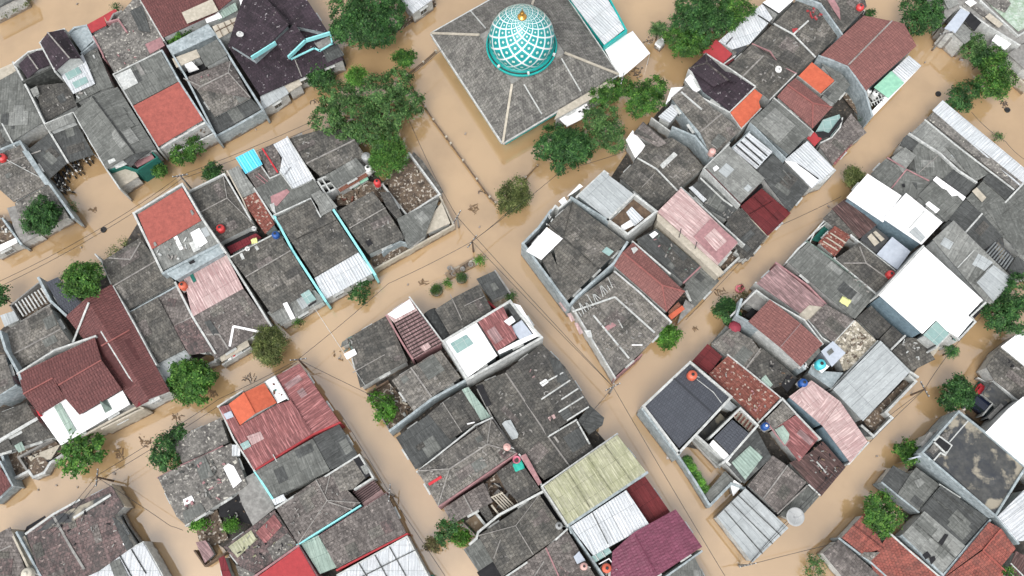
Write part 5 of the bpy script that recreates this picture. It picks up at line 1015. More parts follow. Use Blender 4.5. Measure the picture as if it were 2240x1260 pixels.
House('house with two joined white roofs above a long blue wall'); S('wh', [(1932, 486), (1972, 428), (1898, 380), (1852, 432)][::1], 5.6, .01, 'db'); S('wh', [(2016, 535), (2062, 486), (1982, 422), (1932, 478)], 5.8, .01, 'db'); L([(1988, 500), (2022, 462)], mat='pw', wd=.15); PT('wg', [(1988, 508), (2002, 496), (2024, 520), (2014, 530)])
House('low house with rusty striped sheets and a slatted maroon roof box by the lane'); S('rs', [(1880, 522), (1918, 492), (1850, 434), (1820, 456)][::1], 3.5, .02); S('ru', [(1826, 562), (1862, 516), (1826, 494), (1790, 530)][::1], 3.8, .02); L([(1800, 528), (1832, 548)], [(1808, 520), (1842, 542)], [(1816, 510), (1850, 532)], mat='be', wd=.18); S('tk', [(1868, 530), (1880, 522), (1820, 458), (1800, 478)][::1], 3.3, .02); W([(1745, 545), (1770, 520), (1806, 480), (1812, 478), (1826, 492)], 3.2, .22, 'pw'); VOID([(1775, 525), (1808, 488), (1820, 494), (1792, 530)], 1.0, 'gn'); W([(1772, 530), (1782, 508), (1810, 486)], 2.8, .18, 'pw')
House('yard house with cream panels beside a pale blue flat roof under the long blue wall'); S('md', [(1920, 555), (1945, 520), (1905, 490), (1882, 524)], 3.4, .02); PT('be', [(1896, 520), (1904, 512), (1922, 532), (1912, 540)], up=.2); PT('be', [(1908, 510), (1914, 506), (1934, 524), (1926, 530)], up=.2); S('lb', [(1963, 590), (1992, 550), (1952, 518), (1918, 556)][::1], 4.2, .02)
House('grey tile hip roofed house with faint ridge lines beside the red tank'); S('tk', [(1917, 640), (1962, 596), (1880, 530), (1828, 566)][::1], 4.2, .02); L([(1880, 540), (1894, 576), (1942, 610)], [(1845, 576), (1894, 576)], wd=.18); W([(1826, 564), (1917, 643), (1960, 604)], 4.6, .25, 'pw'); W([(1862, 514), (1880, 530), (1958, 592)], 4.6, .25, 'pw')
House('long narrow house with a grey green sheet roof and one lime coloured towel'); S('am', [(1800, 640), (1870, 698), (1916, 645), (1768, 530), (1722, 572)][::1], 4.0, .02); W([(1765, 528), (1840, 580), (1918, 645)], 4.4, .35, 'gg'); CL([(1850, 590), (1880, 600), (1905, 640), (1890, 640)], 26, ('gg', 'pw', 'cn')); W([(1722, 572), (1745, 545), (1765, 528)], 4.3, .25, 'pw')
House('house with a mauve corrugated roof fading to rusty cream'); S('pd', [(1770, 700), (1806, 665), (1700, 578), (1655, 620)][::1], 4.0, .02, 'pp'); PT('be', [(1746, 690), (1770, 668), (1800, 672), (1768, 704)][::1], up=.05); W([(1654, 618), (1735, 675), (1770, 702)], 4.2, .25, 'pw'); W([(1698, 575), (1768, 625), (1806, 664)], 4.3, .3, 'pp')
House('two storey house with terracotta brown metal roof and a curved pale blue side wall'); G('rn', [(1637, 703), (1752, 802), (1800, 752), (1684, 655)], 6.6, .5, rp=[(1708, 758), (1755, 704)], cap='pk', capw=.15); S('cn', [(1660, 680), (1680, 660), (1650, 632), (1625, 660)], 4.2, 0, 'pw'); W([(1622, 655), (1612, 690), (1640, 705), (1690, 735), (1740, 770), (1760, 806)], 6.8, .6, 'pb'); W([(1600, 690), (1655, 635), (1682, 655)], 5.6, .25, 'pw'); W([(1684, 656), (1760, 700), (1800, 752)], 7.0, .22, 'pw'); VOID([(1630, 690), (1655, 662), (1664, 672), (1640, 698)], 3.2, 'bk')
House('grey tile roofed house tucked behind the terracotta brown roof'); S('tb', [(1822, 750), (1868, 700), (1806, 665), (1770, 700)][::1], 4.4, .02); W([(1768, 700), (1798, 738), (1820, 752), (1868, 702)], 4.7, .22, 'pw')
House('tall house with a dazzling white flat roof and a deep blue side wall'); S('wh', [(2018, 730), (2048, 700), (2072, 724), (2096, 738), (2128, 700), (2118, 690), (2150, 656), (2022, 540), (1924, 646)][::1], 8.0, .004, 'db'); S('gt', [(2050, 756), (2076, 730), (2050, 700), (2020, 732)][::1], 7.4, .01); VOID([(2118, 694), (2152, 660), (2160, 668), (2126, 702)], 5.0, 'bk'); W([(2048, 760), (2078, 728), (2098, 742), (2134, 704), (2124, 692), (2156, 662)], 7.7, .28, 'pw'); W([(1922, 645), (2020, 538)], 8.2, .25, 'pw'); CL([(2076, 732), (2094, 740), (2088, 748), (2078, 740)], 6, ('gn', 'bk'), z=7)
House('large light grey sheet roofed house behind the white roof with a grille canopy'); S('ag', [(2152, 656), (2170, 667), (2218, 612), (2086, 482), (2040, 524)][::1], 6.4, .01); L([(2094, 586), (2130, 548)], mat='pw', wd=.15); L([(2132, 616), (2170, 578)], mat='am', wd=.15); PT('wg', [(2136, 618), (2172, 580), (2216, 612), (2172, 660)]); VOID([(2155, 558), (2182, 524), (2216, 560), (2200, 592)], 4.2, 'md')
m = MB()
for i in range(9): t = i / 8; m.bar(P(2157 + 42 * t, 553 + 36 * t, 5.0), P(2178 + 38 * t, 530 + 34 * t, 5.0), .16, .1)
m.build('grille', 'wg', ROOT); S('ad', [(2218, 612), (2280, 600), (2225, 560), (2204, 590)], 4.2, .02)
House('dark low roofed house below the deep blue wall'); S('tc', [(1920, 742), (1950, 712), (1905, 668), (1873, 696)], 3.8, .02); S('tc', [(1952, 766), (1980, 738), (1952, 712), (1924, 742)], 3.7, .02); S('tk', [(1994, 812), (2046, 786), (2012, 740), (1984, 738), (1952, 768)][::1], 3.6, .02); L([(1948, 766), (1980, 734)], wd=.3, mat='pw'); CL([(1970, 740), (2010, 745), (2015, 790), (1985, 790)], 30, ('wh', 'pw', 'cn')); S('be', [(2040, 782), (2056, 760), (2020, 730), (2008, 742)], 2.2, 0); W([(1990, 812), (2008, 824)], 3.4, .3, 'pw')
House('roofless house filled with pale rubble behind a blue grey water platform'); S('rb', [(1846, 812), (1866, 802), (1918, 746), (1870, 700), (1822, 752)][::1], 4.0, .01); CL([(1850, 790), (1850, 750), (1880, 720), (1908, 745), (1862, 800)], 60, ('rb', 'be', 'so'), (.3, .9)); S('lb', [(1820, 802), (1850, 772), (1822, 746), (1796, 768)][::1], 5.2, 0, 'lb'); PT('am', [(1808, 770), (1818, 762), (1824, 770), (1814, 778)]); S('wh', [(1798, 816), (1814, 802), (1792, 786), (1778, 798)], 4.8, 0, 'pw'); S('pb', [(1818, 850), (1845, 815), (1800, 812), (1775, 800), (1768, 815)], 4.2, 0); W([(1820, 850), (1868, 800), (1920, 746)], 4.6, .22, 'pw'); S('am', [(1768, 800), (1796, 768), (1786, 752), (1752, 790)], 4.6, .02)
House('big silver grey corrugated roofed house with an L shaped dark walled yard'); S('wg', [(1822, 852), (1888, 921), (1992, 812), (1926, 745)][::1], 5.6, .02); VOID([(1888, 922), (1985, 826), (1996, 834), (1936, 902), (1946, 916), (1914, 950)], .7, 'so'); W([(1886, 932), (1912, 955), (1952, 914), (1938, 902), (2004, 834), (1990, 822)], 2.6, .45, 'pw'); S('ad', [(1885, 955), (1912, 955), (1890, 930), (1876, 944)], 2.4, .02, 'gn')
House('house with a pale pink corrugated roof and blue side wall reaching the lane'); S('pk', [(1726, 868), (1800, 932), (1838, 878), (1775, 832)][::1], 6.0, .02, 'db'); S('pk', [(1800, 932), (1860, 1012), (1898, 966), (1838, 878)][::1], 6.0, .02, 'db'); W([(1858, 1014), (1900, 968)], 6.0, .22, 'pw'); PT('pk', [(1740, 868), (1776, 840), (1810, 866), (1780, 900)], up=.05)
House('house with a maroon corrugated roof and a grey terrace with a pink rim'); S('rr', [(1748, 1010), (1790, 960), (1745, 905), (1692, 938)][::1], 4.2, .02); S('tl', [(1690, 942), (1740, 905), (1712, 880), (1674, 918)][::1], 4.3, .01); PT('gg', [(1694, 940), (1712, 930), (1726, 950), (1724, 962), (1716, 974)], up=.12); L([(1676, 922), (1700, 955), (1716, 975), (1728, 960)], mat='pp', wd=.2); W([(1672, 912), (1712, 872), (1742, 905), (1795, 960)], 4.8, .25, 'pw')
House('slate blue tiled house behind white walls at the forked corner, round tank on its roof'); G('bl', [(1410, 890), (1508, 796), (1596, 868), (1486, 980)][::1], 6.2, .35, rp=[(1474, 828), (1556, 902)], wall='pb', cap='bl', capw=.15); W([(1485, 990), (1408, 888), (1510, 792), (1600, 868), (1484, 992)], 6.9, .35, 'pw'); W([(1406, 895), (1484, 998)], 6.3, .5, 'pb'); L([(1524, 830), (1560, 858), (1578, 882)], mat='pw', wd=.08)
House('deep red sheet lean-to beside the slate blue roof', 'lean-to', 'lean_to'); S('rd', [(1550, 818), (1580, 780), (1548, 752), (1514, 790)][::1], 3.8, .02)
House('long rust red and white blotched tile roofed house'); S('ru', [(1658, 922), (1706, 870), (1592, 778), (1550, 818)][::1], 4.1, .02); W([(1592, 776), (1650, 822), (1710, 872), (1660, 924)], 4.5, .25, 'pw'); CL([(1580, 820), (1600, 810), (1680, 890), (1650, 905)], 26, ('be', 'pp', 'mv'), (.2, .6))
House('mossy dark tile roofed house with a dark hollow beside the curved blue wall'); S('tl', [(1630, 812), (1665, 770), (1645, 742), (1600, 716), (1556, 752)][::1], 3.8, .03); S('tc', [(1690, 850), (1745, 828), (1668, 762), (1630, 806)][::1], 3.6, .02); S('am', [(1554, 752), (1580, 755), (1606, 722), (1588, 712)], 3.0, .02, body_=True); PT('bk', [(1708, 842), (1722, 820), (1742, 832), (1722, 858)], up=.08); PT('gg', [(1664, 830), (1674, 820), (1690, 842), (1680, 852)]); CL([(1680, 790), (1720, 810), (1735, 830), (1700, 850)], 30, ('bk', 'pw', 'wd', 'am')); L([(1630, 808), (1664, 762)], wd=.2)  # black sheet paints the dark hole in the roof
House('small slate roofed annex with beige slats inside white walls'); S('bl', [(1597, 994), (1638, 948), (1602, 918), (1562, 958)][::1], 5.6, .02, 'pw'); VOID([(1606, 914), (1618, 896), (1656, 930), (1640, 946)], 4.0, 'be')
m = MB()
for i in range(6): t = i / 5; m.bar(P(1606 + 34 * t, 913 + 32 * t, 4.6), P(1619 + 34 * t, 896 + 32 * t, 4.6), .2, .1)
m.build('slat', 'ru', ROOT); W([(1555, 956), (1620, 893), (1658, 930), (1598, 998), (1582, 1012)], 6.0, .3, 'pw'); VOID([(1524, 954), (1576, 904), (1590, 918), (1552, 974)], .8, 'md'); W([(1524, 953), (1596, 1016)], 4.6, .5, 'pw'); S('wg', [(1600, 900), (1612, 890), (1594, 874), (1580, 892)], 3.0); S('wh', [(1590, 1012), (1600, 1000), (1560, 962), (1552, 972)], 5.0, 0)
e = House('flooded walled courtyard with a row of banana plants and a concrete terrace', 'walled yard', 'walled_courtyard', 'walled yards', at=(1530, 1020)); W([(1500, 972), (1483, 996), (1520, 1052), (1553, 1106), (1600, 1058), (1628, 1068)], 2.8, .4, 'pb'); S('am', [(1542, 1082), (1556, 1100), (1608, 1052), (1586, 1030)][::1], 2.3, 0); S('ag', [(1574, 1026), (1584, 1012), (1528, 952), (1512, 958)][::1], 2.6, 0); W([(1512, 955), (1484, 992)], 3.0, .3, 'pb'); S('wh', [(1604, 1085), (1624, 1062), (1606, 1050), (1598, 1062)], 2.5, 0)
m = MB(); m.bar(P(1496, 1000, .0), P(1540, 1076, .0), .9, .5); m.build('planting_bed', 'so', ROOT)
House('house with moss green sheets and brown tiles split by a pale ridge'); S('ad', [(1584, 1010), (1628, 1058), (1688, 1000), (1650, 930)][::1], 3.9, .02); PT('gg', [(1600, 1012), (1640, 975), (1668, 1000), (1630, 1050)]); G('tb', [(1636, 1062), (1690, 996), (1764, 1056), (1702, 1124)][::1], 4.0, .5, rp=[(1668, 1092), (1718, 1024)], cap='mv', capw=.2); S('am', [(1706, 1126), (1742, 1142), (1792, 1086), (1764, 1060)][::1], 3.2, .02); L([(1700, 1124), (1766, 1062)], wd=.2)
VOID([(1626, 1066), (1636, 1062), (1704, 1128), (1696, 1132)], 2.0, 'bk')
House('house under dark streaky slats and clutter on the lane side of the maroon corrugated roof'); S('rs', [(1796, 1086), (1850, 1022), (1800, 965), (1772, 990), (1728, 1012)][::1], 3.8, .02); S('tk', [(1762, 1052), (1796, 1084), (1772, 1020), (1726, 1012)], 3.7, .02); CL([(1745, 1000), (1800, 970), (1840, 1020), (1800, 1060)], 50, ('pw', 'cn', 'wd', 'bk')); L([(1768, 1060), (1794, 1084)], [(1786, 1010), (1806, 1034)], mat='pw', wd=.2)
House('detached house with a silvery white corrugated roof at the lower lane crossing'); S('wg', [(1646, 1231), (1725, 1155), (1631, 1068), (1568, 1130)][::1], 4.0, .02); L([(1600, 1100), (1690, 1190)], [(1585, 1116), (1668, 1212)], [(1615, 1084), (1708, 1172)], mat='am', wd=.09)

# ================================================================== LOWER RIGHT BLOCK
House('dark grey patched roof house at the right edge above the blue car'); S('tk', [(2175, 832), (2290, 920), (2290, 800), (2186, 760), (2158, 802)][::1], 3.9, .02); CL([(2200, 780), (2235, 800), (2235, 820), (2210, 810)], 20, ('bk', 'pw')); S('wh', [(2190, 758), (2290, 840), (2290, 760), (2236, 722)][::1], 5.0, .01); W([(2176, 832), (2218, 870), (2236, 880)], 4.0, .3, 'pw')
House('glaring white roofed building on the right edge beside the stained black slab'); S('wh', [(2156, 946), (2290, 1060), (2290, 880), (2238, 868), (2206, 894)][::1], 6.8, .01); 
House('building with a stained dark flat roof, white parapets and a long pale blue wall'); S('md', [(2022, 984), (2100, 902), (2240, 1020), (2178, 1126)][::1], 6.4, .0, 'lb'); W([(2018, 990), (2098, 900), (2156, 946), (2244, 1022), (2178, 1128), (2018, 990)], 7.0, .3, 'pb'); PT('mo', [(2030, 985), (2060, 950), (2082, 940), (2070, 968), (2040, 995)]); PT('bk', [(2044, 968), (2054, 958), (2078, 976), (2070, 988)], up=.25, name='stair_opening'); W([(2043, 966), (2055, 954), (2082, 974), (2070, 992), (2043, 966)], 7.0, .22, 'pw'); W([(2044, 1006), (2058, 990), (2068, 996)], 6.9, .2, 'pw'); W([(2078, 966), (2120, 918)], 6.8, .16, 'pw'); S('mo', [(2050, 958), (2062, 948), (2050, 938), (2036, 950)], 5.0); S('lb', [(1985, 1004), (2016, 1000), (2022, 990), (2012, 996)], 5.4, 0); S('cn', [(2018, 980), (2042, 950), (2034, 944), (2014, 970)], 5.0, 0); 
House('low sheet roofed house at the lane under the pale blue wall'); S('ad', [(1964, 1082), (1996, 1042), (1990, 1038), (1954, 1018), (1928, 1052)][::1], 3.4, .02); S('am', [(2010, 1118), (2056, 1060), (2004, 1022), (1990, 1040), (1964, 1080)][::1], 3.7, .01); PT('ag', [(1998, 1052), (2014, 1046), (2022, 1056), (2008, 1068)]); W([(1930, 1056), (1964, 1084), (2010, 1120)], 3.9, .25, 'pb')
House('grey sheet roofed house in the strip below the pale blue wall'); S('ad', [(2108, 1194), (2162, 1134), (2058, 1062), (2014, 1114)][::1], 4.0, .01); W([(2056, 1060), (2100, 1088)], 4.2, .2); L([(2040, 1088), (2106, 1140)], [(2060, 1075), (2130, 1128)], mat='am', wd=.12)
House('light grey sheet roofed house pierced by three black openings'); S('ag', [(2062, 1254), (2112, 1194), (2022, 1118), (1974, 1170)][::1], 4.1, .01); PT('bk', [(2052, 1188), (2066, 1168), (2074, 1170), (2060, 1194)], name='opening'); PT('bk', [(2017, 1214), (2028, 1206), (2036, 1216), (2024, 1224)], name='opening'); PT('bk', [(2032, 1220), (2044, 1216), (2046, 1224), (2036, 1236)], name='opening'); W([(1974, 1172), (2064, 1258), (2114, 1198), (2166, 1138)], 4.5, .28, 'pb'); L([(2004, 1146), (2090, 1222)], mat='am', wd=.12)
House('terracotta red tiled hip roof beside the bright round tree at the lower right'); S('tt', [(1842, 1176), (1886, 1212), (1934, 1200), (1912, 1150), (1892, 1122)][::1], 3.9, .03); L([(1866, 1148), (1932, 1200)], wd=.12, mat='tt')
House('red tiled house on the bottom edge between the grey gable and the pierced roof'); S('tt', [(1904, 1230), (1930, 1300), (2090, 1300), (2010, 1218), (1945, 1166)][::1], 4.0, .02); W([(1944, 1164), (1990, 1205), (2056, 1262)], 4.4, .25, 'pw')
House('orange red tiled gable roofed house in the bottom right corner'); S('tt', [(2066, 1262), (2150, 1200), (2190, 1156), (2164, 1142)][::1], 4.6, .03); S('tt', [(2150, 1202), (2190, 1240), (2222, 1200), (2190, 1156)], 4.5, .03); S('tt', [(2066, 1264), (2110, 1310), (2200, 1310), (2192, 1240), (2150, 1204)][::1], 4.5, .03); L([(2150, 1204), (2188, 1158)], [(2150, 1204), (2200, 1250)], mat='tr', wd=.18); S('rs', [(2200, 1260), (2270, 1310), (2270, 1230), (2222, 1205)][::1], 3.8, .02); L([(2210, 1232), (2240, 1262)], [(2200, 1244), (2225, 1270)], mat='pw', wd=.15)
House('weathered brown tile roofed house at the bottom edge by the lane bushes'); G('tb', [(1800, 1210), (1834, 1180), (1960, 1290), (1900, 1330)][::1], 3.8, .5, rp=[(1850, 1245), (1890, 1225)] if False else None, cap=None); W([(1836, 1178), (1900, 1226), (1940, 1262)], 4.3, .25, 'pb'); S('tl', [(1880, 1215), (1904, 1228), (1925, 1208), (1890, 1208)], 3.8)
House('white corrugated roofed house at the right edge below the stained slab'); S('ws', [(2182, 1130), (2226, 1184), (2290, 1180), (2290, 1060), (2240, 1072)][::1], 4.6, .02); W([(2180, 1130), (2228, 1188)], 4.9, .3, 'pb')
e = House('small walled front yard with grass and a gate beside the parked car', 'walled yard', 'walled_front_yard', 'walled yards', at=(2140, 850)); VOID([(2115, 870), (2150, 822), (2170, 838), (2135, 885)], .2, 'gn', 'lawn'); W([(2128, 862), (2140, 874)], 1.2, .15, 'pw'); W([(2118, 888), (2150, 860), (2172, 832)], 1.8, .25, 'pb'); W([(2140, 826), (2165, 840)], 1.0, .15, 'pw'); S('md', [(2150, 862), (2190, 895), (2215, 872), (2172, 834)], 3.0, .02); VOID([(2110, 900), (2150, 862), (2195, 900), (2160, 944)], .1, 'md', 'driveway'); W([(2150, 862), (2172, 882), (2150, 908)], 2.4, .2, 'pw'); S('cn', [(2166, 918), (2196, 888), (2190, 882), (2160, 912)], 3.2, 0)

# ================================================================== TOP RIGHT BUILDINGS
House('white and grey modern building with a mossy rooftop in the top right corner', 'building', 'building'); S('cn', [(2062, 50), (2100, 14), (2230, 98), (2300, 60), (2300, -60), (2040, -60), (2066, 20)][::1], 5.5, 0, 'pw'); PT('mm', [(2150, -6), (2170, 18), (2226, 70), (2280, 40), (2280, -40), (2150, -40)], up=.12); PT('mo', [(2152, 0), (2172, 18), (2196, 30), (2210, 10), (2190, -20), (2155, -20)], up=.18); W([(2140, -30), (2146, 2), (2228, 78), (2290, 40)], 6.4, .3, 'pw'); PT('bk', [(2105, 42), (2121, 27), (2146, 50), (2130, 70)], up=.1, name='light_well'); S('lb', [(2066, 62), (2102, 18), (2122, 28), (2090, 72)], 5.8, 0, 'pw'); PT('mo', [(2124, 18), (2130, 12), (2176, 48), (2168, 54)], up=.2, name='planter')
W([(2100, 14), (2165, 58), (2230, 98)], 6.0, .3, 'pw'); S('ag', [(2075, 20), (2098, 8), (2080, -20), (2058, -10)], 6.2, 0, 'pw'); PT('be', [(2150, 42), (2160, 34), (2190, 58), (2180, 66)], up=.5); W([(2130, -20), (2128, 8), (2160, 40)], 6.1, .25, 'be'); PT('wh', [(2108, 8), (2122, 0), (2134, 10), (2120, 18)], up=.3); CL([(2085, 5), (2130, 0), (2200, 60), (2180, 70)], 24, ('pw', 'cn', 'be'))
S('wh', [(2198, 110), (2212, 96), (2180, 74), (2170, 88)], 5.0, 0); S('ag', [(2110, 96), (2136, 78), (2106, 50), (2080, 68)], 5.0, 0); W([(2060, 60), (2075, 76), (2110, 98)], 4.0, .3, 'cn'); W([(2210, 150), (2226, 168), (2250, 190)], 2.2, .3, 'be'); S('cn', [(2205, 118), (2240, 150), (2290, 150), (2290, 90), (2232, 98)][::1], 4.5, .0)

# ================================================================== replaced tiles and newer sheets let into the roofs
ALT = {'tk': ('tl', 'tc', 'tb'), 'tl': ('tk', 'tb', 'am'), 'tb': ('tk', 'tl', 'tm'), 'tc': ('tk', 'ad'), 'tm': ('tb', 'tk'), 'am': ('ag', 'ad', 'am'), 'ag': ('am', 'wg'), 'ad': ('am', 'tc'), 'rr': ('pd', 'rr')}
def inside(x, y, poly):
    ins = False; j = len(poly) - 1
    for i in range(len(poly)):
        if (poly[i][1] > y) != (poly[j][1] > y) and x < (poly[j][0] - poly[i][0]) * (y - poly[i][1]) / (poly[j][1] - poly[i][1]) + poly[i][0]: ins = not ins
        j = i
    return ins
rp_ = random.Random(91); npatch = 0
for mat, faces, us, ro in list(ROOFS):
    if mat not in ALT: continue
    for f, u in zip(faces, us):
        n = Vector((0, 0, 0))
        for i in range(1, len(f) - 1): n += (f[i] - f[0]).cross(f[i + 1] - f[0])
        ar = n.length / 2
        if ar < 9: continue
        n.normalize(); n = n if n.z > 0 else -n; u = Vector((u.x, u.y, 0)).normalized(); v = Vector((-u.y, u.x, 0)); py = [(p.x, p.y) for p in f]
        xs = [p.x for p in f]; ys = [p.y for p in f]; want = min(4, int(ar / 14) + 1); got = 0
        for _ in range(40):
            if got >= want: break
            cx, cy = rp_.uniform(min(xs), max(xs)), rp_.uniform(min(ys), max(ys)); a, b = rp_.uniform(.35, 1.3), rp_.uniform(.3, 1.1)
            cs = [(cx + u.x * sx * a + v.x * sy * b, cy + u.y * sx * a + v.y * sy * b) for sx, sy in ((-1, -1), (1, -1), (1, 1), (-1, 1))]
            if not all(inside(x, y, py) for x, y in cs): continue
            Q = [Vector((x, y, f[0].z - ((x - f[0].x) * n.x + (y - f[0].y) * n.y) / n.z + .035 + .01 * got)) for x, y in cs]
            slab('patch_sheet', [Q], rp_.choice(ALT[mat]), [u], .03, ro); got += 1; npatch += 1

# ================================================================== WINDOWS on walls that face open water or lower roofs
def inside(x, y, poly):
    ins = False; j = len(poly) - 1
    for i in range(len(poly)):
        if (poly[i][1] > y) != (poly[j][1] > y) and x < (poly[j][0] - poly[i][0]) * (y - poly[i][1]) / (poly[j][1] - poly[i][1]) + poly[i][0]: ins = not ins
        j = i
    return ins
wc = 0
for rt, a, b, zt in EDGES:
    a = Vector((a.x, a.y, 0)); b = Vector((b.x, b.y, 0)); d = b - a; Ln = d.length
    if Ln < 2.6 or zt < 1.9: continue
    d.normalize(); nrm = Vector((d.y, -d.x, 0)); mid = (a + b) / 2
    if (Vector((0, -CH * math.tan(TILT) * 0 , 0)) - mid).length > 75: continue
    t1 = mid + nrm * 1.1
    if any(inside(t1.x, t1.y, f) for _, f in FOOT): continue
    if wc > 260: break
    n = min(3, int(Ln / 3.0) or 1)
    for fl in range(1 if zt < 4 else 2):
        zc = zt - 1.15 - fl * 2.2
        for k in range(n):
            c = a + d * Ln * (k + .5) / n; wd, ht = 1.1, 1.05; m = MB()
            R_ = math.atan2(d.y, d.x)
            for s in (-1, 1):
                m.box(c + d * s * wd / 2 + nrm * .03 + Vector((0, 0, zc)), (.09, .12, ht + .09), R_); m.box(c + nrm * .03 + Vector((0, 0, zc + s * ht / 2)), (wd - .09, .12, .09), R_)
            m.box(c + nrm * .03 + Vector((0, 0, zc)), (.05, .10, ht - .09), R_); m.box(c + nrm * .18 + Vector((0, 0, zc + ht / 2 + .22)), (wd + .3, .36, .06), R_)
            w_ = m.build('window', 'pw', rt); m = MB(); m.box(c + nrm * .015 + Vector((0, 0, zc)), (wd - .1, .05, ht - .1), R_); m.build('pane', 'glass', w_); wc += 1

# ================================================================== TREES
TREE('huge dark green tree at the top edge between the purple roofed house and the mosque', 800, 45, 78, 6.5, 'lf_dark', [(765, 20, 42, 7), (812, 10, 48, 7.5), (848, 40, 34, 6.5), (770, 65, 40, 6.8), (815, 62, 42, 7), (842, 75, 22, 5.5), (742, 70, 22, 5.2), (800, 40, 45, 8), (860, 15, 26, 6)], dens=26, size=.36)
TREE('sprawling grey green tree over the corner between the two streets', 810, 235, 110, 5.5, 'lf_grey', [(740, 215, 40, 5), (715, 262, 34, 4.6), (775, 250, 45, 5.6), (825, 200, 40, 5.4), (870, 180, 32, 5), (895, 225, 32, 4.6), (855, 245, 42, 5.4), (815, 285, 40, 5.2), (760, 290, 28, 4.6), (838, 300, 36, 5)], dens=22, size=.38)
TREE('fine leaved deep green tree at the foot of the sprawling tree beside the rubble yard', 850, 340, 44, 4.6, 'lf_mid', [(850, 325, 34, 4.8), (845, 355, 32, 4.4), (870, 345, 24, 4.2), (828, 345, 22, 4.2)], dens=46, size=.24)
TREE('small light green upright tree above the sprawling tree', 780, 168, 26, 5.8, 'lf_bright', dens=46, size=.24)
TREE('lime tinted bushy tree standing alone in the water by the mosque fence', 883, 127, 24, 3.2, 'lf_mid', size=.34, dens=32)
TREE('dark bush below the eave of the purple roofed house', 697, 168, 30, 2.8, 'lf_dark', size=.34)
TREE('green street tree below the terracotta roof balcony', 406, 333, 32, 3.2, 'lf_mid', [(425, 322, 20, 3.2), (395, 338, 20, 3), (408, 345, 16, 2.6)])
TREE('little shrub under the lamp in the second lane', 348, 375, 20, 1.8, 'lf_mid', size=.28)
TREE('dark round shrub behind the white parapet of the red tank house', 467, 380, 25, 3.2, 'lf_dark')
TREE('dark green tree on the lower left corner of the motorbike yard', 95, 474, 44, 4.2, 'lf_dark', dens=32)
TREE('dense round tree covering part of the maroon roof', 180, 612, 50, 7.2, 'lf_mid', dens=30, size=.36)
TREE('bright round tree in the third lane beside the white porch roof', 417, 830, 54, 4.5, 'lf_mid', dens=30, size=.40)
TREE('spreading leafy tree in front of the cream balustrade', 182, 992, 50, 4.0, 'lf_mid', [(165, 970, 24, 4), (200, 975, 26, 4.2), (150, 1000, 22, 3.6), (175, 1015, 22, 3.4), (210, 990, 20, 3.8), (155, 1030, 14, 3)], dens=20, size=.42)
TREE('dark tree on the left corner of the derelict house', 362, 995, 34, 3.8, 'lf_dark', [(360, 975, 24, 3.8), (350, 1000, 22, 3.6), (372, 1012, 22, 3.4)])
TREE('smaller tree right behind the dark corner tree of the derelict house', 388, 950, 20, 3.6, 'lf_dark')
TREE('yellowish green round tree at the third lane crossing', 590, 755, 46, 3.8, 'lf_olive', dens=52, size=.24)
TREE('olive green spiky tree standing in the middle of the main street', 1122, 428, 38, 3.2, 'lf_olive', [(1130, 410, 24, 3.2), (1112, 432, 26, 3.2), (1140, 428, 20, 3), (1108, 452, 16, 2.6), (1128, 440, 22, 3.4)], dens=48, size=.26)
TREE('dense dark tree at the street side of the mosque corner', 1232, 325, 56, 4.6, 'lf_dark', [(1215, 305, 34, 4.6), (1245, 320, 38, 5), (1268, 330, 28, 4.4), (1190, 325, 22, 3.8), (1235, 350, 30, 4.2), (1260, 305, 24, 4.4)], dens=30, size=.36)
TREE('wispy mixed green tree between the mosque corner and the white shed roof', 1318, 280, 48, 4.4, 'lf_grey', [(1300, 262, 28, 4.4), (1325, 250, 26, 4.4), (1330, 290, 28, 4.4), (1305, 308, 24, 4), (1345, 312, 22, 4), (1350, 280, 16, 3.8)], dens=24, size=.34)
TREE('leafy tree tucked under the right mosque eave', 1330, 205, 34, 4.2, 'lf_mid', [(1310, 215, 22, 4.2), (1335, 200, 24, 4.2), (1362, 190, 22, 4.2)])
TREE('tall leafy tree beside the blank walled tile roofed house', 1415, 215, 44, 4.8, 'lf_mid', [(1432, 190, 24, 4.8), (1410, 215, 28, 5), (1395, 235, 22, 4.4), (1430, 225, 22, 4.6), (1395, 200, 20, 4.2)])
TREE('large dark bushy tree at the top edge right of the mosque annex', 1550, 40, 90, 5.5, 'lf_dark', [(1520, 20, 42, 6), (1560, 15, 38, 6.2), (1500, 50, 34, 5.4), (1545, 50, 40, 6), (1530, 78, 28, 5), (1580, 45, 26, 5.4)], dens=28)
TREE('brighter green tree crown adjoining the large dark bushy tree', 1605, 28, 40, 5.4, 'lf_mid', [(1600, 20, 32, 5.6), (1625, 25, 24, 5.2), (1595, 48, 20, 5)])
TREE('yellow tipped tree in front of the large dark bushy tree', 1500, 90, 44, 4.6, 'lf_mid', [(1480, 85, 28, 4.6), (1510, 95, 30, 4.8), (1530, 92, 22, 4.4), (1492, 108, 20, 4)])
TREE('garden tree inside the walled garden with boards', 835, 890, 32, 2.2, 'lf_bright', [(825, 875, 18, 2.2), (842, 888, 20, 2.4), (838, 912, 18, 2), (858, 905, 12, 1.8)], dens=22, size=.34)
TREE('vivid green bush at the corner point of the pronged tile roof', 1460, 733, 30, 3.0, 'lf_bright', dens=30, size=.34)
TREE('dark shrub in the right lane opposite the slim maroon house', 1592, 680, 30, 3.0, 'lf_dark')
TREE('thin brownish shrub next to the pink float', 1622, 655, 22, 2.6, 'lf_brown', dens=18, size=.26)
TREE('round yellow green shrub at the white roof corner on the right lane', 1868, 390, 28, 3.0, 'lf_olive', dens=50, size=.24)
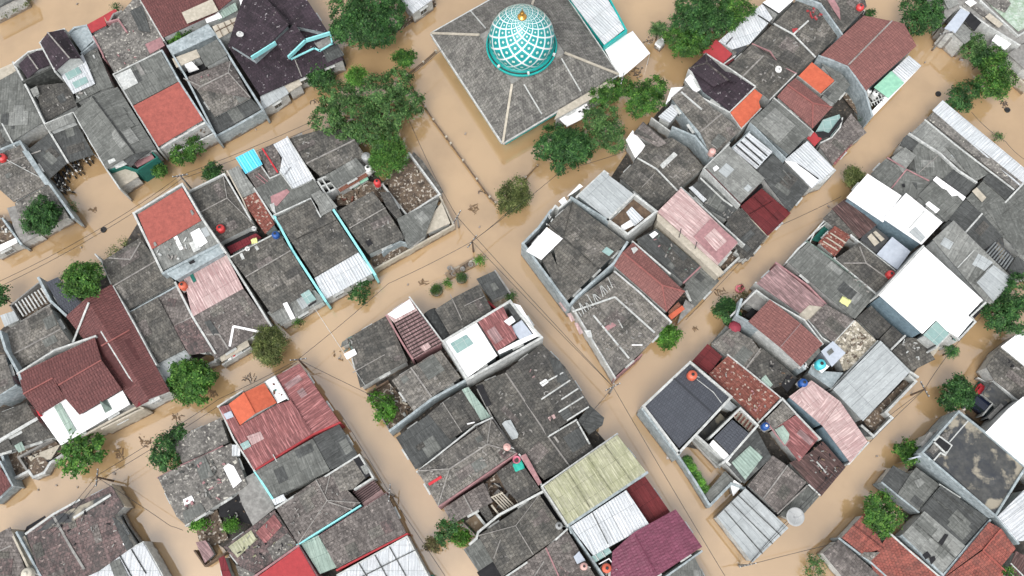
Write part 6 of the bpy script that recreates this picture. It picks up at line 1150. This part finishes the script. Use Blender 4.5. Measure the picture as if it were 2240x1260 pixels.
TREE('dark green tree at the head of the long white roof', 2105, 212, 34, 4.0, 'lf_dark', [(2118, 200, 24, 4), (2095, 215, 24, 4), (2110, 230, 16, 3.4)])
TREE('dense dark tree at the top edge right of the maroon two storey house', 2015, 35, 50, 5.0, 'lf_dark', [(2000, 15, 28, 5), (1998, 50, 28, 5), (2030, 40, 30, 5.2), (2040, 10, 26, 5)])
TREE('pale green tree in front of the top right building', 2130, 102, 28, 4.0, 'lf_grey', [(2135, 92, 20, 4.2), (2122, 110, 20, 3.8)])
TREE('dark tree between the pale green tree and the yellow topped round tree', 2148, 130, 26, 3.6, 'lf_dark')
TREE('yellow topped round tree near the right edge', 2178, 165, 44, 4.6, 'lf_mid', [(2180, 118, 18, 4.4), (2178, 150, 30, 5), (2195, 170, 26, 4.6), (2165, 185, 28, 4.2), (2185, 192, 24, 4)])
TREE('large dark tree on the right edge below the light grey roof', 2205, 665, 52, 5.4, 'lf_dark', [(2190, 680, 36, 5.4), (2225, 640, 40, 6), (2230, 690, 40, 5.6), (2180, 700, 24, 4.6)], dens=30)
TREE('dark round tree beside the parked blue car', 2095, 860, 40, 4.2, 'lf_dark')
TREE('small green shrub at the lane above the pale blue wall', 1985, 990, 26, 2.4, 'lf_mid')
TREE('bright full tree above the terracotta hip roof', 1930, 1126, 46, 4.6, 'lf_mid', [(1925, 1110, 32, 4.8), (1950, 1130, 26, 4.6), (1915, 1130, 24, 4.4), (1928, 1155, 20, 4)], dens=32)
TREE('dark sparse tree in the lane beside the ruined house', 985, 1162, 30, 2.6, 'lf_dark', [(975, 1160, 20, 2.8), (998, 1142, 16, 2.8), (965, 1180, 14, 2.2)], dens=24)
TREE('bright green low tree at the foot of the white parapet', 1008, 1176, 22, 2.2, 'lf_bright')
TREE('brownish low shrub standing out in the bottom lane', 945, 1196, 20, 1.6, 'lf_brown', dens=20)
TREE('small rounded bright bush in the derelict house yard', 505, 1152, 17, 2.0, 'lf_bright', size=.18, dens=90)
TREE('untidy shrub at the lane corner of the derelict house yard', 435, 1152, 20, 1.8, 'lf_bright', dens=22)
TREE('shrub between the maroon roof and the blue sheets at the top left', 385, 78, 22, 2.8, 'lf_bright')
TREE('second shrub touching the blue sheets at the top left', 408, 66, 14, 2.8, 'lf_mid')
TREE('sparse low tree in the third lane below the bright white porch', 784, 638, 26, 2.4, 'lf_dark', [(792, 625, 14, 2.6), (775, 645, 12, 2.2), (790, 655, 10, 2), (800, 640, 8, 2)], dens=26)
TREE('tree half cut off by the left edge above the open beams', -4, 648, 26, 4, 'lf_dark')
TREE('small plant by the grey sheet porch', 652, 706, 10, 1.4, 'lf_mid', size=.22)
TREE('dark bush in the rear yard beside the pale blue gable wall', 1888, 262, 9, 1.4, 'lf_dark', size=.2)
TREE('submerged bush by the far right lane cable', 2184, 300, 12, .8, 'lf_grey', size=.2)
TREE('bush cluster at the bottom lane corner by the brown tile roof', 1790, 1235, 20, 1.8, 'lf_grey', [(1785, 1222, 12, 1.8), (1792, 1240, 14, 1.8), (1775, 1255, 12, 1.6)], size=.24)
TREE('vivid bush at the right end of the bottom edge', 2206, 1254, 12, 4.8, 'lf_bright', size=.22)
TREE('ivy like bush clinging to the front of the old tile roof', 262, 532, 14, 2.6, 'lf_olive', [(252, 545, 9, 2.4), (270, 528, 9, 2.6), (240, 556, 7, 2.2)], size=.2)
TREE('shrubby growth at the walled yard corner by the second lane', 158, 455, 12, 1.6, 'lf_grey', [(156, 448, 9, 1.8), (160, 462, 8, 1.4)], size=.2)
TREE('low weeds on the top left bank', 20, 22, 16, 1.0, 'lf_olive', [(12, 28, 10, .8), (30, 16, 10, 1), (58, 4, 10, 1)], size=.2, name='shrub', cat='shrub', group='low plants')
TREE('clump of weeds at the top lane edge beside the crumbling house', 252, 14, 10, 1.4, 'lf_dark', size=.2, name='shrub', cat='shrub', group='low plants')
TREE('fern like bush beside the maroon roof at the top right lane', 1905, 30, 12, 2.4, 'lf_dark', size=.3, name='shrub', cat='shrub', group='low plants')
PALM('spiky fan palm in the water left of the bushy tree at the top', 1440, 66, 26, 3.0, 20, 'lf_grey', .25)
PALM('small palm at the gate of the dazzling white roofed house', 2080, 768, 22, 2.6, 14, 'lf_dark')
for i, (x, y) in enumerate(((1504, 1008), (1512, 1024), (1522, 1040), (1532, 1056), (1540, 1070))):
    PALM('banana plant, %s of the row in the flooded courtyard counting from the slate roof' % ('first', 'second', 'third', 'fourth', 'fifth')[i], x, y, 14, 2.0, 8, ('lf_mid', 'lf_bright')[i % 2], .6, .34, group='banana plants in the courtyard', name='banana_plant', cat='banana plant')
TREE('deep green clipped plant in the round pot on the traffic island end', 955, 634, 12, 1.0, 'lf_mid', size=.12, dens=160, name='potted_plant', cat='potted plant', group='plants on the traffic island', trunk=False)
TREE('leafy plant with a white bloom beside the round pot', 978, 620, 9, .9, 'lf_bright', size=.18, dens=60, name='potted_plant', cat='potted plant', group='plants on the traffic island', trunk=False)
TREE('grey green round plant at the middle of the traffic island', 1010, 608, 11, .9, 'lf_grey', size=.14, dens=90, name='potted_plant', cat='potted plant', group='plants on the traffic island', trunk=False)
TREE('light green bush at the pole end of the traffic island', 1050, 570, 11, 1.2, 'lf_bright', size=.22, dens=40, name='potted_plant', cat='potted plant', group='plants on the traffic island', trunk=False)
TREE('grey leaved bush at the house corner opposite the traffic island', 1116, 648, 13, 1.6, 'lf_grey', size=.2, dens=50, name='potted_plant', cat='potted plant', group='plants on the traffic island', trunk=False)
# traffic island
e = empty('traffic_island', 'half submerged stone traffic island with planters in the street', 'traffic island', P(1008, 588, 0))
q = [P(972, 598, .22), P(982, 612, .22), P(1046, 578, .22), P(1036, 562, .22)]; slab('kerb', [q], 'be', [q[1] - q[0]], .5, e)
q = [P(982, 598, .28), P(986, 604, .28), P(1036, 576, .28), P(1032, 568, .28)]; slab('soil_bed', [q], 'so', [q[1] - q[0]], .1, e)
m = MB()
for x, y in ((984, 588), (990, 594), (993, 600), (1012, 590), (1030, 580)): m.lathe(P(x, y, .2), [(.25, 0), (.32, .3), (.26, .32), (.1, .2)], 10)
m.build('pot', 'cn', e)
for x, y, r in ((955, 637, .75), (1010, 610, .7)):
    c = P(x, y, 0); e = empty('round_planter', 'round concrete planter under the %s plant' % ('deep green clipped' if x < 1000 else 'grey green round'), 'planter', c, 'planters by the traffic island')
    m = MB(); m.lathe(c, [(r * .8, -1.2), (r, .35), (r * .85, .4), (r * .8, .3), (.05, .3)], 18); m.build('bowl', 'cn', e)

simple('dishgrey', (.36,.37,.37), .5)
# ================================================================== TANKS AND DISHES
TANK('red water tank cut by the left picture edge', 0, 342, 'plred', .55); TANK('red water tank behind the white parapet house', 480, 497, 'plred', .5, z=4.4)
TANK('dark blue water tank between tile roofs', 601, 511, 'plblue', .45, z=4.4); TANK('faded orange water tank at the pink roof corner', 397, 622, 'plorange', .48, z=4.4); TANK('red water tank near the rubble yard', 824, 396, 'plred', .42, z=3.4)
TANK('white water tank with a black lid under the sprawling tree', 804, 366, 'plwhite', .5, z=3.6); TANK('large dull grey tank beside the white one under the tree', 800, 340, 'plgrey', .6, z=3.4, lid='plgrey'); TANK('glossy red tank at the top edge right', 1884, 12, 'plred', .5, z=5.4)
TANK('pinkish red tank on the slate blue roof', 1516, 819, 'plorange', .55, z=6.9); TANK('navy blue tank beside the pale pink corrugated roof', 1760, 836, 'plblue', .48, z=5.4); TANK('blue rimmed tank by the maroon corrugated roof', 1677, 931, 'plblue', .42, lid='plwhite', z=4.8)
TANK('bright cyan tank on its white platform', 1798, 795, 'plcyan', .58, z=5.4); TANK('white tank next to the curved pale blue wall', 1759, 797, 'plwhite', .42, z=5.2); TANK('red tank at the edge of the dazzling white roof', 1951, 598, 'plred', .48, z=4.6)
TANK('orange tank in the dark gap of the magenta roof', 1328, 1243, 'plorange', .5, z=5.2); TANK('small cream tank by the brown grey roof on the bottom edge', 1278, 1239, 'plpink', .4, z=4.8); TANK('grey ringed tank in the narrow gap by the yellow roof wall', 1223, 1150, 'plgrey', .42, z=3.6)
TANK('cream tank in the bottom left corner', 55, 1255, 'cream', .6, z=4.4, lid='cream'); TANK('pale pink ball like tank on the hipped roof', 1109, 977, 'plpink', .4, h=.8, z=5.9, lid='plpink'); TANK('silver pink tank at the pitted tile roof edge', 1560, 328, 'plpink', .42, z=5.6, lid='plpink')
TANK('small white tank, lower one in the mint roof frames', 1917, 202, 'plwhite', .38, z=4.6); TANK('small white tank, upper one in the mint roof frames', 1903, 197, 'plwhite', .32, z=4.6)

DISH('huge mesh satellite dish overhanging the lower lane', 1738, 1130, 1.0, 'dishgrey', (.15, .3), 1.0); DISH('white dish on the pink parapet tile roof', 1702, 152, .45, 'plwhite', (.4, .5)); DISH('white dish beside the purple roof at the top left', 525, 76, .45, 'plwhite', (.3, 2.0)); DISH('small dish over the dark maroon gap', 541, 544, .28, 'plwhite', (.6, .5)); DISH('small dish beside the blank red tank wall', 555, 500, .3, 'plwhite', (.7, 1.2))

# ================================================================== MOTORBIKES under and beside the shed
def scooter(x, y, rz, col, label):
    c = P(x, y, 0.15); e = empty('motorbike', label, 'motorbike', c, 'motorbikes parked at the shed'); M = Matrix.Rotation(rz, 3, 'Z')
    def T_(v): return c + M @ Vector(v)
    for s in (-.62, .62):
        m = MB(); m.tube([T_((s, -.05, .0)), T_((s, .05, .0))], .28, 14); m.build('wheel', 'rubber', e)
    m = MB(); m.tube([T_((-.6, 0, .35)), T_((-.25, 0, .42)), T_((.1, 0, .25)), T_((.4, 0, .45)), T_((.5, 0, .75))], .13, 8, .08); m.tube([T_((.62, 0, 0)), T_((.5, 0, .7))], .04, 6); m.build('body', col, e)
    m = MB(); m.tube([T_((-.62, 0, .56)), T_((-.3, 0, .60)), T_((.05, 0, .55))], .13, 8, .10); m.build('seat', 'black', e)
    m = MB(); m.tube([T_((.42, -.32, .84)), T_((.5, 0, .82)), T_((.42, .32, .84))], .03, 6); m.build('handlebar', 'chrome', e)
    m = MB(); m.box(T_((.58, 0, .72)), (.12, .16, .14), rz); m.build('headlight', 'plwhite', e)
SP = [(133, 393, -1.2), (141, 398, -1.1), (128, 402, -1.0), (137, 410, -.9), (126, 385, -1.3), (146, 388, -1.0), (150, 376, -1.2), (160, 380, -.9), (168, 374, -.8), (176, 372, -.8), (164, 362, -1.0), (150, 418, -.3), (134, 418, -.5), (190, 352, -.9), (198, 346, -1.0), (186, 345, -1.1), (174, 358, -1.0), (143, 403, -.8)]
for i, (x, y, a) in enumerate(SP):
    scooter(x, y, a, ('steel', 'black', 'plgrey', 'cream')[i % 4], 'dusty parked motorbike in the crowd half under the dark grey shed roofs')
# car, red motorbike
def car(x, y, rz, z, label):
    c = P(x, y, z); e = empty('parked_car', label, 'car', c); M = Matrix.Rotation(rz, 3, 'Z')
    def T_(v): return c + M @ Vector(v)
    sec = [(-2.1, .45, .75, .75), (-1.9, .35, .95, .82), (-1.2, .3, 1.0, .86), (0, .3, 1.0, .86), (1.2, .3, .95, .86), (1.9, .35, .80, .80), (2.1, .45, .65, .7)]
    vs = []; fs = []
    for sx, z0, z1, hw in sec: vs += [T_((sx, -hw, z0)), T_((sx, -hw, z1 - .1)), T_((sx, -hw + .12, z1)), T_((sx, hw - .12, z1)), T_((sx, hw, z1 - .1)), T_((sx, hw, z0))]
    n = 6
    for i in range(len(sec) - 1):
        for k in range(n): fs.append((i * n + k, i * n + (k + 1) % n, (i + 1) * n + (k + 1) % n, (i + 1) * n + k))
    fs += [tuple(range(n)), tuple((len(sec) - 1) * n + k for k in range(n))]
    b = mesh_obj('body', vs, fs, 'carblue', e); bm_fix(b)
    vs = [T_(v) for v in ((-1.7, -.72, .95), (1.1, -.72, .95), (1.1, .72, .95), (-1.7, .72, .95), (-1.25, -.58, 1.5), (.45, -.58, 1.5), (.45, .58, 1.5), (-1.25, .58, 1.5))]
    mesh_obj('windows', vs, [(0, 1, 5, 4), (1, 2, 6, 5), (2, 3, 7, 6), (3, 0, 4, 7)], 'glass', e); m = MB(); m.box(T_((-.4, 0, 1.52)), (1.75, 1.2, .06), rz); m.build('car_roof', 'carblue', e)
    for sx in (-1.3, 1.3):
        for sy in (-.8, .8): m = MB(); m.tube([T_((sx, sy - .1, .3)), T_((sx, sy + .1, .3))], .31, 16); m.build('wheel', 'rubber', e)
    for sy in (-.6, .6): m = MB(); m.box(T_((2.08, sy, .62)), (.1, .3, .14), rz); m.build('headlight', 'plwhite', e)
car(2140, 892, -.75, .1, 'dark navy blue car parked on the walled driveway near the right edge')
e = empty('parked_car', 'partly hidden small red car behind the front yard wall', 'car', P(2142, 862, .1)); c = P(2142, 864, .6)
m = MB(); m.box(c, (1.5, 2.2, .7), -.75); m.box(c + Vector((0, 0, .5)), (1.2, 1.3, .4), -.75); m.build('body', 're', e); m = MB(); m.box(c + Vector((0, 0, .45)), (1.25, 1.2, .3), -.75); m.build('windows', 'glass', e)
for s in (-1, 1): m = MB(); m.tube([c + Vector((s * .6, -.6 * s, -.3)), c + Vector((s * .8, -.6 * s, -.3))], .28, 12); m.build('wheel', 'rubber', e)

# ================================================================== PERSON wading behind a pink float
pc = P(1622, 629, .05)
e = empty('person', 'person in dark red clothes leaning on a pink float in the flooded lane', 'person', pc)
def skin_body(name, joints, links, mat, parent, origin):
    me = bpy.data.meshes.new(name); me.from_pydata([tuple(Vector(j[:3]) + Vector(origin) - Vector(parent['_o'])) for j in joints], links, []); o = bpy.data.objects.new(name, me); COL.objects.link(o); o.parent = parent
    o.modifiers.new('skin', 'SKIN'); s = o.modifiers.new('sub', 'SUBSURF'); s.levels = s.render_levels = 2; me.materials.append(MATS[mat])
    for i, j in enumerate(joints): me.skin_vertices[0].data[i].radius = (j[3], j[4] if len(j) > 4 else j[3])
    me.skin_vertices[0].data[0].use_root = True
    for p in me.polygons: p.use_smooth = True
    return o
J = [(.25, .10, -.15, .15, .12), (.18, .06, .15, .14, .11), (.05, .0, .35, .17, .12), (-.06, -.03, .48, .06, .06), (-.14, -.06, .56, .09, .10), (-.20, -.08, .60, .06, .06),
     (.02, .20, .34, .06, .06), (-.18, .30, .24, .048, .048), (-.40, .26, .18, .036, .036), (-.48, .25, .18, .03, .02),
     (-.02, -.20, .34, .06, .06), (-.22, -.30, .24, .048, .048), (-.42, -.24, .18, .036, .036), (-.50, -.22, .18, .03, .02),
     (.35, .24, -.35, .10, .10), (.45, .26, -.8, .07, .07), (.55, .28, -1.2, .05, .05), (.35, -.02, -.35, .10, .10), (.45, -.04, -.8, .07, .07), (.6, -.04, -1.2, .05, .05)]
LK = [(0, 1), (1, 2), (2, 3), (3, 4), (4, 5), (2, 6), (6, 7), (7, 8), (8, 9), (2, 10), (10, 11), (11, 12), (12, 13), (0, 14), (14, 15), (15, 16), (0, 17), (17, 18), (18, 19)]
skin_body('body', J, LK, 'skin', e, pc)
skin_body('shirt', [(.24, .09, -.05, .19, .15), (.15, .05, .16, .18, .14), (.05, .0, .34, .20, .15), (.0, .22, .33, .09, .09), (-.10, .28, .27, .075, .075), (-.04, -.22, .33, .09, .09), (-.13, -.28, .27, .075, .075)], [(0, 1), (1, 2), (2, 3), (3, 4), (2, 5), (5, 6)], 'maroon_cloth', e, pc)
m = MB(); m.lathe(pc + Vector((-.12, -.05, .52)), [(.06, -.02), (.115, .04), (.12, .10), (.10, .17), (.04, .20)], 14); m.build('hair', 'hair', e, True)
m = MB()
for sy, by in ((1, .25), (-1, -.22)):
    for k in range(4): m.tube([pc + Vector((-.50, by + (k - 1.5) * .022, .18)), pc + Vector((-.555 - .008 * (1.5 - abs(k - 1.5)), by + (k - 1.5) * .026, .175)), pc + Vector((-.585, by + (k - 1.5) * .026, .15))], .010, 6, .008)
    m.tube([pc + Vector((-.46, by - sy * .03, .18)), pc + Vector((-.50, by - sy * .065, .17))], .011, 6, .008)
m.build('fingers', 'skin', e, True)
fcn = P(1619, 632, .12); e2 = empty('swim_ring', 'pink inflatable ring held by the wading person', 'inflatable', fcn)
vs = []; fs = []; n1, n2 = 28, 12
for i in range(n1):
    a = 2 * math.pi * i / n1
    for j in range(n2): b = 2 * math.pi * j / n2; rr = .42 + .15 * math.cos(b); vs.append(fcn + Vector((rr * math.cos(a) * 1.05, rr * math.sin(a), .14 * math.sin(b))))
for i in range(n1):
    for j in range(n2): fs.append((i * n2 + j, ((i + 1) % n1) * n2 + j, ((i + 1) % n1) * n2 + (j + 1) % n2, i * n2 + (j + 1) % n2))
mesh_obj('ring', vs, fs, 'float', e2, None, True); m = MB(); m.lathe(fcn + Vector((-.57, .1, .06)), [(.03, 0), (.03, .06), (.015, .08)], 8); m.build('valve', 'plwhite', e2)

# ================================================================== CLOTHES, SHEETS
def cloth(label, px, py, w_, h_, mat, rz, name='towel', cat='towel', z=None):
    c = (hit(px, py) if z is None else P(px, py, z)) + Vector((0, 0, .16)); vs = []; fs = []; nx, ny = 7, 6; rnd = random.Random(int(px)); M = Matrix.Rotation(rz, 3, 'Z')
    for i in range(nx):
        for j in range(ny): vs.append(c + M @ Vector(((i / (nx - 1) - .5) * w_ + rnd.uniform(-.04, .04), (j / (ny - 1) - .5) * h_ + rnd.uniform(-.04, .04), .06 * math.sin(i * 1.9 + j * .8))))
    for i in range(nx - 1):
        for j in range(ny - 1): fs.append((i * ny + j, (i + 1) * ny + j, (i + 1) * ny + j + 1, i * ny + j + 1))
    o = mesh_obj(name, vs, fs, mat, None, None, True, c); o.modifiers.new('t', 'SOLIDIFY').thickness = .02; tag(o, label, cat); return o
cloth('lime coloured towel spread on the grey green sheet roof', 1848, 660, 1.1, .9, 'limey', -.6)
cloth('teal cloth heaped on the dark tile roof below the hipped roof', 1134, 1020, 1.1, .9, 'teal_cloth', .4, 'cloth', 'cloth', 4.1)
cloth('yellow green cloth hanging by the small dish gap', 557, 528, .7, .7, 'limey', .3, 'cloth', 'cloth', 4.3)
e = empty('tub', 'pink plastic tub beside the teal cloth', 'tub', P(1130, 1006, 4.1)); m = MB(); m.lathe(P(1130, 1006, 4.1), [(.3, 0), (.42, .3), (.45, .32), (.38, .30), (.26, .05), (.02, .05)], 18); m.build('basin', 'pink_pl', e, True)
e = empty('umbrella', 'maroon folded umbrella by the curved pale blue wall', 'umbrella', P(1609, 714, 3)); m = MB(); c = P(1609, 714, 4.4); m.lathe(c, [(.75, -.25), (.5, -.02), (.25, .1), (.03, .18)], 8); m.build('canopy', 'maroon_cloth', e); m = MB(); m.tube([c - Vector((0, 0, 2.2)), c], .03, 6); m.build('shaft', 'steel', e)

# ================================================================== STREET FENCE half under water
def fence(label, pts, zt=.55, name='street_fence'):
    Q = [P(*p, zt) for p in pts]; e = empty(name, label, 'fence', (Q[0].x, Q[0].y, 0), 'half drowned street fences'); m = MB()
    for i in range(len(Q) - 1): m.bar(Q[i], Q[i + 1], .14, .10); m.bar(Q[i] - Vector((0, 0, .35)), Q[i + 1] - Vector((0, 0, .35)), .08, .06)
    m.build('rail', 'wd', e)
    for q in Q[1:-1] + [Q[0], Q[-1]]:
        m = MB(); m.box((q.x, q.y, (zt + GROUND) / 2 + .05), (.18, .18, zt - GROUND + .2), .6); m.box((q.x, q.y, zt + .17), (.24, .24, .08), .6); m.build('post', 'be', e)
fence('fence from the mosque corner to the lone lime tinted tree', [(953, 112), (926, 136), (890, 164)])
fence('long fence line down the street left of the mosque', [(889, 172), (930, 234), (948, 262), (976, 300), (986, 314), (1013, 351), (1043, 392), (1071, 431), (1084, 443)])
fence('short drowned fence between the olive tree and the dense dark tree', [(1150, 388), (1176, 362)], .3)

# ================================================================== POLES AND CABLES
PO = {'a': (1033, 528), 'b': (1341, 846), 'c': (2023, 851), 'd': (1636, 1236), 'e': (212, 1044), 'f': (1000, 474), 'g': (394, 384), 'h': (852, 1078), 'i': (652, 786), 'j': (1362, 170), 'k': (2070, 72)}
TX = {'a': 'by the traffic island', 'b': 'at the point of the pronged tile roof', 'c': 'leaning pole in the lower right lane', 'd': 'at the tip of the silvery white roof', 'e': 'at the corner of the dark red tile roof', 'f': 'at the rubble yard street corner', 'g': 'in the second lane below the terracotta roof', 'h': 'at the slatted pergola', 'i': 'at the third lane crossing', 'j': 'behind the white canopy tent', 'k': 'at the top right building'}
for k, (x, y) in PO.items(): POLE('utility pole ' + TX[k], x, y, 5.2 if k in 'acf' else 6.0, 1, random.uniform(0, 3), mat='wd' if k in 'acei' else 'cn')
def wr(label, *pts, z=5.0, **k): return WIRE(label, [(p[0], p[1], p[2] if len(p) > 2 else z) for p in pts], **k)
wr('cable from the traffic island pole to the corner point pole', (1033, 528), (1341, 846)); wr('cable from the corner point pole down the main street', (1341, 846, 5.7), (1592, 1270)); wr('cable beside the yard corner to the corner point pole', (1000, 474), (1341, 846, 5.6))
wr('cable across the crossing toward the centre lane', (1033, 528), (1230, 372), (1370, 330)); wr('cable from the traffic island pole toward the left lane crossing', (1033, 528), (850, 620), (652, 786)); wr('cable down the lower centre lane', (652, 786), (845, 880), (850, 885)); wr('cable along the bottom centre lane to the pergola pole', (742, 900), (852, 1078), (975, 1262))
wr('upper of the twin cables over the second lane', (-20, 624), (212, 504), (394, 384), (690, 262)); wr('lower of the twin cables over the second lane', (-20, 636), (215, 512), (396, 392), (700, 272)); wr('upper cable over the third lane', (100, 1168), (212, 1040), (480, 872), (652, 786)); wr('lower cable over the third lane', (110, 1172), (215, 1052), (490, 880), (650, 792))
wr('cable from the dark red roof corner across the bottom left lane', (212, 1044), (372, 1150), (400, 1160)); wr('cable over the lower right lane', (2023, 851), (1880, 990), (1636, 1236)); wr('cable up the lower right lane toward the small palm', (2023, 851), (2080, 768), (2150, 690)); wr('white service cable to the grey sheet porch', (684, 668, 4), (800, 845, 4.4), mat='pw')
wr('cable along the street left of the mosque', (885, 240), (948, 380), (1000, 474)); wr('cable crossing above the olive tree street', (1033, 528), (1120, 455)); wr('cable over the far right lane', (2125, 245), (2200, 310), (2260, 360)); wr('cable from the lower crossing pole to the right', (1636, 1236), (1820, 1190)); wr('cable above the top lane behind the purple roof', (905, 160), (1060, 20)); wr('cable from the silvery roof pole along the bottom lane', (1636, 1236), (1740, 1120), (1850, 1010))
wr('cable beside the silvery grey roof yard', (1900, 945), (2023, 851)); wr('cable crossing the main street toward the slate house', (1341, 846), (1262, 940)); wr('cable over the right hand lane past the maroon sheet roof', (1500, 700), (1690, 500), (1840, 430))

# ================================================================== FLOATING DEBRIS
rnd = random.Random(5)
DB = [('broken leafy branches adrift in the third lane', 315, 965, 14, 'wd'), ('tangle of sticks floating by the cream balustrade tree', 262, 992, 12, 'wd'), ('thin drifting sticks right of the third lane sticks', 385, 912, 12, 'wd'), ('floating scraps under the bright round tree', 462, 860, 14, 'wd'), ('dark soggy clump by the purple roofed house shrub', 688, 222, 8, 'so'), ('reddish mat of twigs left of the round potted plant', 925, 618, 12, 'wd'), ('cluster of scraps near the yellowish round tree', 545, 830, 14, 'so'),
      ('brown leaf mat beside the white canopy tent', 1395, 160, 16, 'so'), ('floating brown clumps at the fan palm foot', 1418, 90, 12, 'so'), ('scattered scraps in the main street by the fence end', 1040, 455, 16, 'wd'), ('small scraps near the yard corner in the main street', 1050, 420, 8, 'so'), ('dark scraps around the far right lane', 2195, 228, 12, 'so'), ('twigs drifting near the pink float', 1575, 640, 12, 'wd'), ('floating pair of sticks in the right lane', 1520, 718, 6, 'wd'), ('rubbish under the shed roof edge', 1425, 270, 6, 'so'), ('bundle of wet leaves in the bottom lane', 905, 1262, 10, 'wd'), ('sticks beside the lower left yard wall', 205, 458, 8, 'wd')]
for lb, x, y, s, mt in DB:
    c = P(x, y, .03); m = MB()
    for i in range(int(s * 1.4)):
        q = P(x + rnd.gauss(0, s * .5), y + rnd.gauss(0, s * .35), .03); m.box(q, (rnd.uniform(.1, .7), rnd.uniform(.03, .14), .06), rnd.uniform(0, 3.1), rnd.uniform(-.1, .1))
    tag(m.build('floating_debris', mt, None, False, c), lb, 'debris', 'debris floating on the flood water')
FL = [(1018, 293, .3, 'in the street left of the mosque'), (169, 9, .28, 'in the top left lane'), (250, 1036, .35, 'beside the third lane pole'), (1341, 838, .4, 'at the corner point pole'), (2102, 131, .5, 'in the top right water'), (1918, 998, .25, 'in the lower right lane'), (178, 542, .2, 'in the second lane'), (560, 284, .2, 'in the upper second lane'), (1812, 452, .3, 'in the right hand lane'), (124, 1062, .22, 'under the left yard'), (84, 1072, .2, 'left of the dark red roof'), (2023, 137, .22, 'by the maroon house front'), (1049, 497, .25, 'at the crossing'), (1461, 1000, .5, 'against the slate house wall'), (892, 623, .22, 'west of the potted plants'), (170, 1066, .2, 'over the dark red roof wall')]
for x, y, s, tx in FL:
    c = P(x, y, .02); m = MB(); m.box(c + Vector((0, 0, .05)), (s, s * .7, .16), x * .1, .1); m.box(c + Vector((0, 0, .12)), (s * .7, s * .4, .08), x * .1)
    tag(m.build('foam_box', 'wh', None, False, c), 'small white foam piece floating ' + tx, 'foam piece', 'white litter on the water')
for x, y, tx in ((2052, 206, 'beside the long white roof tree'), (227, 503, 'in the second lane at the left'), (2203, 241, 'on the far right lane'), (1318, 1240, '') ,):
    if tx:
        c = P(x, y, 0); m = MB(); m.lathe(c, [(.1, -.1), (.38, .0), (.36, .14), (.22, .18), (.18, .05)], 14); tag(m.build('old_tyre', 'rubber', None, True, c), 'dark round tyre floating ' + tx, 'tyre', 'tyres in the water')
e = empty('kiosk_box', 'small white box with a dark window standing in water by the fan palm', 'box', P(1442, 94, 0)); q = [P(1432, 96, 1.4), P(1447, 82, 1.4), P(1456, 90, 1.4), P(1443, 106, 1.4)]; slab('lid', [q], 'wh', [q[1] - q[0]], .1, e)
m = MB(); c = P(1444, 94, 1.2); m.box((c.x, c.y, .1), (.95, .95, 2.3), .8); m.build('cabinet', 'pw', e)
for o in bpy.data.objects:
    for k in ('_o', '_fresh'):
        if k in o: del o[k]
